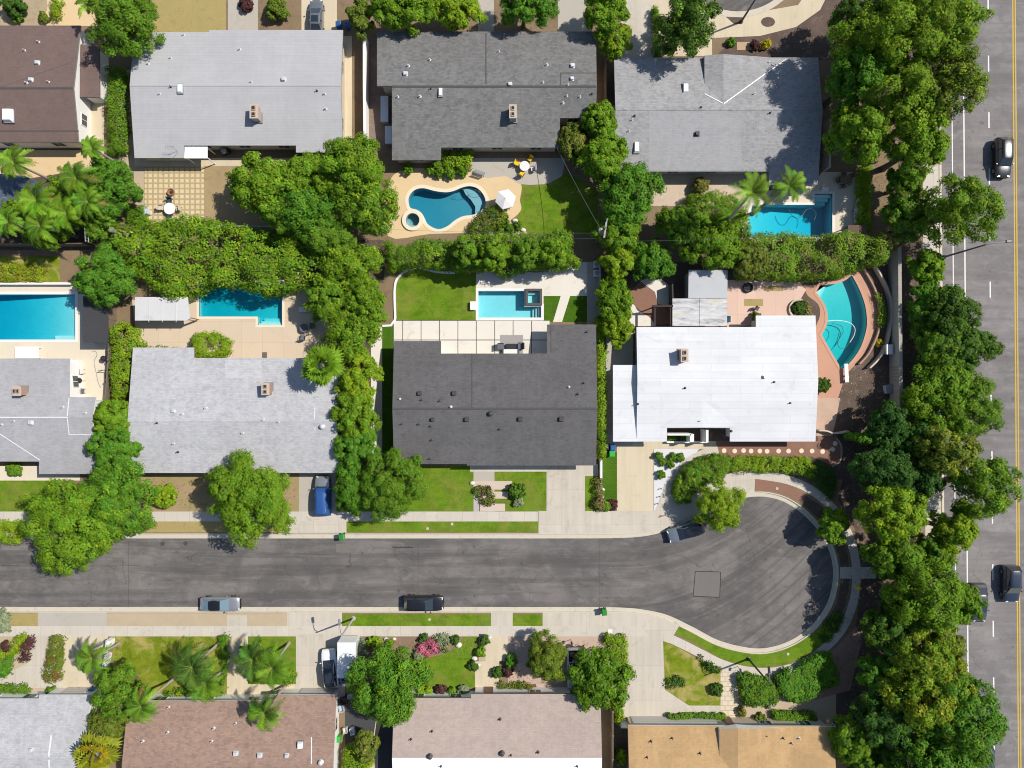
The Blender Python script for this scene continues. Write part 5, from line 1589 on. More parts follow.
# ================================================================== the planting, north to south
# ---- top row, front gardens
tree(129, 24, 37, 40, 8.0, 'mid', 'broad deep green tree between the brown roof and the pale grey roof at the top', lobes=10)
feather_palm(12, 8, 9, 'tall palm casting its shadow on the brown roof corner', r_px=20, base_px=(70, 45)) if False else None
hedge([(49, -4), (58, -4), (57.5, 15), (52, 17), (48.5, 12)], 1.4, 'lime', 'short lime hedge on the sandy drive above the brown roof')
shrub(13, 5, 12, 2.2, 'dark', 'dark shrub in the rocky bed at the top left corner')
shrub(17, 15, 6, 1.0, 'green', 'low green plant among rocks under the top left shrub')
shrub(43, 17, 5, .8, 'olive', 'small olive tuft beside the short lime hedge')
feather_palm(90, 4, 5.5, 'palm with bright fronds at the top next to the broad tree', r_px=17, fronds=14)
hedge([(105, 66), (122, 66), (124, 150), (106, 152)], 2.2, 'mid', 'long narrow hedge between the brown house and the pale grey house', accent='bright', acc_p=.4)
shrub(276, 8, 12, 2.0, 'olive', 'loose olive shrub in the soil bed above the pale grey roof', accent='mid', acc_p=.4)
shrub(246, 4, 7, 1.0, 'purple', 'bare reddish shrub by the front path of the pale grey house')
tree(362, 17, 11, 21, 4.5, 'olive', 'slim olive tree in the gap left of the dark grey house', lobes=6, clump=.45)
tree(403, 13, 35, 20, 6.5, 'bright', 'wide bright tree over the front of the dark grey house, left one', lobes=9)
tree(457, 12, 28, 19, 6.0, 'lime', 'lime tinted tree in the middle front of the dark grey house')
tree(524, 10, 33, 20, 6.5, 'green', 'fresh green tree in front of the dark grey house, beside the drive')
tree(605, 14, 22, 26, 7, 'bright', 'upright bright tree beside the grey drive at the top', lobes=7)
tree(615, 42, 18, 18, 4.5, 'lime', 'smaller glossy tree touching the corner of the dark grey roof', lobes=7, glossy=True, accent='khaki', acc_p=.2)
tree(685, 26, 31, 33, 9.5, 'dark', 'round dense dark tree shading the grey gabled house', lobes=12, accent='bright', acc_p=.35)
hedge([(653.5, 5), (658, 5), (662, 56), (654, 56)], 1.2, 'mid', 'thin hedge along the drive under the dense dark tree')
shrub(731, 42, 4, .6, 'green', 'little plant in the pale planter box by the grey house entry')
shrub(766, 44, 5, .8, 'gold', 'orange tinted plant in the tan bed above the cross gable')
shrub(756, 45, 4.5, .7, 'purple', 'dark red plant in the tan bed above the cross gable')
# ---- top row, back gardens
for i, (x, y, r, lab) in enumerate(((14, 163, 22, 'yellow green palm on the left edge below the brown house'), (36, 200, 26, 'large yellowish palm over the dark blue shade sail'),
                                    (76, 178, 24, 'palm with drooping fronds at the end of the sandy patio'), (66, 213, 24, 'palm leaning out of the dense planting left of the ladder'),
                                    (8, 222, 20, 'palm cut by the left edge over the dark lawn'), (92, 148, 15, 'small palm tucked against the brown lean-to'), (40, 226, 22, 'palm above the shaded lawn, beside the dark sail'), (88, 202, 20, 'palm between the drooping palm and the tall green tree'))):
    feather_palm(x, y, 6.5 + .4 * (i % 3), lab, r_px=r, tone='bright' if i in (1, 3) else 'mid', fronds=22, droop=.9)
tree(112, 188, 25, 37, 6, 'green', 'tall green tree between the palms and the square paver patio', lobes=10)
tree(97, 218, 26, 20, 5, 'mid', 'leafy tree in the dense planting under the palms', lobes=8)
tree(47, 232, 30, 15, 4.5, 'mid', 'low spreading tree behind the pool lawn at the left', lobes=8, accent='lime', acc_p=.3)
shrub(138, 195, 4.5, .9, 'dark', 'round clipped ball shrub by the square pavers')
hedge([(124, 205), (143, 206), (145, 222), (126, 222)], 1.6, 'mid', 'leafy shrub at the lower left corner of the square pavers')
tree(107, 277, 34, 28, 6.0, 'green', 'smooth round green tree beside the black pool canopy', lobes=10, clump=.5)
hedge([(-20, 263), (18, 264), (46, 268), (42, 281), (-20, 282)], .5, 'yellow', 'sunlit yellow green ground planting above the long pool', lump=.4, accent='bright', acc_p=.4)
hedge([(100, 226), (135, 219), (165, 222), (188, 214), (220, 221), (262, 230), (300, 236), (340, 243), (366, 249), (366, 290), (332, 302), (312, 298), (300, 287), (262, 296), (238, 287), (210, 285), (195, 292), (172, 300), (150, 288), (125, 270)], 4.0, 'bright',
      'long overgrown flowering hedge hanging over the shaded blue pool', clump=.7, leaf=.28, lump=.5, n_leaf=26, accent='lime', acc_p=.3, var=.26)
shrub(118, 232, 5, 4.6, 'silver', 'dusty pink grey blossom spray at the left end of the flowering hedge', accent='pink', acc_p=.35)
tree(268, 187, 36, 37, 7, 'bright', 'bright leafy tree beside the tan back yard of the pale grey house', lobes=10, clump=.7, leaf=.42)
tree(306, 215, 32, 28, 7, 'green', 'mid green tree overlapping the bright tree by the tan yard', lobes=9, clump=.65)
tree(352, 170, 38, 34, 7.5, 'bright', 'tall airy tree filling the gap between the two grey houses', lobes=11, clump=.6)
tree(371, 208, 30, 34, 7, 'mid', 'spreading tree leaning towards the kidney pool deck', lobes=10, accent='lime', acc_p=.25)
tree(330, 238, 30, 22, 6, 'mid', 'shaded tree at the meeting of the hedges', lobes=8)
tree(352, 268, 34, 26, 6, 'bright', 'leafy tree at the top of the tall column beside the lawn', lobes=9, accent='lime', acc_p=.2)
tree(328, 300, 24, 24, 5.5, 'mid', 'leafy tree leaning over the steps of the shaded pool', lobes=8, accent='lime', acc_p=.3)
tree(366, 305, 24, 30, 5.5, 'bright', 'leafy tree beside the curved white lawn edging', lobes=8)
tree(350, 335, 32, 28, 5.5, 'bright', 'leafy tree in the column beside the fan palm', lobes=9, accent='olive', acc_p=.2)
tree(360, 375, 22, 30, 5.5, 'lime', 'leafy tree in the column halfway along the pale side path', lobes=8)
tree(355, 415, 24, 30, 5.5, 'bright', 'leafy tree in the column overlapping the speckled roof', lobes=8)
tree(356, 446, 22, 24, 5.0, 'green', 'leafy tree at the lower end of the column', lobes=8)
fan_palm(322, 366, 6.5, 'bright fan palm at the corner of the speckled roof', base_px=(333, 367), r_px=21, n_fan=18, tone='bright')
tree(351, 487, 17, 30, 4.5, 'green', 'glossy leaved small tree beside the blue covered car', lobes=8, glossy=True, clump=.5)
tree(393, 484, 35, 37, 6, 'mid', 'rounded olive green tree over the lawn of the charcoal house', lobes=12, clump=.5, leaf=.28, n_leaf=15)
hedge([(384, 240), (402, 246), (420, 238), (455, 240), (460, 233), (572, 233), (572, 250), (580, 262), (566, 268), (545, 267), (520, 270), (504, 277), (490, 268), (462, 270), (430, 266), (405, 266), (388, 270)], 4.0, 'mid',
      'long mixed hedge behind the kidney pool with a clipped flat stretch', accent='lime', acc_p=.35, clump=.5)
tree(553, 250, 22, 18, 5.5, 'bright', 'bushy bright tree at the end of the hedge above the white deck', lobes=8)
tree(494, 256, 17, 17, 6.5, 'bright', 'bushy clump hanging over the black pool wall', lobes=7)
tree(526, 254, 17, 15, 6.0, 'mid', 'bushy clump behind the square spa', lobes=7)
tree(466, 254, 15, 14, 6.0, 'mid', 'bushy clump above the corner of the back lawn', lobes=7)
# round shrubs by the kidney pool
for x, y, r, lab in ((408.5, 168.5, 5.5, 'low shrub in the dark bed left of the back door'), (430.5, 169.5, 4.5, 'clipped ball shrub beside the back door, farthest left'), (437, 165, 4, 'clipped ball shrub closest to the wall'), (439, 172, 5, 'clipped ball shrub second along the pool deck edge'),
                     (449.5, 173, 5.5, 'clipped ball shrub at the corner of the leafy bed'), (462, 171, 5.5, 'clipped ball shrub nearest the metal bench')):
    shrub(x, y, r, 1.1, 'mid', lab, name='ball_shrub', clump=.22, leaf=.15, accent='lime', acc_p=.2)
hedge([(442, 150), (472, 150), (470, 168), (444, 167)], 1.3, 'lime', 'bright leafy shrubs in the notch of the dark grey house', accent='mid', acc_p=.4)
hedge([(466, 230), (474, 220), (486, 208), (498, 205), (508, 216), (500, 226), (486, 233)], 1.4, 'olive', 'loose brownish shrub beside the white parasol', accent='dark', acc_p=.4)
for x, y, r, lab in ((504.5, 222.5, 4.2, 'clipped ball nearest the white parasol in the stony bed'), (500, 230.5, 3.3, 'small clipped ball against the hedge in the stony bed'), (510, 228, 4, 'clipped ball in the middle of the stony bed'), (518, 225.5, 4, 'clipped ball by the lawn corner of the stony bed')):
    shrub(x, y, r, .8, 'mid', lab, name='ball_shrub', clump=.2, leaf=.15)
# ---- the green wedge between the dark grey and the grey gabled house
tree(573, 143, 17, 21, 4.5, 'olive', 'brownish olive tree at the patio corner with yellow chairs', lobes=7, accent='khaki', acc_p=.4)
tree(598, 122, 19, 18, 6, 'bright', 'bright tree squeezed between two grey roofs', lobes=7)
tree(604, 158, 26, 26, 6.5, 'bright', 'vivid tree beside the grey gabled roof above the wires', lobes=9, clump=.65, leaf=.4)
tree(628, 196, 33, 33, 7, 'green', 'large vivid tree behind the flagstone patio', lobes=11, clump=.65, leaf=.4)
tree(618, 232, 27, 22, 6, 'bright', 'leafy tree behind the utility pole', lobes=9)
tree(680, 226, 26, 22, 6.5, 'mid', 'shady tree under the tall leaning palm', lobes=9)
tree(712, 244, 33, 26, 6.5, 'bright', 'leafy tree spreading over the grey shed roof', lobes=10)
tree(744, 262, 22, 20, 5, 'olive', 'brown tinted tree between the shed and the pool shrubs', lobes=8, accent='khaki', acc_p=.4)
tree(652, 262, 24, 22, 4.5, 'green', 'shady tree behind the curved brick patio', lobes=8)
tree(618, 262, 19, 18, 4.5, 'lime', 'lime shrubby tree next to the pole at the garden corner', lobes=7)
tree(614, 300, 19, 24, 4, 'bright', 'glossy shrub tree left of the pale curved patio', lobes=8, glossy=True)
tree(617, 329, 18, 17, 3.6, 'lime', 'glossy shrub tree at the corner of the white garage roof', lobes=7, glossy=True)
hedge([(596.5, 318), (604, 318), (607, 400), (606, 458), (598.5, 458), (598, 400)], 2.3, 'lime', 'tall thin clipped hedge between the charcoal and the white house', box=.5, accent='mid', acc_p=.4)
feather_palm(752, 192, 12.5, 'tall palm with a long leaning trunk over the blue pool', base_px=(712, 238), r_px=25, fronds=14, tone='mid', trunk_r=.2, droop=.7)
feather_palm(789, 186, 10.5, 'palm leaning over the roof corner beside the blue pool', base_px=(752, 214), r_px=22, fronds=13, tone='mid', trunk_r=.2, droop=.7)
shrub(700, 186, 9, 1.6, 'khaki', 'rusty brown bush on the flagstone patio')
hedge([(688, 196), (716, 190), (736, 196), (748, 210), (752, 236), (716, 236), (690, 218)], 2.0, 'bright', 'leafy shrubs beside the flagstone patio under the palm', accent='dark', acc_p=.3)
hedge([(742, 240), (760, 232), (790, 231), (812, 236), (838, 232), (862, 234), (884, 240), (886, 262), (862, 268), (842, 276), (812, 278), (770, 278), (742, 276)], 4.2, 'bright',
      'wide hedge between the blue pool and the fan shaped pool', clump=.55, accent='khaki', acc_p=.28, lump=.4)
hedge([(859, 168), (869, 168), (873, 190), (870, 224), (860, 226)], 1.6, 'lime', 'pale green hedge beside the poolside loungers')
# ---- avenue trees, the long belt on the right
AV = [
    (905, 38, 76, 49, 15.1, 'avenue', 'wide olive tree at the top of the avenue, over its lane line', 'lime', .25),
    (850, 82, 25, 34, 12.0, 'green', 'vivid green tree beside the shaded corner of the grey gabled roof', None, 0),
    (854, 136, 27, 32, 12.0, 'bright', 'tall tree next to the gabled house side gate', None, 0),
    (895, 104, 45, 40, 13.7, 'avenue', 'large olive tree in the second rank of the avenue belt', 'lime', .3),
    (935, 92, 36, 45, 13.7, 'olive', 'open olive tree overhanging the bike lane line', 'lime', .3),
    (912, 152, 33, 28, 10.6, 'bright', 'leafy tree above the round avenue tree', None, 0),
    (956, 213, 42, 34, 10.8, 'avenue', 'round even tree bulging into the avenue by the lamp post', 'mid', .3),
    (905, 215, 23, 28, 6.0, 'mid', 'dark tree behind the round avenue tree', 'khaki', .15),
    (886, 242, 15, 12, 4.0, 'khaki', 'greyish open tree at the head of the block wall', None, 0),
    (925, 268, 17, 21, 4.2, 'bright', 'small bright tree below the lamp post on the avenue', None, 0),
    (926, 303, 19, 24, 4.2, 'green', 'green tree beside the upper block wall', None, 0),
    (946, 318, 29, 32, 6.2, 'dark', 'deep green tree leaning over the bike lane', 'mid', .4),
    (940, 350, 29, 28, 5.5, 'mid', 'dark leafed tree opposite the fan shaped pool', 'dark', .4),
    (962, 348, 34, 24, 6.2, 'dark', 'tree with a pointed branch reaching into the traffic lane', 'mid', .5),
    (928, 398, 31, 33, 5.5, 'bright', 'broad bright tree beside the diving board garden', 'mid', .3),
    (962, 408, 36, 36, 6.2, 'mid', 'broad tree over the lane beside the brightest crown', 'bright', .4),
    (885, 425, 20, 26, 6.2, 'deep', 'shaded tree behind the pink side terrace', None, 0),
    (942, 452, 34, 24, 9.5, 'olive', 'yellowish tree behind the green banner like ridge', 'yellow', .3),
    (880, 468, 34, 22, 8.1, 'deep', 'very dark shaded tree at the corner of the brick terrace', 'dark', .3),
    (978, 486, 33, 36, 9.5, 'mid', 'spreading tree above the avenue sidewalk gap', 'lime', .3),
    (888, 510, 36, 28, 9.5, 'lime', 'brightest lime crown east of the turning circle', 'bright', .4),
    (950, 530, 24, 24, 8.1, 'lime', 'small lime tree beside the bare sidewalk patch', None, 0),
    (832, 527, 14, 21, 4.7, 'bright', 'small tree on the verge of the turning circle', None, 0),
    (892, 556, 32, 24, 7.6, 'mid', 'green tree right of the sidewalk link', 'bright', .4),
    (920, 590, 42, 39, 10.8, 'bright', 'big tree west of the half hidden grey car', 'mid', .4),
    (956, 600, 21, 22, 8.0, 'mid', 'tree branch crown covering the half hidden grey car', 'bright', .4),
    (884, 628, 28, 24, 7.6, 'dark', 'dark tree beside the curved sidewalk', 'mid', .4),
    (912, 655, 36, 30, 10.1, 'avenue', 'yellow tinted tree in the lower avenue belt', 'yellow', .35),
    (880, 672, 26, 22, 7.0, 'green', 'green tree behind the pink leaf litter', None, 0),
    (958, 716, 43, 49, 11.5, 'green', 'large glossy tree bulging into the avenue at the lower right', 'mid', .4),
    (920, 700, 39, 34, 10.8, 'avenue', 'pale yellowish tree with bare twigs at the lower right', 'yellow', .6),
    (880, 715, 32, 32, 8.1, 'deep', 'very dark tree in the lower right belt', 'green', .3),
    (925, 748, 42, 30, 10.1, 'green', 'tree at the lower frame edge beside the avenue', 'bright', .3),
    (848, 738, 21, 24, 5.9, 'bright', 'tree at the corner of the orange tan roof', 'dark', .3),
    (875, 765, 28, 21, 6.5, 'mid', 'tree cut by the lower frame edge right of the orange roof', None, 0),
    (862, 20, 33, 28, 9.1, 'dark', 'shaded tree behind the mulch bed at the top right', 'mid', .3),
    (935, 20, 32, 28, 10, 'bright', 'leafy crown at the top frame edge over the bike lane', 'lime', .3),
    (872, 60, 30, 28, 11, 'mid', 'crown filling the belt behind the vivid green tree', 'bright', .4),
    (918, 118, 25, 21, 9, 'avenue', 'crown in the upper belt just above the sidewalk gap', 'lime', .3),
    (903, 185, 17, 19, 6, 'mid', 'small crown linking the upper belt and the round avenue tree', None, 0),
    (927, 334, 18, 24, 4.2, 'mid', 'dark crown in the belt opposite the metal cabinet', 'dark', .3),
    (945, 385, 29, 22, 6, 'bright', 'leafy crown above the broad lane trees', 'mid', .4),
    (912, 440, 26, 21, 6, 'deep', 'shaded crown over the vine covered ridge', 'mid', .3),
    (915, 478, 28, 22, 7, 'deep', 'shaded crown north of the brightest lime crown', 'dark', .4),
    (930, 555, 22, 21, 7, 'mid', 'crown between the lime tree and the big lower tree', 'bright', .3),
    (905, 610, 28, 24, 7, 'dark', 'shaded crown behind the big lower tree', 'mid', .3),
    (940, 640, 22, 19, 7, 'olive', 'olive crown beside the lower sidewalk gap', 'lime', .3),
    (945, 680, 29, 26, 8.5, 'avenue', 'yellowish crown left of the large glossy tree', 'yellow', .6),
    (900, 690, 29, 26, 8, 'dark', 'dark crown amid the lower belt', 'green', .3),
    (950, 756, 34, 24, 8.5, 'green', 'crown over the dark car at the lower frame edge', 'mid', .4),
]
for x, y, rx, ry, h, tn, lab, acc, ap in AV:
    tree(x, y, rx, ry, h, tn, lab, name='avenue_tree', accent=acc, acc_p=ap, lobes=10, clump=.62, leaf=.36, group='trees of the belt along the avenue', n_leaf=12)
hedge([(856, 436), (872, 434), (900, 440), (928, 449), (952, 461), (950, 465), (920, 457), (890, 447), (858, 441)], 4.5, 'green', 'long narrow dark green vine covered ridge among the avenue trees', name='vine_ridge', box=.6, clump=.35)
# fan pool garden
hedge([(875, 294), (882, 296), (887, 312), (884, 330), (879, 326), (880, 308)], .7, 'lime', 'low lime plants between the two curved walls', accent='olive', acc_p=.3)
shrub(879, 342, 3.5, .5, 'gold', 'yellow flowering plant between the curved walls')
shrub(799, 308, 7, .8, 'dark', 'dark spiky plant in the ringed bed at the corner of the white roof')
hedge([(803, 300), (809, 303), (813, 314), (812, 326), (808, 330), (806, 314)], .5, 'khaki', 'strip of dry plants along the pool edge')
shrub(757, 317.5, 4, 1.5, 'olive', 'square clipped bush in the corner of the white roof', ry=5)
shrub(822, 385, 8, 1.3, 'dark', 'dark bush at the right wall of the white house', accent='red', acc_p=.1)
# ---- middle row, front gardens
hedge([(109, 328), (122, 322), (134, 330), (138, 345), (132, 352), (131, 395), (112, 400), (108, 360)], 2.6, 'lime', 'tall narrow yellow green hedge between the two light grey houses', accent='bright', acc_p=.4)
tree(115, 418, 22, 19, 5, 'bright', 'rounded tree on the hedge line between the light grey houses', lobes=8)
tree(118, 448, 24, 24, 6, 'green', 'leafy tree behind the big street tree', lobes=8)
tree(80, 519, 57, 50, 8.5, 'bright', 'huge bright street tree shading the road at the left', lobes=14, clump=.65, leaf=.38)
tree(122, 498, 36, 42, 8, 'green', 'fuller crown beside the huge street tree', lobes=11, accent='bright', acc_p=.4)
shrub(163, 496, 13, 2.0, 'lime', 'low lime bush beside the brown front yard')
hedge([(-20, 522), (16, 522), (24, 530), (18, 543), (-20, 544)], 1.6, 'lime', 'bush on the verge at the left edge of the street')
tree(254, 496, 46, 44, 8, 'bright', 'roundish bright street tree in front of the speckled house', seed=77, lobes=14, clump=.55, leaf=.34, n_leaf=13)
hedge([(145, 349), (154, 347), (190, 349), (192, 357), (150, 357)], .9, 'mid', 'row of low shrubs against the back wall of the speckled house', accent='olive', acc_p=.3)
hedge([(190, 340), (196, 333), (214, 332), (228, 340), (228, 352), (220, 358), (194, 358)], 1.8, 'lime', 'bright rounded bush in the back corner of the speckled house')
shrub(14, 469, 8, 1.0, 'mid', 'small green shrub by the porch of the light grey house')
hedge([(474, 489), (480, 487), (490, 489), (494, 496), (493, 505), (486, 507), (478, 499)], .7, 'olive', 'low flowering bed left of the path slabs', accent='purple', acc_p=.4)
shrub(517, 491, 8.5, 1.5, 'dark', 'round dark shrub right of the path slabs', accent='bright', acc_p=.3)
shrub(519, 502, 5, .6, 'silver', 'pale spiky plant beside the path slabs')
hedge([(594, 479), (602, 478), (604, 490), (601, 500), (606, 508), (600, 511), (593, 506), (596, 494)], .8, 'khaki', 'narrow flowering bed between the two driveways', accent='purple', acc_p=.35)
shrub(606, 506, 4.5, .8, 'bright', 'bright shrub at the foot of the bed between the drives')
shrub(612.5, 505, 5.5, .6, 'purple', 'dry reddish shrub at the foot of the turf strip')
for x, y, r, lab in ((659, 455.5, 4.8, 'round dark plant in white gravel next to the drive, uppermost'), (672, 457.5, 4.4, 'round dark plant in white gravel, middle of the upper row'), (680, 457.5, 5, 'round dark plant in white gravel touching the curved path'),
                     (662, 462, 3.6, 'smallest round plant in the white gravel'), (670.5, 464.5, 4.5, 'round dark plant in white gravel beside the path bend'), (661.5, 475, 4.8, 'lone round dark plant low in the white gravel')):
    shrub(x, y, r * .85, .7, 'mid', lab, name='gravel_plant', clump=.16, leaf=.16)
hedge([(668.5, 438), (692, 436), (693, 441), (668.5, 441.3)], .6, 'bright', 'planter greenery in the entry court of the white house', accent='khaki', acc_p=.4)
hedge([(676, 482), (684, 468), (698, 460), (712, 455), (722, 455), (729, 459), (729, 470), (724, 477), (708, 485), (696, 490), (690, 503), (678, 504), (674, 494)], 1.8, 'mid', 'dark shrubbery on the corner before the white house', accent='lime', acc_p=.2, clump=.4)
hedge([(727, 457.5), (770, 457.5), (808, 458), (816, 468), (814, 478), (795, 474), (770, 472), (742, 473), (729, 471)], 1.2, 'lime', 'lime ground hedge below the red brick terrace', accent='mid', acc_p=.3)
hedge([(808, 462), (822, 462), (834, 470), (838, 486), (832, 500), (822, 490), (812, 478)], 1.2, 'deep', 'dark shaded shrubs at the turn of the brick terrace')
tree(718, 505, 26, 25, 5, 'lime', 'yellow green street tree over the pale car in the turning circle', lobes=9, clump=.5, leaf=.3)
# ---- south side front gardens
shrub(3, 622, 6, 2.0, 'silver', 'greyish bush on the kerb at the left edge', ry=12)
hedge([(-4, 648), (10, 640), (22, 633.5), (26, 638), (18, 650), (8, 660), (-4, 662)], .8, 'lime', 'lime sprawling plant in the front bed at the lower left', accent='yellow', acc_p=.4)
hedge([(22, 642), (30, 636), (33, 641), (30, 652), (26, 661), (19, 661)], .9, 'purple', 'dark red leaved bush beside the stepped path')
shrub(6, 646, 5, .8, 'purple', 'small dark red bush inside the lime planting')
hedge([(-10, 660), (10, 657), (11, 668), (4, 678), (-10, 680)], 1.2, 'green', 'rounded green bush at the left edge behind the red bush')
hedge([(52, 636), (63, 636), (62, 652), (61, 680), (52, 683), (42, 680), (44, 664), (49, 648)], .9, 'olive', 'long flowering bed between the stepped path and the drive', accent='red', acc_p=.06)
hedge([(-10, 687), (18, 686), (32, 691), (28, 694), (-10, 699)], .9, 'mid', 'low hedge along the front wall of the bottom left house')
shrub(51, 690.5, 5, .8, 'mid', 'small shrub by the garage of the bottom left house', ry=3)
tree(121, 690, 26, 29, 6.0, 'mid', 'dense dark tree between the bottom left house and the rusty house', lobes=10, clump=.5)
tree(112, 718, 22, 18, 5, 'olive', 'olive fine leaved tree against the rusty roof', lobes=8, clump=.4, leaf=.24, n_leaf=15)
fan_palm(96, 755, 5.0, 'yellow fan palm between the two bottom left roofs', base_px=(118, 732), r_px=22, n_fan=17, tone='yellow', accent='gold', acc_p=.4)
feather_palm(92, 658, 5.2, 'palm beside the white boundary wall of the first drive', base_px=(119, 643.5), r_px=23, fronds=18, tone='mid', droop=.8)
feather_palm(192, 667, 4.8, 'palm in the middle of the patchy lawn', base_px=(218, 644), r_px=28, fronds=22, tone='dark', droop=.9)
feather_palm(141, 706, 5.6, 'palm bending over the rusty roof corner', base_px=(174.5, 678), r_px=23, fronds=20, tone='mid', droop=.9)
feather_palm(205, 682, 3.4, 'shorter palm by the front wall of the rusty house', base_px=(222, 672), r_px=25, fronds=20, tone='mid', droop=.8)
feather_palm(252, 660, 5.0, 'palm on the strip beside the pale front walk', base_px=(259, 645), r_px=26, fronds=20, tone='dark', droop=.9)
feather_palm(272, 668, 5.0, 'palm on the small lawn next to the wide drive', base_px=(289, 643), r_px=26, fronds=20, tone='mid', droop=.8)
feather_palm(264, 713, 5.8, 'palm drooping over the rusty roof beside the drive', base_px=(287, 683.5), r_px=23, fronds=20, tone='mid', droop=.9)
shrub(245, 655, 7, 1.2, 'dark', 'dark shrub beside the pale front walk', ry=10)
hedge([(218, 636.5), (226.5, 636.5), (227, 668), (222, 690), (217, 690), (222, 664)], .8, 'mid', 'narrow plant border between the patchy lawn and the pale walk')
hedge([(166, 692), (182, 690), (200, 694), (220, 694), (222, 700), (160, 700)], .9, 'mid', 'front border plants under the rusty roof', accent='gold', acc_p=.06)
hedge([(248, 668), (262, 676), (286, 672), (296, 676), (292, 684), (250, 684)], 1.0, 'bright', 'leafy planting beneath the palms next to the wide drive')
tree(388, 684, 40, 46, 7.5, 'green', 'large dark crowned tree beside the white box truck', lobes=14, clump=.6, leaf=.36, accent='bright', acc_p=.3)
hedge([(344, 752), (356, 746), (368, 752), (372, 772), (340, 778)], 2.4, 'lime', 'bright shrub in the side yard at the lower frame edge')
tree(366, 745, 12, 17, 3.5, 'olive', 'reddish olive shrub tree in the side yard', lobes=6, accent='khaki', acc_p=.4)
shrub(373.5, 642, 8.5, 1.0, 'lime', 'round lime bush in the bed by the street lamp', ry=5.5)
shrub(390, 642.5, 3.3, .5, 'bright', 'tiny round plant in the brown bed')
shrub(361, 648, 6, 1.5, 'silver', 'greyish shrub beside the white box truck', ry=9)
shrub(423.5, 638, 3.8, .7, 'dark', 'dark ball plant beside the pink bush')
hedge([(428, 636), (446, 635), (450, 642), (446, 652), (440, 651), (436, 641)], .8, 'silver', 'pale variegated bush next to the pink flowers', accent='khaki', acc_p=.4)
hedge([(418, 646), (430, 640), (438, 644), (438, 652), (426, 657), (418, 653)], .9, 'pink', 'pink flowering bush in the lawn bed', accent='red', acc_p=.2)
shrub(418, 656, 5, .8, 'silver', 'blue grey plant below the pink bush')
shrub(454.5, 640, 4, .8, 'dark', 'dark round shrub by the white boulder')
for x, y, r, lab, tn in ((421, 692, 4.6, 'clipped round shrub under the tree by the pink tan house', 'lime'), (428.5, 692.5, 5, 'clipped round shrub left of the reddish bush', 'lime'), (439.5, 692, 6, 'reddish bush at the front wall of the pink tan house', 'purple'), (452, 692.5, 5, 'clipped round shrub right of the reddish bush', 'bright'), (463, 691.5, 5.5, 'variegated shrub at the end of the front border', 'silver')):
    shrub(x, y, r, .9, tn, lab)
shrub(484.5, 640.5, 4.8, .9, 'dark', 'dark shrub at the top of the narrow bed beside the tan walk')
shrub(480.5, 652, 4.5, .9, 'bright', 'bright shrub in the narrow bed beside the tan walk')
shrub(473.5, 666, 4, .9, 'dark', 'shrub by the white stone at the lawn edge', ry=5)
shrub(497.5, 673, 5, .9, 'dark', 'dark shrub on the right of the tan walk')
shrub(511, 661.5, 6, 1.2, 'green', 'green shrub left of the clipped round tree', ry=7)
shrub(508, 672, 5, .8, 'purple', 'purplish shrub below the clipped round tree')
hedge([(500, 684), (532, 684), (533, 691), (500, 692)], .7, 'olive', 'mixed flower border along the front wall right of the walk', accent='red', acc_p=.15)
tree(546, 656, 21.5, 26, 4.8, 'olive', 'neatly clipped round yellow green tree', lobes=14, clump=.38, leaf=.22, n_leaf=15, accent='lime', acc_p=.35, low=.12)
shrub(567, 705, 1, .3, 'mid', 'tiny plant at the edge of the pink tan roof') if False else None
tree(600, 678, 32, 34, 5.5, 'mid', 'glossy large leaved tree over the white pickup', lobes=12, glossy=True, clump=.6, leaf=.45, accent='bright', acc_p=.25)
hedge([(606, 636), (624, 635), (628, 645), (627, 672), (612, 668), (604, 650)], 1.2, 'lime', 'yellow green planting at the edge of the drive', accent='mid', acc_p=.4)
hedge([(614, 706), (624, 706), (624, 722), (617, 726)], 1.8, 'lime', 'bright shrub at the corner of the orange tan house')
shrub(622, 757, 5, 1.8, 'lime', 'bright shrub between the pink and the orange roofs', ry=9)
hedge([(668, 715), (725, 714.5), (726, 722), (668, 722)], .8, 'mid', 'clipped hedge strip along the garage of the orange tan house', box=.9, clump=.28, leaf=.18)
hedge([(699, 658), (706, 661), (720, 667), (720, 673), (712, 672), (704, 667)], .6, 'dark', 'low dark planting where the path meets the sidewalk')
shrub(717, 690, 6, .9, 'dark', 'dark bush at the lawn edge by the flagstone path')
hedge([(667, 681), (674, 677), (684, 680), (684, 687), (672, 690), (666, 687)], .5, 'dark', 'dark low plants in the corner of the patchy lawn')
hedge([(739, 676), (750, 675), (768, 678), (779, 690), (778, 703), (756, 708), (744, 704), (740, 692)], 1.3, 'mid', 'dense green shrubbery right of the flagstone path', clump=.35, leaf=.22, accent='deep', acc_p=.3)
hedge([(776, 676), (798, 668), (818, 656), (830, 654), (839, 672), (840, 684), (826, 690), (812, 700), (796, 704), (784, 698), (777, 688)], 1.5, 'green', 'large dense green shrubbery along the curved sidewalk', clump=.38, leaf=.24)
hedge([(774, 712), (814, 712.5), (818, 722), (774, 722.5)], .9, 'mid', 'clipped hedge in front of the orange tan house', box=.8, clump=.28, leaf=.18)
shrub(760, 720, 6.5, .9, 'olive', 'loose olive shrub between the path and the clipped hedge', ry=5)
shrub(771, 703, 5, .5, 'silver', 'white flowering plant at the edge of the dense shrubbery', ry=4)
shrub(742, 712, 3.5, .7, 'khaki', 'brownish plant at the foot of the flagstone path', ry=6)
hedge([(826, 622), (838, 612), (844, 618), (838, 632), (828, 642), (820, 640)], .3, 'dark', 'low ground cover on the verge of the turning circle', accent='bright', acc_p=.3, stems=False)

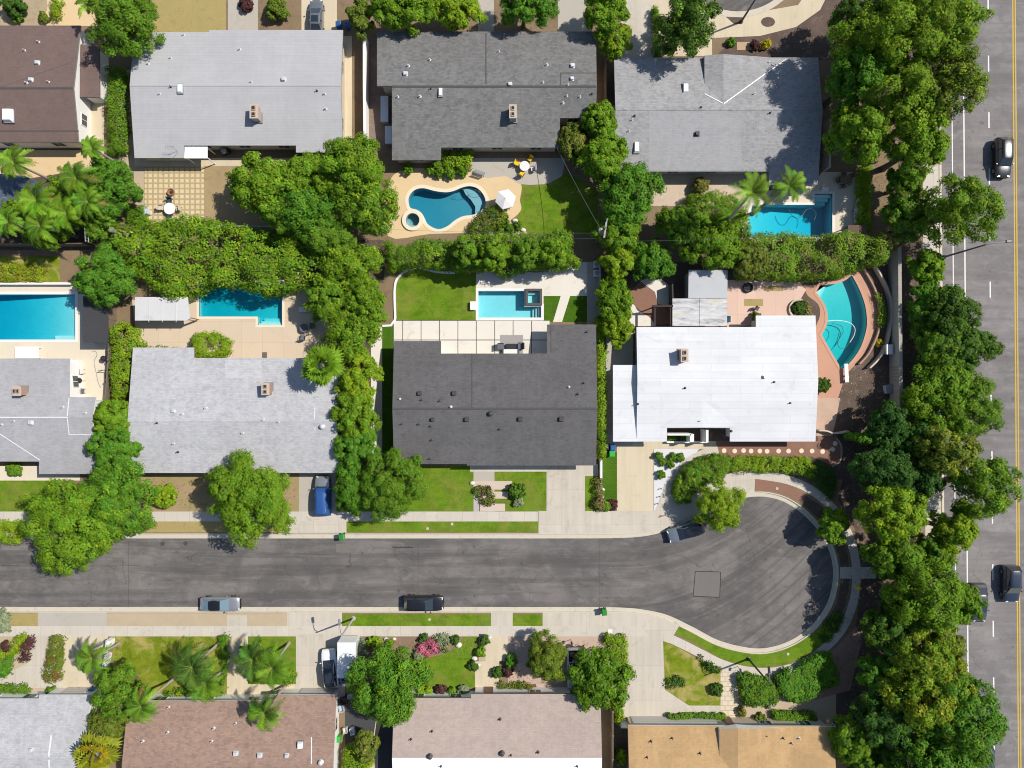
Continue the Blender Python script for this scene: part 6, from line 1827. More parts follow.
# ---- fallen leaves under the belt of trees and in the front beds: nobody could count them
rng = np.random.default_rng(5)
zones = [(845, 922, 100, 760, 5200, .012), (508, 628, 640, 694, 500, .012), (140, 296, 476, 510, 500, .012), (350, 478, 640, 655, 250, .012)]
pp = []
for x0, x1, y0, y1, k, z in zones:
    for x, y in zip(rng.uniform(x0, x1, k), rng.uniform(y0, y1, k)):
        if (x - 866) ** 2 < 30 ** 2 and 260 < y < 372: continue
        if y < 240 and x < 868: continue
        pp.append(W(x, y) + (z + .018,))
pp = np.array(pp); nn = np.array([0, 0, 1.0]) + rng.normal(size=pp.shape) * .25
cc_ = np.array([(.30, .19, .08), (.20, .11, .06), (.36, .29, .10), (.16, .2, .04), (.42, .31, .2)])[rng.integers(0, 5, len(pp))] * rng.uniform(.6, 1.3, (len(pp), 1))
tag(leaf_object('leaf_litter', pp, nn, rng.uniform(.10, .26, len(pp)), cc_, None, rng=rng), 'brown fallen leaves scattered under the trees', 'fallen leaves', kind='stuff')

tree(70, 196, 24, 20, 4.5, 'mid', 'dense leafy tree beneath the palms at the left', lobes=8, accent='lime', acc_p=.3)
tree(24, 216, 26, 16, 4.0, 'bright', 'leafy tree filling the ground below the dark sail', lobes=8)

tree(308, 178, 30, 26, 6.5, 'bright', 'leafy tree joining the bright tree and the tall airy tree at the tan yard', lobes=9)
tree(285, 212, 26, 22, 6.0, 'mid', 'shaded tree on the hedge side of the tan back yard', lobes=8)
# ================================================================== vehicles
M_TYRE = plain('tyre_rubber', (0.018, 0.018, 0.018), 0.85)
M_RIM = plain('alloy_rim', (0.45, 0.46, 0.47), 0.3, 0.9)
M_CARGLASS = plain('car_glass', (0.022, 0.028, 0.034), 0.04, 0.0, 0.9, .02, coat=1.0)
M_CARGLASS_L = plain('painted_sky_glass', (0.16, 0.24, 0.29), 0.06, 0.0, 0.9, .02, coat=1.0)  # pale blue sky reflection put into the glass colour
M_LAMP = plain('headlight_lens', (0.75, 0.77, 0.8), 0.1, 0, .8)
M_TAIL = plain('taillight_lens', (0.35, 0.02, 0.015), 0.15, 0, .8)
M_CHROME = plain('chrome', (0.7, 0.7, 0.72), 0.12, 1.0)
M_UNDER = plain('underbody', (0.015, 0.015, 0.016), 0.8)


def paint(name, c, rough=.3, metal=.0): return plain(name, c, rough, metal, .5, .03, coat=1.0)


BODY = {   # x (fraction of length from the middle, + forward), half width factor, deck height
    'sedan': dict(H=1.45, st=[(-.5, .72, .62), (-.492, .84, .80), (-.47, .91, .92), (-.38, .965, .97), (-.2, 1, .95), (0, 1, .94), (.18, 1, .93), (.32, .985, .86), (.42, .94, .78), (.475, .86, .68), (.497, .74, .55), (.5, .66, .45)],
                  cab=(-.40, -.24, .05, .24), rw=.70, bw=.90),
    'suv': dict(H=1.72, st=[(-.5, .80, .70), (-.495, .90, .98), (-.47, .95, 1.06), (-.36, .99, 1.08), (-.1, 1, 1.06), (.12, 1, 1.05), (.28, .99, 1.0), (.40, .95, .93), (.47, .87, .82), (.497, .76, .62), (.5, .70, .5)],
                cab=(-.485, -.40, .06, .235), rw=.74, bw=.93),
    'pickup': dict(H=1.85, st=[(-.5, .90, .70), (-.495, .95, .98), (-.47, .98, 1.05), (-.2, 1, 1.06), (.1, 1, 1.08), (.3, .99, 1.08), (.42, .96, 1.02), (.48, .90, .92), (.498, .82, .7), (.5, .76, .55)],
                   cab=(-.17, -.13, .09, .225), rw=.76, bw=.93),
}


def car(label, px, py, rz, L, Wd, pnt, kind='sedan', roof=None, glass=None, cat='car', name='parked_car', hgt=None, load=None, group=None, sunroof=False):
    B = BODY[kind]; HH = hgt or B['H']
    x, y = W(px, py, .9)
    t = thing(name, label, cat, (x, y, -.125 if False else car.z), rz, group)
    hw = Wd / 2
    g = glass or M_CARGLASS
    roof = roof or pnt
    rows = []
    st = B['st']
    for fx, fw, zt in st:
        w_ = hw * fw; X = fx * L; zl = .22 + (.1 if abs(fx) > .47 else 0)
        sec = [(0, zl), (w_ * .80, zl), (w_ * .97, zl + .12), (w_, zl + .30), (w_ * .985, zt - .16), (w_ * .93, zt - .03), (w_ * .80, zt + .01), (w_ * .4, zt + .035), (0, zt + .04)]
        full = [(X, a, z) for a, z in sec] + [(X, -a, z) for a, z in sec[-2:0:-1]]
        rows.append(full)
    mb = MB()
    mb.grid(rows, 0, True, closed=True)
    mb.face(rows[0][::-1], 0); mb.face(rows[-1], 0)
    # pillars and roof skin belong to the body shell
    xa, xr0, xr1, xb = [f * L for f in B['cab']]
    zb = lambda X: np.interp(X / L, [s[0] for s in st], [s[2] for s in st]) + .02
    bw, rw = hw * B['bw'], hw * B['rw']
    b0, b1 = (xa, bw * .88, zb(xa)), (xb, bw * .86, zb(xb))
    zr = HH - .05
    # roof: gently crowned panel with rounded ends
    rr = []
    for f, s in ((0, .86), (.08, .96), (.3, 1), (.6, 1), (.9, .97), (1, .88)):
        X = xr0 + (xr1 - xr0) * f; w2 = rw * s; dz = -.05 if f in (0, 1) else (-.015 if f in (.08, .9) else 0)
        rr.append([(X, -w2, zr + dz - .05), (X, -w2 * .93, zr + dz), (X, -w2 * .5, zr + dz + .035), (X, 0, zr + dz + .045), (X, w2 * .5, zr + dz + .035), (X, w2 * .93, zr + dz), (X, w2, zr + dz - .05)])
    def post(p, q_, w_=.045): mb.tube([p, q_], w_, 5)
    for s in (-1, 1):
        post((b0[0], s * b0[1], b0[2] - .02), (xr0 + .03, s * rw * .9, zr - .08), .06)
        post((b1[0], s * b1[1], b1[2] - .02), (xr1 - .03, s * rw * .9, zr - .08), .045)
        mx = (xr0 + xr1) / 2 - .1; post((mx, s * bw * .99, zb(mx) - .05), (mx, s * rw * .99, zr - .06), .04)
        mb.tube([(xr0 + .03, s * rw * .93, zr - .06), (xr1 - .03, s * rw * .93, zr - .06)], .045, 5)
    mb.build('body', pnt, t, bevel=0, sharp=35)
    mb = MB(); mb.grid(rr, 0, True, flip=True); low = [[(a, b, c - .07) for a, b, c in r] for r in rr]; mb.grid(low, 0, True)
    if sunroof:
        X0, X1 = xr0 + (xr1 - xr0) * .18, xr0 + (xr1 - xr0) * .78
        mb.box((X0 + X1) / 2, 0, zr + .05, X1 - X0, rw * 1.35, .03, m=1)
    mb.build('roof', [roof, M_CARGLASS], t)
    e = .012
    def pane(nm, pts):
        m2 = MB(); c = Vector(pts[0]) - Vector(pts[0])
        nn = (Vector(pts[1]) - Vector(pts[0])).cross(Vector(pts[3]) - Vector(pts[0])).normalized() * .02
        a = [tuple(Vector(p)) for p in pts]; b = [tuple(Vector(p) - nn) for p in pts]
        m2.face(a, 0); m2.face(b[::-1], 0)
        for i in range(4): m2.face([a[i], b[i], b[(i + 1) % 4], a[(i + 1) % 4]], 0)
        m2.build(nm, g, t)
    pane('windshield', [(xb, -bw * .85, zb(xb) + e), (xb, bw * .85, zb(xb) + e), (xr1 - .02, rw * .88, zr - .05), (xr1 - .02, -rw * .88, zr - .05)])
    pane('rear_window', [(xa, bw * .86, zb(xa) + e), (xa, -bw * .86, zb(xa) + e), (xr0 + .02, -rw * .88, zr - .05), (xr0 + .02, rw * .88, zr - .05)])
    for s in (-1, 1):
        pts = [(xa + .05, s * bw * .90, zb(xa)), (xb - .05, s * bw * .90, zb(xb)), (xr1 - .04, s * rw * .95, zr - .07), (xr0 + .04, s * rw * .95, zr - .07)]
        pane('side_window', pts if s < 0 else pts[::-1])
    for fx in (-.31, .31):
        for s in (-1, 1):
            X = fx * L; r = .34 if kind == 'sedan' else .38
            m2 = MB(); rowsw = []
            for yy, r2 in ((-.11, r * .86), (-.1, r * .97), (-.06, r), (.06, r), (.1, r * .97), (.11, r * .86)):
                rowsw.append([(X + r2 * math.cos(a), s * (hw - .10) + yy, r + r2 * math.sin(a)) for a in [2 * math.pi * k / 20 for k in range(20)]])
            m2.grid(rowsw, 0, True, closed=True); m2.face(rowsw[0], 0); m2.face(rowsw[-1][::-1], 0)
            wh = m2.build('wheel', M_TYRE, t)
            m3 = MB(); yo = s * (hw + .013)
            m3.face([(X + r * .62 * math.cos(a), yo, r + r * .62 * math.sin(a)) for a in [2 * math.pi * k / 16 * s for k in range(16)]][::-1], 0)
            m3.build('rim', M_RIM, wh)
    for s in (-1, 1):
        m2 = MB(); m2.box(.468 * L, s * hw * .62, .66 if kind == 'sedan' else .80, .12, hw * .34, .14, rz=-s * .35); m2.build('headlight', M_LAMP, t, bevel=.02)
        m2 = MB(); m2.box(-.486 * L, s * hw * .70, .78 if kind == 'sedan' else .92, .08, hw * .30, .13, rz=s * .2); m2.build('taillight', M_TAIL, t, bevel=.02)
        m2 = MB(); m2.box(xb - .28 if kind != 'pickup' else xb - .2, s * (hw * 1.0 + .07), zb(xb) + .06, .13, .2, .14, rz=s * .2); m2.build('mirror', pnt, t, bevel=.03)
    m2 = MB(); m2.box(0, 0, .28, L * .9, Wd * .86, .16); m2.build('underbody', M_UNDER, t)
    if kind == 'pickup':
        m2 = MB(); m2.box(-.335 * L, 0, 1.085, L * .28, Wd * .76, .02, m=0)
        if load: m2.box(-.33 * L, .1, 1.2, .8, .7, .25, rz=.3, m=1); m2.box(-.39 * L, -.3, 1.16, .5, .5, .16, rz=.1, m=1)
        m2.build('cargo_bed', [M_UNDER if load != 'lid' else pnt, surf('brown_cargo', (.25, .14, .08), .2, 6, 1)], t)
    return t


car.z = .0
P_BLACK = paint('black_paint', (0.010, 0.011, 0.013)); P_DGREY = paint('dark_grey_paint', (0.055, 0.058, 0.062)); P_WHITE = paint('white_paint', (0.78, 0.78, 0.78), .35)
P_SILVER = paint('silver_paint', (0.40, 0.41, 0.42), .3, .6); P_PALEBLUE = paint('pale_blue_paint', (0.17, 0.20, 0.235), .3, .2); P_NAVY = paint('navy_paint', (0.022, 0.030, 0.055)); P_GREY = paint('grey_paint', (0.17, 0.18, 0.19), .3, .3)
P_GREEN = paint('tan_paint', (0.4, 0.4, 0.38), .35)
DN = R(-90); UP = R(90)
car('grey sedan with dark glass parked nose out on the cream driveway at the top', 315.8, 17, UP, 4.5, 1.78, P_GREY, sunroof=True)
car.z = .02
car('white crossover with black glass roof on the wide grey driveway', 329.8, 668.5, R(96), 4.75, 1.88, P_WHITE, 'suv', roof=P_BLACK, sunroof=True)
cv = car('silver car under a blue tarp with only its grey nose showing', 322, 495.5, UP, 4.9, 1.86, P_SILVER, 'suv')
car('white pickup with brown cargo half hidden under the glossy tree', 574.5, 669, DN, 4.9, 1.85, P_WHITE, 'pickup', load='box', cat='pickup truck')
car.z = -.12
car('silver car with black roof parked along the south kerb in the street', 219, 605, 0, 4.95, 1.84, P_SILVER, 'sedan', roof=P_BLACK, glass=M_CARGLASS_L)
car('black sport utility car parked along the south kerb in the street', 423.5, 604, 0, 4.95, 1.92, P_BLACK, 'suv')
car('pale blue car with a black roof parked under the yellow green street tree', 686.5, 532, R(197), 4.7, 1.9, P_PALEBLUE, 'suv', roof=P_BLACK)
car('black car driving down the avenue at the upper right', 1004.5, 157, DN, 4.95, 1.9, P_BLACK, 'suv', cat='car', name='moving_car')
car('dark navy car on the avenue close to the yellow line at the lower right', 1012.8, 584.5, DN, 4.6, 1.95, P_NAVY, 'suv', cat='car', name='moving_car')
car('dark grey sedan on the avenue half hidden by overhanging branches', 981, 603.5, DN, 4.8, 1.85, P_DGREY, 'sedan', cat='car', name='moving_car')
car('dark car at the lower frame edge almost hidden by the glossy avenue tree', 986, 764, DN, 4.8, 1.9, P_BLACK, 'suv', cat='car', name='moving_car', roof=P_DGREY)

# blue tarp lying over the back of the silver car: its own thing
x, y = W(322, 495.5, .9)
mb = MB(); rows = []
for fx, w_, zt in ((-2.56, .90, .12), (-2.55, .97, .75), (-2.40, 1.00, 1.35), (-2.1, 1.0, 1.76), (-1.4, 1.02, 1.83), (-.5, 1.03, 1.83), (.3, 1.02, 1.80), (.6, 1.04, 1.66), (.95, 1.06, 1.32), (1.05, 1.07, 1.22)):
    sec = []
    for k in range(13):
        a = -1 + 2 * k / 12
        edge = abs(a) ** 5
        z = zt - edge * (zt - .45) + .025 * math.sin(fx * 5 + k * 1.7)
        sec.append((w_ * (a if abs(a) < .99 else a * 1.03) + .02 * math.sin(fx * 3 + k), fx, z))
    rows.append([(p[0], p[1], p[2]) for p in sec])
mb.grid(rows, 0, True, flip=True)
tp = mb.build('car_cover', surf('blue_tarp', (0.022, 0.085, 0.27), 0.12, 3, 0.8, rough=.55, bump=.5), None)
tp.location = (x, y, .02); md = tp.modifiers.new('thickness', 'SOLIDIFY'); md.thickness = .015; md.offset = 1
tag(tp, 'blue tarp draped over the car on the speckled house driveway', 'car cover')

# white box truck
x, y = W(349, 662, 1.4)
t = thing('box_truck', 'white box truck parked tight beside the white crossover', 'truck', (x, y, .02), DN)
mb = MB(); mb.box(-.75, 0, 1.62, 4.35, 2.25, 2.3); mb.build('cargo_box', P_WHITE, t, bevel=.06)
mb = MB(); mb.box(-2.6, 0, 2.5, .35, 1.3, .2); mb.build('rear_spoiler', M_VENT, t, bevel=.03)
mb = MB()
rows = []
for X, w_, zt in ((1.46, .98, 1.95), (1.6, 1.0, 2.0), (2.1, 1.0, 1.98), (2.45, .98, 1.5), (2.75, .96, 1.15), (3.15, .9, 1.0), (3.3, .8, .7)):
    sec = [(0, .35), (w_ * .95, .35), (w_, .7), (w_ * .98, max(.75, zt - .25)), (w_ * .88, zt), (0, zt + .04)]
    rows.append([(X, a, z) for a, z in sec] + [(X, -a, z) for a, z in sec[-2:0:-1]])
mb.grid(rows, 0, True, closed=True); mb.face(rows[0][::-1], 0); mb.face(rows[-1], 0)
mb.build('cab', P_WHITE, t, sharp=35)
mb = MB(); mb.face([(2.78, -.84, 1.19), (2.78, .84, 1.19), (2.13, .84, 2.03), (2.13, -.84, 2.03)], 0); mb.face([(2.78, -.84, 1.15), (2.13, -.84, 1.99), (2.13, .84, 1.99), (2.78, .84, 1.15)], 0); mb.build('windshield', M_CARGLASS, t)
mb = MB(); mb.box(1.75, 0, 2.06, .55, 1.6, .06); mb.build('roof_rack', M_UNDER, t)
mb = MB(); mb.box(.2, 0, .42, 5.2, 1.0, .16); mb.build('chassis', M_UNDER, t)
for X in (-1.9, 2.35):
    for s in (-1, 1):
        mb = MB(); rows = [[(X + .40 * r2 * math.cos(a), s * .92 + yy, .40 + .40 * r2 * math.sin(a)) for a in [2 * math.pi * k / 18 for k in range(18)]] for yy, r2 in ((-.13, .9), (-.1, 1), (.1, 1), (.13, .9))]
        mb.grid(rows, 0, True, closed=True); mb.face(rows[0], 0); mb.face(rows[-1][::-1], 0); mb.build('wheel', M_TYRE, t)
for s in (-1, 1):
    mb = MB(); mb.box(3.2, s * .62, .78, .14, .3, .16); mb.build('headlight', M_LAMP, t, bevel=.02)
    mb = MB(); mb.box(2.55, s * 1.12, 1.45, .1, .16, .3); mb.build('mirror', M_UNDER, t, bevel=.02)
# ================================================================== walls, fences, furniture, small things
M_BLOCK = surf('concrete_block_wall', (0.40, 0.36, 0.31), 0.12, 5, 0.5, grid=(.4, .2, .012, (.3, .27, .23), .5), bump=.2)
M_WALLWHITE = surf('white_garden_wall', (0.78, 0.76, 0.73), 0.05, 6, 0.5, bump=.1)
M_FENCEWOOD = surf('fence_boards', (0.20, 0.15, 0.11), 0.2, 5, 1.0, bump=.3)
M_BLACKWALL = surf('charcoal_wall', (0.06, 0.058, 0.06), 0.1, 6, 0.5, bump=.15)
M_BLACK = plain('black_metal', (0.02, 0.02, 0.022), 0.45)
M_GREYMETAL = plain('grey_metal', (0.32, 0.33, 0.34), 0.45, .5)
M_YELLOW = plain('yellow_cushion', (0.72, 0.48, 0.015), 0.8)
M_CUSHW = plain('pale_cushion', (0.72, 0.71, 0.69), 0.85)
M_CUSHG = plain('grey_cushion', (0.12, 0.125, 0.14), 0.85)
M_TEALC = plain('dark_teal_cushion', (0.03, 0.06, 0.075), 0.85)
M_CANVAS = surf('white_canvas', (0.80, 0.76, 0.74), 0.04, 4, 0.6, bump=.1)
M_TERRA = surf('terracotta', (0.30, 0.13, 0.075), 0.1, 6, .8)
M_STONE = surf('pale_boulder', (0.66, 0.62, 0.56), 0.12, 4, 1.0, bump=.4)


def wall(name, label, cat, path, h, th, mat, cap=None, pillar=0, mat2=None):
    """free standing wall or fence along photo positions (at its foot)"""
    p = to_world(path)
    cx, cy = p[len(p) // 2]
    t = thing(name, label, cat, (cx, cy, 0))
    a, b = offset_path(p, th / 2), offset_path(p, -th / 2)
    mb = MB()
    rows = []
    for (ax, ay), (bx, by) in zip(a, b): rows.append([(bx, by, -.06), (bx, by, h), (ax, ay, h), (ax, ay, -.06)])
    mb.grid(rows, 0, False, closed=True, flip=True); mb.face(rows[0], 0); mb.face(rows[-1][::-1], 0)
    mb.build('panel', mat, t, (cx, cy, 0))
    if cap:
        a, b = offset_path(p, th / 2 + .05), offset_path(p, -th / 2 - .05)
        mb = MB(); rows = [[(bx, by, h + .003), (bx, by, h + .07), (ax, ay, h + .07), (ax, ay, h + .003)] for (ax, ay), (bx, by) in zip(a, b)]
        mb.grid(rows, 0, False, closed=True, flip=True); mb.face(rows[0], 0); mb.face(rows[-1][::-1], 0)
        mb.build('cap', cap, t, (cx, cy, 0))
    if pillar:
        L = [0]
        for i in range(1, len(p)): L.append(L[-1] + math.hypot(p[i][0] - p[i - 1][0], p[i][1] - p[i - 1][1]))
        k = max(1, int(L[-1] / pillar))
        for j in range(k + 1):
            s = L[-1] * j / k
            x, y = np.interp(s, L, [q_[0] for q_ in p]), np.interp(s, L, [q_[1] for q_ in p])
            mb = MB(); mb.box(x, y, (h + .1) / 2, th + .09, th + .09, h + .12); mb.build('post', mat2 or mat, t, (cx, cy, 0))
    return t


wall('block_wall', 'long concrete block wall between the fan pool garden and the avenue belt', 'wall', [(889.5, 250), (890, 320), (891, 400), (892, 446)], 2.2, .32, M_BLOCK, cap=M_BLOCK)
wall('curved_retaining_wall', 'dark curved retaining wall closest to the fan shaped pool', 'wall', smooth_path([(860, 266), (873, 289), (878.5, 311), (877, 331), (868, 352), (858, 364)], 4), .5, .2, M_BRICK)
wall('curved_retaining_wall', 'outer curved wall with a pale top behind the planter of the fan pool', 'wall', smooth_path([(872, 266), (884, 288), (888.5, 308), (886, 336), (879, 355), (867, 368)], 4), .8, .2, M_STUC_B)
wall('boundary_wall', 'white boundary wall between the dark grey house and the pale grey house', 'wall', [(367.5, 42), (367.5, 90), (368, 142)], 1.8, .25, M_WALLWHITE, cap=M_WALLWHITE)
wall('side_wall', 'pale side wall between the two top right back gardens', 'wall', [(824, 124), (823, 172)], 1.9, .2, M_STUC_B)
wall('wood_fence', 'brown wooden fence in the slot left of the grey gabled house', 'fence', [(604, 62), (604.5, 105)], 1.8, .08, M_FENCEWOOD, pillar=2.4)
wall('low_wall', 'short white low wall beside the turf strip of the white house', 'wall', [(600.3, 458), (600.3, 477)], 1.0, .25, M_WALLWHITE)
wall('low_wall', 'white slanted boundary wall left of the patchy lawn, rear piece', 'wall', [(111, 652), (108.5, 664)], 1.1, .35, M_WALLWHITE)
wall('low_wall', 'white slanted boundary wall left of the patchy lawn, piece nearest the street', 'wall', [(113, 637.5), (112, 646)], 1.1, .55, M_WALLWHITE)
wall('garden_wall', 'charcoal wall behind the plunge pool', 'wall', [(476, 271.2), (512, 271.2), (548, 271)], 1.6, .2, M_BLACKWALL)
wall('lawn_edging', 'thin curved white edging round the lawn of the charcoal house', 'edging', [(382.6, 326), (391, 325.5), (395, 320)] + smooth_path([(395.4, 318), (395, 287), (400, 275.5), (409, 269.8), (419, 268), (437, 272), (455, 273)], 5), .18, .26, M_WALLWHITE)
wall('wood_fence', 'grey wooden fence at the passage right of the charcoal house', 'fence', [(598.5, 262), (598.5, 316)], 1.8, .1, M_GREYMETAL, pillar=2.4)
wall('wood_fence', 'dark fence behind the top left palms', 'fence', [(-40, 246), (40, 246.5), (92, 246)], 1.7, .1, M_FENCEWOOD, pillar=2.4)
wall('garden_wall', 'low white wall above the long turquoise pool', 'wall', [(-40, 284.5), (40, 284.5), (74, 284.5)], .7, .2, M_WALLWHITE)
wall('wood_fence', 'fence along the passage beside the black canopy', 'fence', [(116.5, 300), (116, 360), (113, 400)], 1.7, .1, M_FENCEWOOD, pillar=2.4)
wall('garden_wall', 'pale wall with a shadow at the tan back yard', 'wall', [(222, 228), (262, 229), (300, 229)], 1.4, .15, M_STUC_G, pillar=3)
wall('wood_fence', 'wooden fence between the pink tan house and the orange tan house', 'fence', [(611, 705), (611, 775)], 1.7, .12, M_FENCEWOOD, pillar=2.4)
wall('low_wall', 'curved low wall at the end of the brick terrace', 'wall', smooth_path([(816, 430), (824, 430.5), (832, 433), (846, 431)], 4), .9, .18, M_STUC_B)
wall('terrace_edging', 'curved thin edging closing the brick terrace', 'edging', smooth_path([(836, 438), (841, 446), (840, 460), (832, 467)], 4), .14, .16, M_BLOCK)
wall('patio_wall', 'dark screen wall beside the marbled pergola', 'wall', [(669, 286), (669.5, 304)], 1.9, .15, M_BLACKWALL)
wall('gate', 'white gate at the side of the orange tan house', 'gate', [(619, 721.5), (628, 721.5)], 1.6, .1, M_WHITEMETAL)
# white balustrade in front of the rusty house
for lab, path in (('white rail fence in front of the rusty house', [(184, 697.5), (226, 698.5)]), ('white rail fence along the front of the orange tan house', [(734, 723.4), (832, 722.8)])):
    p = to_world(path); t = thing('rail_fence', lab, 'fence', p[0] + (0,))
    mb = MB(); mb.tube([p[0] + (.95,), p[1] + (.95,)], .05, 6); mb.build('rail', M_WHITEMETAL, t, p[0] + (0,))
    mb = MB(); mb.tube([p[0] + (.45,), p[1] + (.45,)], .04, 6); mb.build('rail', M_WHITEMETAL, t, p[0] + (0,))
    for k in range(6):
        x, y = p[0][0] + (p[1][0] - p[0][0]) * k / 5, p[0][1] + (p[1][1] - p[0][1]) * k / 5
        mb = MB(); mb.box(x, y, .5, .1, .1, 1.04); mb.build('post', M_WHITEMETAL, t, p[0] + (0,))


# ---- wheelie bins
def bin_(px, py, mat_c, label, rz=0, open_=False):
    x, y = W(px, py, .6)
    t = thing('wheelie_bin', label, 'bin', (x, y, .02), rz)
    m = plain('bin_plastic_%s' % mat_c, BINC[mat_c], .45)
    mb = MB(); mb.box(0, 0, .52, .60, .68, .92, taper=1.0)
    rows = [[(sx * .24 * k, sy * .27 * k, z) for sx, sy in ((-1, -1), (1, -1), (1, 1), (-1, 1))] for z, k in ((.06, 1), (.95, 1.22))]
    mb = MB(); mb.grid(rows, 0, False, closed=True); mb.face(rows[0][::-1], 0); mb.face(rows[1], 0); mb.build('body', m, t, bevel=.03)
    mb = MB(); rows = [[(sx * .33 * k, sy * .36 * k - .02, z) for sx, sy in ((-1, -1), (1, -1), (1, 1), (-1, 1))] for z, k in ((.96, 1), (1.0, 1), (1.06, .72))]
    mb.grid(rows, 0, False, closed=True); mb.face(rows[0][::-1], 0); mb.face(rows[-1], 0); mb.build('lid', m, t, bevel=.02)
    mb = MB(); mb.tube([(-.26, .36, .92), (.26, .36, .92)], .025, 6); mb.build('handle', m, t)
    for s in (-1, 1):
        mb = MB(); mb.tube([(s * .27 - .03, .26, .12), (s * .27 + .03, .26, .12)], .12, 12); mb.build('wheel', M_TYRE, t)
    return t


BINC = {'blue': (0.02, 0.085, 0.27), 'green': (0.02, 0.22, 0.02), 'darkblue': (0.015, 0.10, 0.2), 'black': (0.03, 0.03, 0.032), 'brightgreen': (0.03, 0.36, 0.05)}
bin_(339, 25.5, 'blue', 'blue wheelie bin beside the top driveway, left of the pair')
bin_(348, 26, 'blue', 'blue wheelie bin beside the top driveway, right of the pair')
bin_(342, 536.5, 'green', 'green wheelie bin standing in the gutter on the north side', R(8))
bin_(604, 611.5, 'green', 'green wheelie bin at the kerb of the south driveway', R(4))
bin_(612.5, 447.5, 'blue', 'blue wheelie bin at the corner of the white garage')
bin_(611.5, 453.5, 'brightgreen', 'bright green wheelie bin at the top of the turf strip')
bin_(605.5, 446.5, 'black', 'dark wheelie bin beside the blue one at the white garage')
bin_(92.5, 690.5, 'darkblue', 'blue wheelie bin in front of the bottom left house')
bin_(338.5, 738, 'brightgreen', 'bright green bin in the cluttered side yard')
bin_(597, 447, 'black', 'dark bin in the narrow gap right of the charcoal house')


# ---- street lamps: pole, arm, head
def lamp(px, py, h, arm, az, label, dark=False, head=.75):
    x, y = W(px, py)
    t = thing('street_lamp', label, 'street lamp', (x, y, 0))
    m = M_BLACK if dark else surf('lamp_concrete', (.42, .41, .39), .08, 8, 1)
    mb = MB(); mb.lathe(0, 0, [(.28, -.05), (.28, .06), (.17, .1), (.13, .5), (.11, h * .5), (.075, h), (.001, h + .02)], 12); mb.build('pole', m, t)
    mb = MB(); ca, sa = math.cos(az), math.sin(az)
    mb.tube([(0, 0, h - .3), (ca * arm * .3, sa * arm * .3, h + .15), (ca * arm * .7, sa * arm * .7, h + .3), (ca * arm, sa * arm, h + .3)], [.05, .045, .04, .035], 8); mb.build('arm', M_GREYMETAL, t)
    mb = MB(); mb.box(ca * (arm + head / 2), sa * (arm + head / 2), h + .3, head, .3, .16, rz=az, taper=.8); mb.build('lamp_head', M_GREYMETAL if not dark else M_BLACK, t, bevel=.03)
    return t


lamp(353.5, 618.3, 6.0, 1.3, R(96), 'street lamp with a curved arm on the south parkway lawn')
lamp(748.3, 658.8, 7.0, 1.3, R(95), 'dark street lamp on the verge of the turning circle', dark=True)
lamp(944, 257, 7.6, 2.0, R(8), 'tall street lamp leaning out over the avenue', dark=True)
lamp(741, 22, 6.0, 1.2, R(80), 'street lamp in the bed of the northern turning circle', dark=True)
lamp(928, 8, 8.0, 2.0, R(5), 'street lamp among the trees at the top of the avenue', dark=True)

# ---- utility pole and wires
x, y = W(596, 243)
t = thing('utility_pole', 'grey utility pole with crossarms where the back gardens meet', 'utility pole', (x, y, 0))
mb = MB(); mb.lathe(0, 0, [(.17, -.1), (.16, 2), (.12, 8.5), (.001, 8.52)], 10); mb.build('pole', M_WOOD, t)
for z, l, a in ((8.1, 2.2, R(82)), (7.2, 1.8, R(82))):
    mb = MB(); mb.box(.12, 0, z, l, .1, .12, rz=a); mb.build('crossarm', M_STUC_G, t)
mb = MB(); mb.lathe(-.32, .1, [(.001, 6.1), (.2, 6.12), (.24, 6.2), (.24, 6.9), (.2, 7.0), (.001, 7.02)], 14); mb.build('transformer', M_GREYMETAL, t)
def wire(label, a, b, za, zb, sag, r=.013, grp=None):
    A = W(a[0], a[1], za) + (za,); B = W(b[0], b[1], zb) + (zb,)
    pts = [tuple(A[i] + (B[i] - A[i]) * k / 16 - (sag * 4 * (k / 16) * (1 - k / 16) if i == 2 else 0) for i in range(3)) for k in range(17)]
    mb = MB(); mb.tube(pts, r, 5)
    tag(mb.build('overhead_wire', plain('wire_sheath', (.10, .10, .105), .5), None), label, 'wire')
wire('service wire from the utility pole to the dark grey roof corner', (604, 235), (557, 148), 8.0, 3.2, .4, .028)
wire('wire running west from the utility pole, upper one', (600, 233), (380, 229), 7.9, 7.9, .8)
wire('wire running west from the utility pole, lower one', (602, 238), (380, 240), 7.3, 7.3, .8)
wire('wire running east from the utility pole', (606, 241), (790, 236), 7.6, 7.6, .8)
wire('thin wire crossing from the antenna mast to the roof edge', (178, 152), (162, 172), 4.2, .6, .0, .015)


# ---- furniture
def table_round(px, py, r, mat, label, h=.74, base=M_BLACK, hole=True):
    x, y = W(px, py, h)
    t = thing('round_table', label, 'table', (x, y, .015))
    mb = MB(); mb.lathe(0, 0, [(r * .96, h - .05), (r, h - .03), (r, h), (.03, h + .003)], 24); mb.build('table_top', mat, t)
    mb = MB(); mb.lathe(0, 0, [(.3, 0), (.28, .05), (.05, .1), (.05, h - .06)], 12); mb.build('pedestal', base, t)
    return t


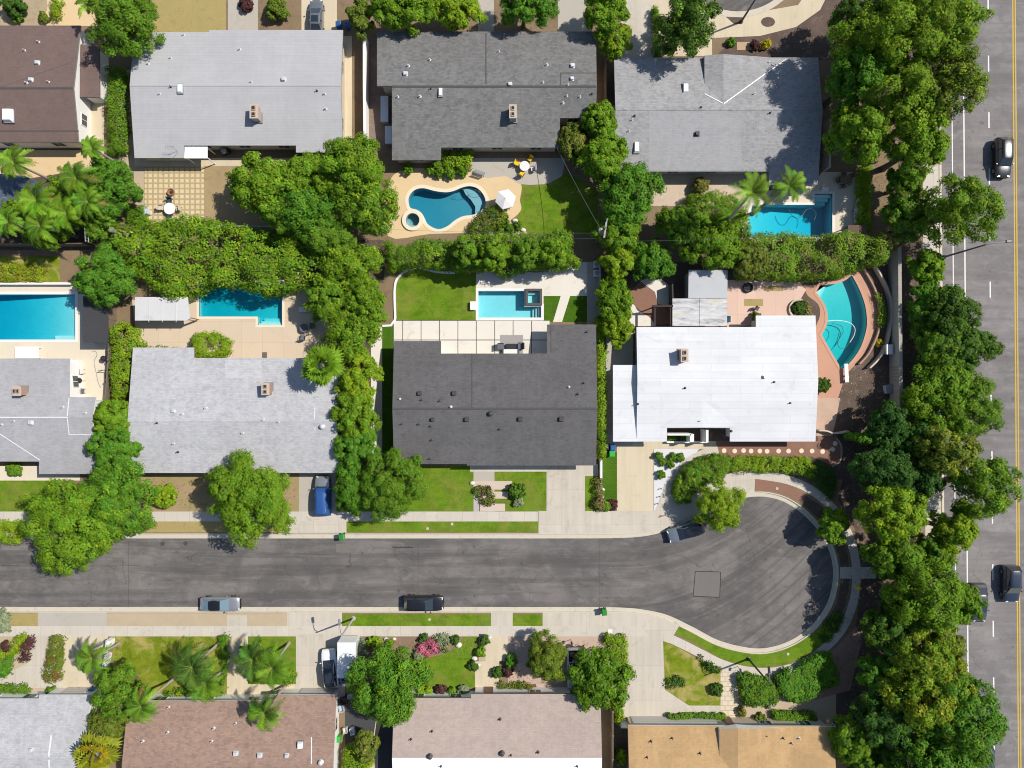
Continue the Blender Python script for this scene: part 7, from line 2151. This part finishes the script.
def chair(px, py, rz, mat, label, frame=M_BLACK, name='patio_chair', w=.6, group=None):
    x, y = W(px, py, .4)
    t = thing(name, label, 'chair', (x, y, .015), rz, group)
    mb = MB(); mb.box(0, 0, .42, w, w, .1); mb.build('seat', mat, t, bevel=.03)
    mb = MB(); mb.box(-w * .48, 0, .72, .1, w, .58); mb.build('backrest', mat, t, bevel=.03)
    for sx in (-1, 1):
        for sy in (-1, 1):
            mb = MB(); mb.box(sx * w * .42, sy * w * .42, .19, .04, .04, .38); mb.build('leg', frame, t)
    for sy in (-1, 1):
        mb = MB(); mb.box(0, sy * w * .5, .6, w * .9, .05, .04); mb.build('armrest', frame, t)
    return t


def lounger(px, py, rz, mat, label, L=1.9, w=.65, back=35):
    x, y = W(px, py, .35)
    t = thing('sun_lounger', label, 'lounger', (x, y, .015), rz)
    mb = MB(); mb.box(.3, 0, .34, L * .62, w, .1); mb.build('mattress', mat, t, bevel=.03)
    a = R(back); l2 = L * .38
    mb = MB(); c, s = math.cos(a), math.sin(a); X0 = -.29
    for d0, d1 in ((0, .1),):
        pts = [(X0, .30), (X0 - l2 * c, .30 + l2 * s), (X0 - l2 * c + .1 * s, .30 + l2 * s + .1 * c), (X0 + .1 * s, .30 + .1 * c)]
        rows = [[(p[0], -w / 2, p[1]) for p in pts], [(p[0], w / 2, p[1]) for p in pts]]
        mb.grid(rows, 0, False, closed=True); mb.face(rows[0], 0); mb.face(rows[1][::-1], 0)
    mb.build('backrest', mat, t)
    mb = MB(); mb.box(0, w * .45, .26, L * .95, .05, .06); mb.box(0, -w * .45, .26, L * .95, .05, .06); mb.build('frame', M_GREYMETAL, t)
    for sx in (-1, 1):
        for sy in (-1, 1):
            mb = MB(); mb.box(sx * L * .42, sy * w * .42, .12, .05, .05, .24); mb.build('leg', M_GREYMETAL, t)
    return t


# kidney pool patio
table_round(524.6, 166, .62, M_CUSHW, 'round white table amid yellow chairs on the grey patio')
chair(517, 163.5, R(-20), M_YELLOW, 'yellow patio chair left of the round white table', name='patio_chair')
chair(530.5, 159, R(-120), M_YELLOW, 'yellow patio chair above the round white table')
chair(522, 174, R(60), M_YELLOW, 'yellow patio chair below the round white table')
chair(533.5, 169, R(180), M_CUSHW, 'pale grey patio chair right of the round white table')
x, y = W(479.5, 172.5, .5)
t = thing('garden_bench', 'grey metal slatted bench beside the leafy bed on the pool patio', 'bench', (x, y, .02), R(163))
mb = MB()
for k in range(5): mb.box(0, -.2 + k * .1, .44, 1.3, .07, .03)
mb.build('seat', M_GREYMETAL, t)
mb = MB()
for k in range(4): mb.box(0, .26 + .02 * k, .55 + k * .1, 1.3, .03, .07)
mb.build('backrest', M_GREYMETAL, t)
for sx in (-1, 1):
    for sy in (-1, 1):
        mb = MB(); mb.box(sx * .6, sy * .2, .21, .05, .05, .42); mb.build('leg', M_BLACK, t)
x, y = W(505.5, 199, 2.3)
t = thing('parasol', 'white six sided parasol on the sandy pool deck', 'parasol', (x, y, .02), R(14))
mb = MB(); ring = [(1.28 * math.cos(k * math.pi / 3), 1.28 * math.sin(k * math.pi / 3), 2.2) for k in range(6)]
for k in range(6):
    mb.face([ring[k], ring[(k + 1) % 6], (0, 0, 2.75)], 0); mb.face([ring[(k + 1) % 6], ring[k], (0, 0, 2.72)], 0)
    a, b = ring[k], ring[(k + 1) % 6]; mb.face([a, (a[0], a[1], 2.05), (b[0], b[1], 2.05), b], 0)
mb.build('canopy', M_CANVAS, t)
mb = MB(); mb.tube([(0, 0, 0), (0, 0, 2.85)], .03, 8); mb.build('pole', M_GREYMETAL, t)
mb = MB(); mb.lathe(0, 0, [(.32, 0), (.32, .06), (.06, .1), (.001, .11)], 16); mb.build('base', M_BLACK, t)
chair(508, 207.5, R(100), M_CUSHW, 'small white stool below the white parasol', w=.42)
# square paver patio
table_round(169.5, 208.5, .72, M_CANVAS, 'round pale table on the square paver patio')
chair(169.5, 200.5, R(-90), M_TEALC, 'dark blue chair above the round pale table')
chair(169.5, 217, R(90), M_TEALC, 'dark blue chair below the round pale table')
chair(161, 208, 0, M_STUC_B, 'tan chair left of the round pale table')
chair(178.5, 209, R(180), M_STUC_B, 'tan chair right of the round pale table')
x, y = W(170.6, 192, .4)
t = thing('fire_bowl', 'terracotta fire bowl on the square paver patio', 'fire bowl', (x, y, .015))
mb = MB(); mb.lathe(0, 0, [(.25, 0), (.38, .12), (.45, .4), (.40, .42), (.3, .25), (.001, .2)], 18); mb.build('bowl', M_TERRA, t)
mb = MB(); mb.lathe(0, 0, [(.2, .24), (.12, .34), (.001, .36)], 10); mb.build('ashes', M_FLUE, t)
x, y = W(145.5, 211.5, .5)
t = thing('covered_grill', 'grill under a pale cover at the edge of the square pavers', 'grill', (x, y, .015), R(20))
mb = MB(); rows = [[(sx * .35 * k, sy * .5 * k, z) for sx, sy in ((-1, -1), (1, -1), (1, 1), (-1, 1))] for z, k in ((0, 1.05), (.7, 1.0), (1.0, .85), (1.1, .5))]
mb.grid(rows, 0, False, closed=True); mb.face(rows[-1], 0); mb.build('cover', plain('grey_cover', (.5, .52, .56), .7), t, bevel=.05)
mb = MB(); mb.lathe(0, 0, [(.33, .0), (.33, .03), (.001, .031)], 12); mb.build('base', M_BLACK, t)
x, y = W(225, 151.5, .5)
t = thing('covered_grill', 'dark barbecue under the back eave of the pale grey house', 'grill', (x, y, .015), R(15))
mb = MB(); mb.box(0, 0, .45, 1.1, .6, .8); mb.build('cart', M_BLACK, t, bevel=.03)
mb = MB(); mb.lathe(0, 0, [(.4, .86), (.38, 1.05), (.2, 1.18), (.001, 1.2)], 14); mb.build('lid', M_GREYMETAL, t)
# antenna on the pale grey roof
ax_, ay_, az_ = hB.at(177.5, 151)
t = thing('roof_antenna', 'thin television antenna mast at the back edge of the pale grey roof', 'antenna', (ax_, ay_, az_))
mb = MB(); mb.tube([(0, 0, -.05), (0, 0, 1.5)], .02, 6); mb.build('mast', M_GREYMETAL, t)
mb = MB(); mb.tube([(-.75, 0, 1.45), (.3, .05, 1.45)], .015, 5)
for k in range(5): mb.tube([(-.7 + k * .24, -.35 + .03 * k, 1.46), (-.7 + k * .24, .35 - .03 * k, 1.46)], .012, 5)
mb.build('aerial', M_GREYMETAL, t)
# long pool terrace
x, y = W(27, 352.5, .75)
t = thing('garden_table', 'large white table top by the long pool', 'table', (x, y, .015))
mb = MB(); mb.box(0, 0, .75, 2.9, 1.45, .06); mb.build('table_top', M_WHITEMETAL, t, bevel=.01)
for sx in (-1, 1):
    for sy in (-1, 1):
        mb = MB(); mb.box(sx * 1.3, sy * .6, .36, .07, .07, .72); mb.build('leg', M_WHITEMETAL, t)
for px, py, lab in ((103.5, 358.5, 'black round kettle grill by the fence on the beige terrace'), (79, 380.5, 'black round kettle grill by the light grey house wall')):
    x, y = W(px, py, .8)
    t = thing('kettle_grill', lab, 'grill', (x, y, .015))
    mb = MB(); mb.lathe(0, 0, [(.1, .55), (.33, .68), (.36, .82), (.3, .98), (.1, 1.06), (.001, 1.07)], 18); mb.build('kettle', M_BLACK, t)
    mb = MB(); mb.tube([(-.06, 0, 1.1), (.06, 0, 1.1)], .015, 6); mb.build('handle', M_GREYMETAL, t)
    for k in range(3):
        a = k * 2.09; mb = MB(); mb.tube([(math.cos(a) * .18, math.sin(a) * .18, .6), (math.cos(a) * .32, math.sin(a) * .32, 0)], .018, 6); mb.build('leg', M_GREYMETAL, t)
chair(81, 371.5, R(180), M_CUSHW, 'pale patio chair by the light grey house wall', frame=M_GREYMETAL)
chair(82, 391, R(180), M_CUSHG, 'grey patio chair by the light grey house wall', frame=M_GREYMETAL)
x, y = W(76.5, 374, .5)
t = thing('outdoor_counter', 'long white counter against the light grey house', 'counter', (x, y, .015))
mb = MB(); mb.box(0, 0, .42, .75, 3.4, .84); mb.build('cabinet', M_STUC_W, t, bevel=.02)
mb = MB(); mb.box(0, 0, .87, .82, 3.5, .05); mb.build('worktop', M_WHITEMETAL, t)
for i, (px, py, lab) in enumerate(((109.5, 347, 'black folding chair against the hedge, uppermost'), (109, 353.5, 'black folding chair against the hedge, middle of three'), (108.5, 361, 'black folding chair against the hedge, lowest'))):
    chair(px, py, R(165 + 8 * i), M_BLACK, lab, w=.5)
x, y = W(106, 371, .8)
t = thing('towel_rack', 'dark angled rail rack at the terrace corner', 'rack', (x, y, .015))
mb = MB(); mb.tube([(-.9, .1, .9), (.5, .1, .9)], .04, 6); mb.tube([(.0, .1, .9), (.0, -1.5, .9)], .04, 6); mb.build('rail', M_BLACK, t)
for a, b in ((-.9, .1), (.5, .1), (0, -1.5)):
    mb = MB(); mb.tube([(a, b, 0), (a, b, .92)], .035, 6); mb.build('leg', M_BLACK, t)
mb = MB(); mb.tube([W(a, b, .04) + (.04,) for a, b in smooth_path([(92, 352), (95, 351), (97, 355), (94, 362), (96, 372), (98, 382), (101, 388)], 5)], .02, 5)
tag(mb.build('garden_hose', M_BLACK, None), 'thin dark garden hose lying across the beige terrace', 'hose')
# shaded pool terrace seats
lounger(306, 309, R(185), M_CUSHW, 'pale lounger in the shade right of the dark blue pool')
table_round(304, 328, .55, M_CUSHG, 'round grey table in the shade beside the speckled roof')
chair(312, 326, R(180), M_CUSHG, 'grey chair in the shade right of the round grey table')
chair(303, 337.5, R(80), M_CUSHG, 'grey chair in the shade below the round grey table')
x, y = W(264.5, 355, .05)
t = thing('floor_mat', 'small dark door mat behind the speckled house', 'mat', (x, y, .016))
mb = MB(); mb.box(0, 0, .012, .6, .7, .024); mb.build('mat', surf('mat_fibre', (.14, .12, .1), .2, 9, 1), t)
# charcoal house patio set
for px, py, w_, l_, rz, lab, mt in ((501, 346.5, .8, .8, 0, 'dark armchair left of the black coffee table', M_CUSHG), (521, 346, .8, .8, R(180), 'dark armchair right of the black coffee table', M_CUSHG)):
    chair(px, py, rz, mt, lab, name='armchair', w=.8)
x, y = W(511, 346.5, .4)
t = thing('coffee_table', 'black coffee table on the grey patio mat', 'table', (x, y, .04))
mb = MB(); mb.box(0, 0, .38, 1.25, .7, .06); mb.build('table_top', M_BLACK, t, bevel=.01)
for sx in (-1, 1):
    for sy in (-1, 1):
        mb = MB(); mb.box(sx * .56, sy * .3, .175, .05, .05, .35); mb.build('leg', M_BLACK, t)
x, y = W(511, 353, .4)
t = thing('patio_sofa', 'grey sofa against the wall of the charcoal house', 'sofa', (x, y, .04))
mb = MB(); mb.box(0, .1, .3, 1.9, .75, .3); mb.build('seat', M_CUSHW, t, bevel=.05)
mb = MB(); mb.box(0, -.3, .55, 1.9, .18, .6); mb.build('backrest', M_CUSHG, t, bevel=.05)
for s in (-1, 1):
    mb = MB(); mb.box(s * .98, .05, .38, .14, .8, .5); mb.build('armrest', M_CUSHG, t, bevel=.03)
x, y = W(473, 305.8, .3)
t = thing('pool_pump_cover', 'small white block at the left edge of the plunge pool', 'utility box', (x, y, 0))
mb = MB(); mb.box(0, 0, .22, .62, 1.0, .46); mb.build('housing', M_WALLWHITE, t, bevel=.02)
mb = MB(); mb.box(0, 0, .47, .7, 1.06, .05); mb.build('lid', M_WALLWHITE, t, bevel=.01)
for px, py, lab in ((596.5, 264.5, 'white box unit in the passage by the pole, upper one'), (596.5, 273.5, 'white box unit in the passage by the pole, lower one')):
    x, y = W(px, py, .5)
    t = thing('air_conditioner', lab, 'air conditioner', (x, y, .02))
    mb = MB(); mb.box(0, 0, .42, .75, .8, .8); mb.build('cabinet', M_VENT, t, bevel=.03)
    mb = MB(); mb.lathe(0, 0, [(.3, .825), (.3, .85), (.08, .86), (.001, .87)], 16); mb.build('fan_grille', M_GREYMETAL, t)
for px, py, w_, l_, h_, lab in ((384.5, 109, .95, 3.2, .9, 'long pale storage bench in the side yard of the dark grey house'), (388.5, 135, .85, 2.2, .8, 'shorter pale storage bench in the side yard of the dark grey house')):
    x, y = W(px, py, h_)
    t = thing('storage_box', lab, 'storage box', (x, y, .01))
    mb = MB(); mb.box(0, 0, h_ / 2, w_ * .94, l_ * .97, h_); mb.build('body', M_STUC_G, t, bevel=.02)
    mb = MB(); mb.box(0, 0, h_ + .03, w_, l_, .06); mb.build('lid', M_VENT, t, bevel=.02)
for px, py, lab in ((83, 19 + 10, 'white fan coil unit left of the pair on the brown house roof edge'), (88.5, 30.5, 'white fan coil unit right of the pair by the broad tree')):
    x, y = W(px, py + 8, .6)
    t = thing('air_conditioner', lab, 'air conditioner', (x, y, .02))
    mb = MB(); mb.box(0, 0, .5, .75, .8, .98); mb.build('cabinet', M_WHITEMETAL, t, bevel=.03)
    mb = MB(); mb.lathe(0, 0, [(.3, .995), (.3, 1.02), (.08, 1.03), (.001, 1.04)], 16); mb.build('fan_grille', M_GREYMETAL, t)
# pink patio behind the white house
x, y = W(748.2, 287.5, .3)
t = thing('fire_ring', 'dark round fire ring on the pink paving', 'fire ring', (x, y, .02))
mb = MB(); mb.lathe(0, 0, [(.62, 0), (.64, .3), (.55, .34), (.48, .3), (.45, .12), (.001, .1)], 22); mb.build('ring', M_BLACK, t)
mb = MB(); mb.lathe(0, 0, [(.38, .11), (.2, .2), (.001, .24)], 10); mb.build('ashes', surf('ash', (.1, .1, .1), .3, 8, 1), t)
chair(757, 308.5, R(-30), M_BLACK, 'small black chair on the pink paving', w=.45)
x, y = W(727.5, 319, .6)
t = thing('plastic_tub', 'pale blue tub at the wall of the white house', 'tub', (x, y, .02))
mb = MB(); rows = [[(sx * .4 * k, sy * .42 * k, z) for sx, sy in ((-1, -1), (1, -1), (1, 1), (-1, 1))] for z, k in ((0, .9), (.7, 1.0), (.7, .92), (.25, .8))]
mb.grid(rows, 0, False, closed=True); mb.face(rows[0][::-1], 0); mb.face(rows[-1], 0); mb.build('tub', plain('pale_blue_plastic', (.40, .56, .60), .4), t)
x, y = W(799, 309, .2)
t = thing('ring_planter', 'round stone ringed bed at the corner of the white roof', 'planter', (x, y, 0))
mb = MB(); rows = [[(r * math.cos(a), r * math.sin(a), z) for a in [2 * math.pi * k / 28 for k in range(28)]] for r, z in ((1.28, 0), (1.28, .3), (1.06, .3), (1.06, .12))]
mb.grid(rows, 0, False, closed=True); mb.build('rim', M_STUC_B, t)
mb = MB(); mb.face([(1.06 * math.cos(a), 1.06 * math.sin(a), .14) for a in [2 * math.pi * k / 28 for k in range(28)]], 0); mb.build('soil', G_MULCH, t)
x, y = W(846.5, 373, .5)
t = thing('diving_board', 'white diving board at the tip of the fan shaped pool', 'diving board', (x, y, .02), R(93))
mb = MB(); mb.box(0, 0, .5, 2.3, .45, .06); mb.build('board', M_WHITEMETAL, t, bevel=.01)
for X in (-1.0, -.35):
    mb = MB(); mb.box(X, 0, .23, .12, .4, .48); mb.build('stand', M_GREYMETAL, t)
x, y = W(889, 349.5, 1.0)
t = thing('equipment_box', 'grey metal cabinet fixed beside the block wall', 'utility box', (x, y, 0))
mb = MB(); mb.box(0, 0, .6, .75, 1.15, 1.2); mb.build('cabinet', M_VENT, t, bevel=.02)
mb = MB(); mb.box(0, 0, 1.22, .82, 1.22, .05); mb.build('lid', M_VENT, t)
x, y = W(889, 389, .6)
t = thing('equipment_box', 'pale pump box in the shaded side terrace', 'utility box', (x, y, 0), .2)
mb = MB(); mb.box(0, 0, .4, .8, 1.0, .8); mb.build('cabinet', M_VENT, t, bevel=.02)
mb = MB(); mb.box(0, 0, .82, .86, 1.06, .05); mb.build('lid', M_GREYMETAL, t)
# blue rectangular pool terrace
t1 = lounger(858.5, 206, R(-95), M_CUSHW, 'white cushioned lounger by the blue pool, upper one', w=.8)
t2 = lounger(857, 216, R(-85), M_CUSHW, 'white cushioned lounger by the blue pool, lower one', w=.8)
x, y = W(846, 180, .72)
t = thing('dining_table', 'slatted outdoor dining table on the beige pool terrace', 'table', (x, y, .02), R(-12))
mb = MB()
for k in range(6): mb.box(0, -.42 + k * .165, .73, 1.5, .13, .04)
mb.build('table_top', M_WOOD, t)
for sx in (-1, 1):
    for sy in (-1, 1):
        mb = MB(); mb.box(sx * .66, sy * .38, .355, .07, .07, .71); mb.build('leg', M_WOOD, t)
for px, py, rz, lab in ((838, 180, 0, 'wooden chair left of the outdoor dining table'), (844, 174.5, R(-90), 'wooden chair above the outdoor dining table'), (843, 186, R(90), 'wooden chair below the outdoor dining table'), (852, 175.5, R(200), 'wooden chair at the right end of the outdoor dining table')):
    chair(px, py, rz, M_WOOD, lab, w=.5)
x, y = W(825, 188.5, .2)
t = thing('pool_step', 'white pool step box beside the blue pool notch', 'step', (x, y, .02))
mb = MB(); mb.box(0, 0, .15, .8, .3, .3); mb.box(0, -.2, .08, .8, .2, .16); mb.build('treads', M_WHITEMETAL, t, bevel=.01)
# top left garden: shade sail, ladder
pts = [W(-40, 170, 3.0) + (3.0,), W(24, 176, 3.0) + (3.0,), W(43, 184, 2.8) + (2.8,), W(41, 196, 2.7) + (2.7,), W(6, 222, 2.8) + (2.8,), W(-40, 226, 3.1) + (3.1,)]
c = (sum(p[0] for p in pts) / 6, sum(p[1] for p in pts) / 6, 0)
t = thing('tarpaulin_canopy', 'dark blue grey tarpaulin canopy under the left palms', 'canopy', c)
mb = MB(); cz = (c[0], c[1], 3.25)
for i in range(6):
    mb.face([pts[i], cz, pts[(i + 1) % 6]], 0); mb.face([pts[(i + 1) % 6], (c[0], c[1], 3.22), pts[i]], 0)
mb.build('tarpaulin', surf('slate_tarp', (.085, .11, .15), .2, 3, .7, stain=(.35, .4, .45), stain_amt=.7, rough=.5, bump=.4), t, c)
for p in pts[1:5]:
    mb = MB(); mb.tube([(p[0], p[1], 0), (p[0], p[1], p[2] - .01)], .05, 7); mb.build('pole', M_GREYMETAL, t, c)
x, y = W(86.5, 232, 4)
t = thing('ladder', 'pale aluminium ladder standing in the dense planting', 'ladder', (x, y, 0), R(80))
mb = MB()
for s in (-1, 1): mb.tube([(-1.1, s * .2, 3.6), (1.1, s * .2, 4.4)], .035, 6); 
mb.build('rails', M_VENT, t)
mb = MB()
for k in range(7): mb.tube([(-1.0 + k * .33, -.2, 3.64 + k * .12), (-1.0 + k * .33, .2, 3.64 + k * .12)], .02, 5)
mb.build('rungs', M_VENT, t)
for s in (-1, 1):
    mb = MB(); mb.tube([(1.1, s * .2, 4.4), (1.15, s * .2, 0)], .04, 6); mb.build('leg', M_WOOD, t)
    mb = MB(); mb.tube([(-1.1, s * .2, 3.6), (-1.15, s * .2, 0)], .04, 6); mb.build('leg', M_WOOD, t)


# ---- boulders, letter boxes, utility covers
def boulder(px, py, r, label, mat=None, name='boulder', h=.5):
    rng = np.random.default_rng(int(px * 3 + py)); x, y = W(px, py, r * .3)
    mb = MB(); rows = []
    ph = rng.uniform(.8, 1.2, 12)
    for z, k in ((-.1, .9), (.15 * r, 1.0), (.45 * r, .9), (.7 * r, .6), (.8 * r, .15)):
        rows.append([(r * k * ph[i] * math.cos(i * math.pi / 6), r * k * ph[(i + 1) % 12] * math.sin(i * math.pi / 6) * .8, z) for i in range(12)])
    mb.grid(rows, 0, True, closed=True); mb.face(rows[-1], 0)
    o = mb.build(name, mat or M_STONE, None); o.location = (x, y, .01); return tag(o, label, 'boulder')


boulder(458.5, 645, .42, 'white boulder beside the dark ball shrub on the lawn')
boulder(474.5, 658.5, .36, 'white boulder at the lawn edge above the tan walk')
boulder(478.5, 665, .28, 'pale boulder beside the shrub at the tan walk')
boulder(489.5, 637.5, .26, 'small white boulder next to the sidewalk on the tan walk')
boulder(386, 639.5, .3, 'white boulder left of the tiny round plant')
boulder(394, 639, .26, 'white boulder right of the tiny round plant')
boulder(517, 495, .3, 'pale boulder below the round dark shrub') if False else None
boulder(472, 483, .3, 'white boulder at the top of the path slabs')
boulder(509, 227, .3, 'pale stone between the clipped balls')
boulder(515, 221, .4, 'pale stone at the tip of the sandy deck')
boulder(523, 230, .36, 'pale stone at the lawn corner by the hedge')
for i, (px, py) in enumerate(((600, 484), (603, 489.5), (602, 497), (599, 503))):
    boulder(px, py, .26, 'cream edging stone in the bed between drives, %s' % ('uppermost', 'second from the top', 'third from the top', 'lowest')[i])
for px, py, lab in ((427.5, 528.5, 'pale round utility cover in the north parkway lawn'), (429.5, 619.5, 'pale round utility cover in the south parkway lawn'), (777, 488.5, 'pale utility cover in the brick verge'), (788, 654, 'pale square utility cover in the verge below the circle'), (452, 524, 'small pale cover in the north parkway near the olive tree')):
    x, y = W(px, py)
    mb = MB(); mb.lathe(0, 0, [(.17, .0), (.17, .03), (.14, .035), (.001, .036)], 16)
    o = mb.build('utility_cover', C_WALK, None); o.location = (x, y, .012); tag(o, lab, 'utility cover')
x, y = W(594, 633)
mb = MB(); mb.box(0, 0, .02, .55, .55, .04)
o = mb.build('utility_cover', M_WALLWHITE, None, bevel=.01); o.location = (x + 2.0, y + .2, .02); tag(o, 'pale square cover on the sidewalk by the glossy tree', 'utility cover')
x, y = W(857, 587)
mb = MB(); mb.lathe(0, 0, [(.26, .0), (.28, .3), (.2, .5), (.26, .55), (.18, .75), (.001, .8)], 14)
o = mb.build('fire_hydrant', plain('hydrant_yellow', (.65, .48, .03), .5), None); o.location = (x, y, .02); tag(o, 'yellow fire hydrant beside the shaded sidewalk', 'hydrant')
for px, py, lab in ((722, 686 - 36, 'white letter box post at the flagstone path') if False else (738.6, 668, 'dark letter box at the corner of the dense shrubbery'), (571, 641, 'dark letter box on the pink gravel'), (658, 504, 'black path light beside the white gravel, lowest'), (660, 497, 'black path light beside the white gravel, middle'), (661.5, 489, 'black path light beside the white gravel, highest')):
    x, y = W(px, py, .5)
    nm, ct, hh = ('letter_box', 'letter box', 1.1) if 'letter' in lab else ('path_light', 'path light', .3)
    t = thing(nm, lab, ct, (x, y, .01))
    mb = MB(); mb.tube([(0, 0, -.05), (0, 0, hh)], .035, 6); mb.build('post', M_BLACK, t)
    mb = MB(); mb.box(0, 0, hh + .08, .22 if 'letter' in lab else .14, .4 if 'letter' in lab else .14, .2 if 'letter' in lab else .1); mb.build('box' if 'letter' in lab else 'lamp_head', M_BLACK, t, bevel=.03)
# junk in the side yard by the box truck
for px, py, w_, l_, h_, c_, lab in ((343, 702, .9, .8, .8, (.07, .045, .04), 'dark crate behind the box truck'), (341, 709, .6, .9, .6, (.45, .5, .55), 'pale blue crate beside the rusty roof'), (350, 697, .7, .5, .6, (.7, .68, .62), 'white sack in the side yard'), (345, 731, .5, .7, .6, (.65, .64, .6), 'white tub in the side yard above the green bin'), (352, 732, .55, .8, .7, (.75, .76, .78), 'white crate under the dark crowned tree')):
    x, y = W(px, py, h_)
    mb = MB()
    rows = [[(sx * w_ / 2 * k, sy * l_ / 2 * k, z) for sx, sy in ((-1, -1), (1, -1), (1, 1), (-1, 1))] for z, k in ((0, .9), (h_, 1.0), (h_, .9), (h_ * .35, .84))]
    mb.grid(rows, 0, False, closed=True); mb.face(rows[0][::-1], 0); mb.face(rows[-1], 0)
    o = mb.build('storage_crate', plain('crate_%d' % int(px * py), c_, .6), None); o.location = (x, y, .01); o.rotation_euler = (0, 0, .2); tag(o, lab, 'crate')
# ================================================================== camera, light, sky
cam = bpy.data.cameras.new('drone_camera')
cam.sensor_width = 36.0
cam.lens = 36.0 * (H * S) / 1024.0
cam.clip_end = 5000; cam.clip_start = 0.5
co_ = bpy.data.objects.new('drone_camera', cam); COL.objects.link(co_)
co_.location = (0, 0, H); co_.rotation_euler = (0, 0, 0)
scene.camera = co_
SUN_EL, SUN_DIR = 50.0, (0.934, 0.358)         # degrees up; towards the sun on the ground
w = bpy.data.worlds.new('World'); scene.world = w; w.use_nodes = True
nt = w.node_tree
bg = nt.nodes['Background']
sky = nt.nodes.new('ShaderNodeTexSky'); sky.sky_type = 'NISHITA'; sky.sun_disc = False
sky.sun_elevation = R(SUN_EL)
sky.sun_rotation = math.atan2(SUN_DIR[0], SUN_DIR[1])
sky.air_density = 1.0; sky.dust_density = 0.6; sky.ozone_density = 1.0
nt.links.new(sky.outputs[0], bg.inputs[0]); bg.inputs[1].default_value = 0.098
sl = bpy.data.lights.new('sun', 'SUN'); sl.energy = 4.6; sl.angle = R(0.53); sl.color = (1.0, 0.955, 0.88)
so = bpy.data.objects.new('sun', sl); COL.objects.link(so)
dv = Vector((SUN_DIR[0] * math.cos(R(SUN_EL)), SUN_DIR[1] * math.cos(R(SUN_EL)), math.sin(R(SUN_EL))))
so.rotation_euler = dv.to_track_quat('Z', 'Y').to_euler()
so.location = dv * 60
scene.view_settings.view_transform = 'Standard'
scene.view_settings.look = 'None'
scene.view_settings.exposure = 0.11
scene.view_settings.gamma = 1.0
scene.view_settings.use_curve_mapping = False
cy_ = scene.cycles
cy_.max_bounces = 6; cy_.diffuse_bounces = 3; cy_.glossy_bounces = 2; cy_.transmission_bounces = 4; cy_.transparent_max_bounces = 8
cy_.use_denoising = True
cy_.filter_width = 1.05
cy_.caustics_reflective = False; cy_.caustics_refractive = False
cy_.sample_clamp_indirect = 4.0
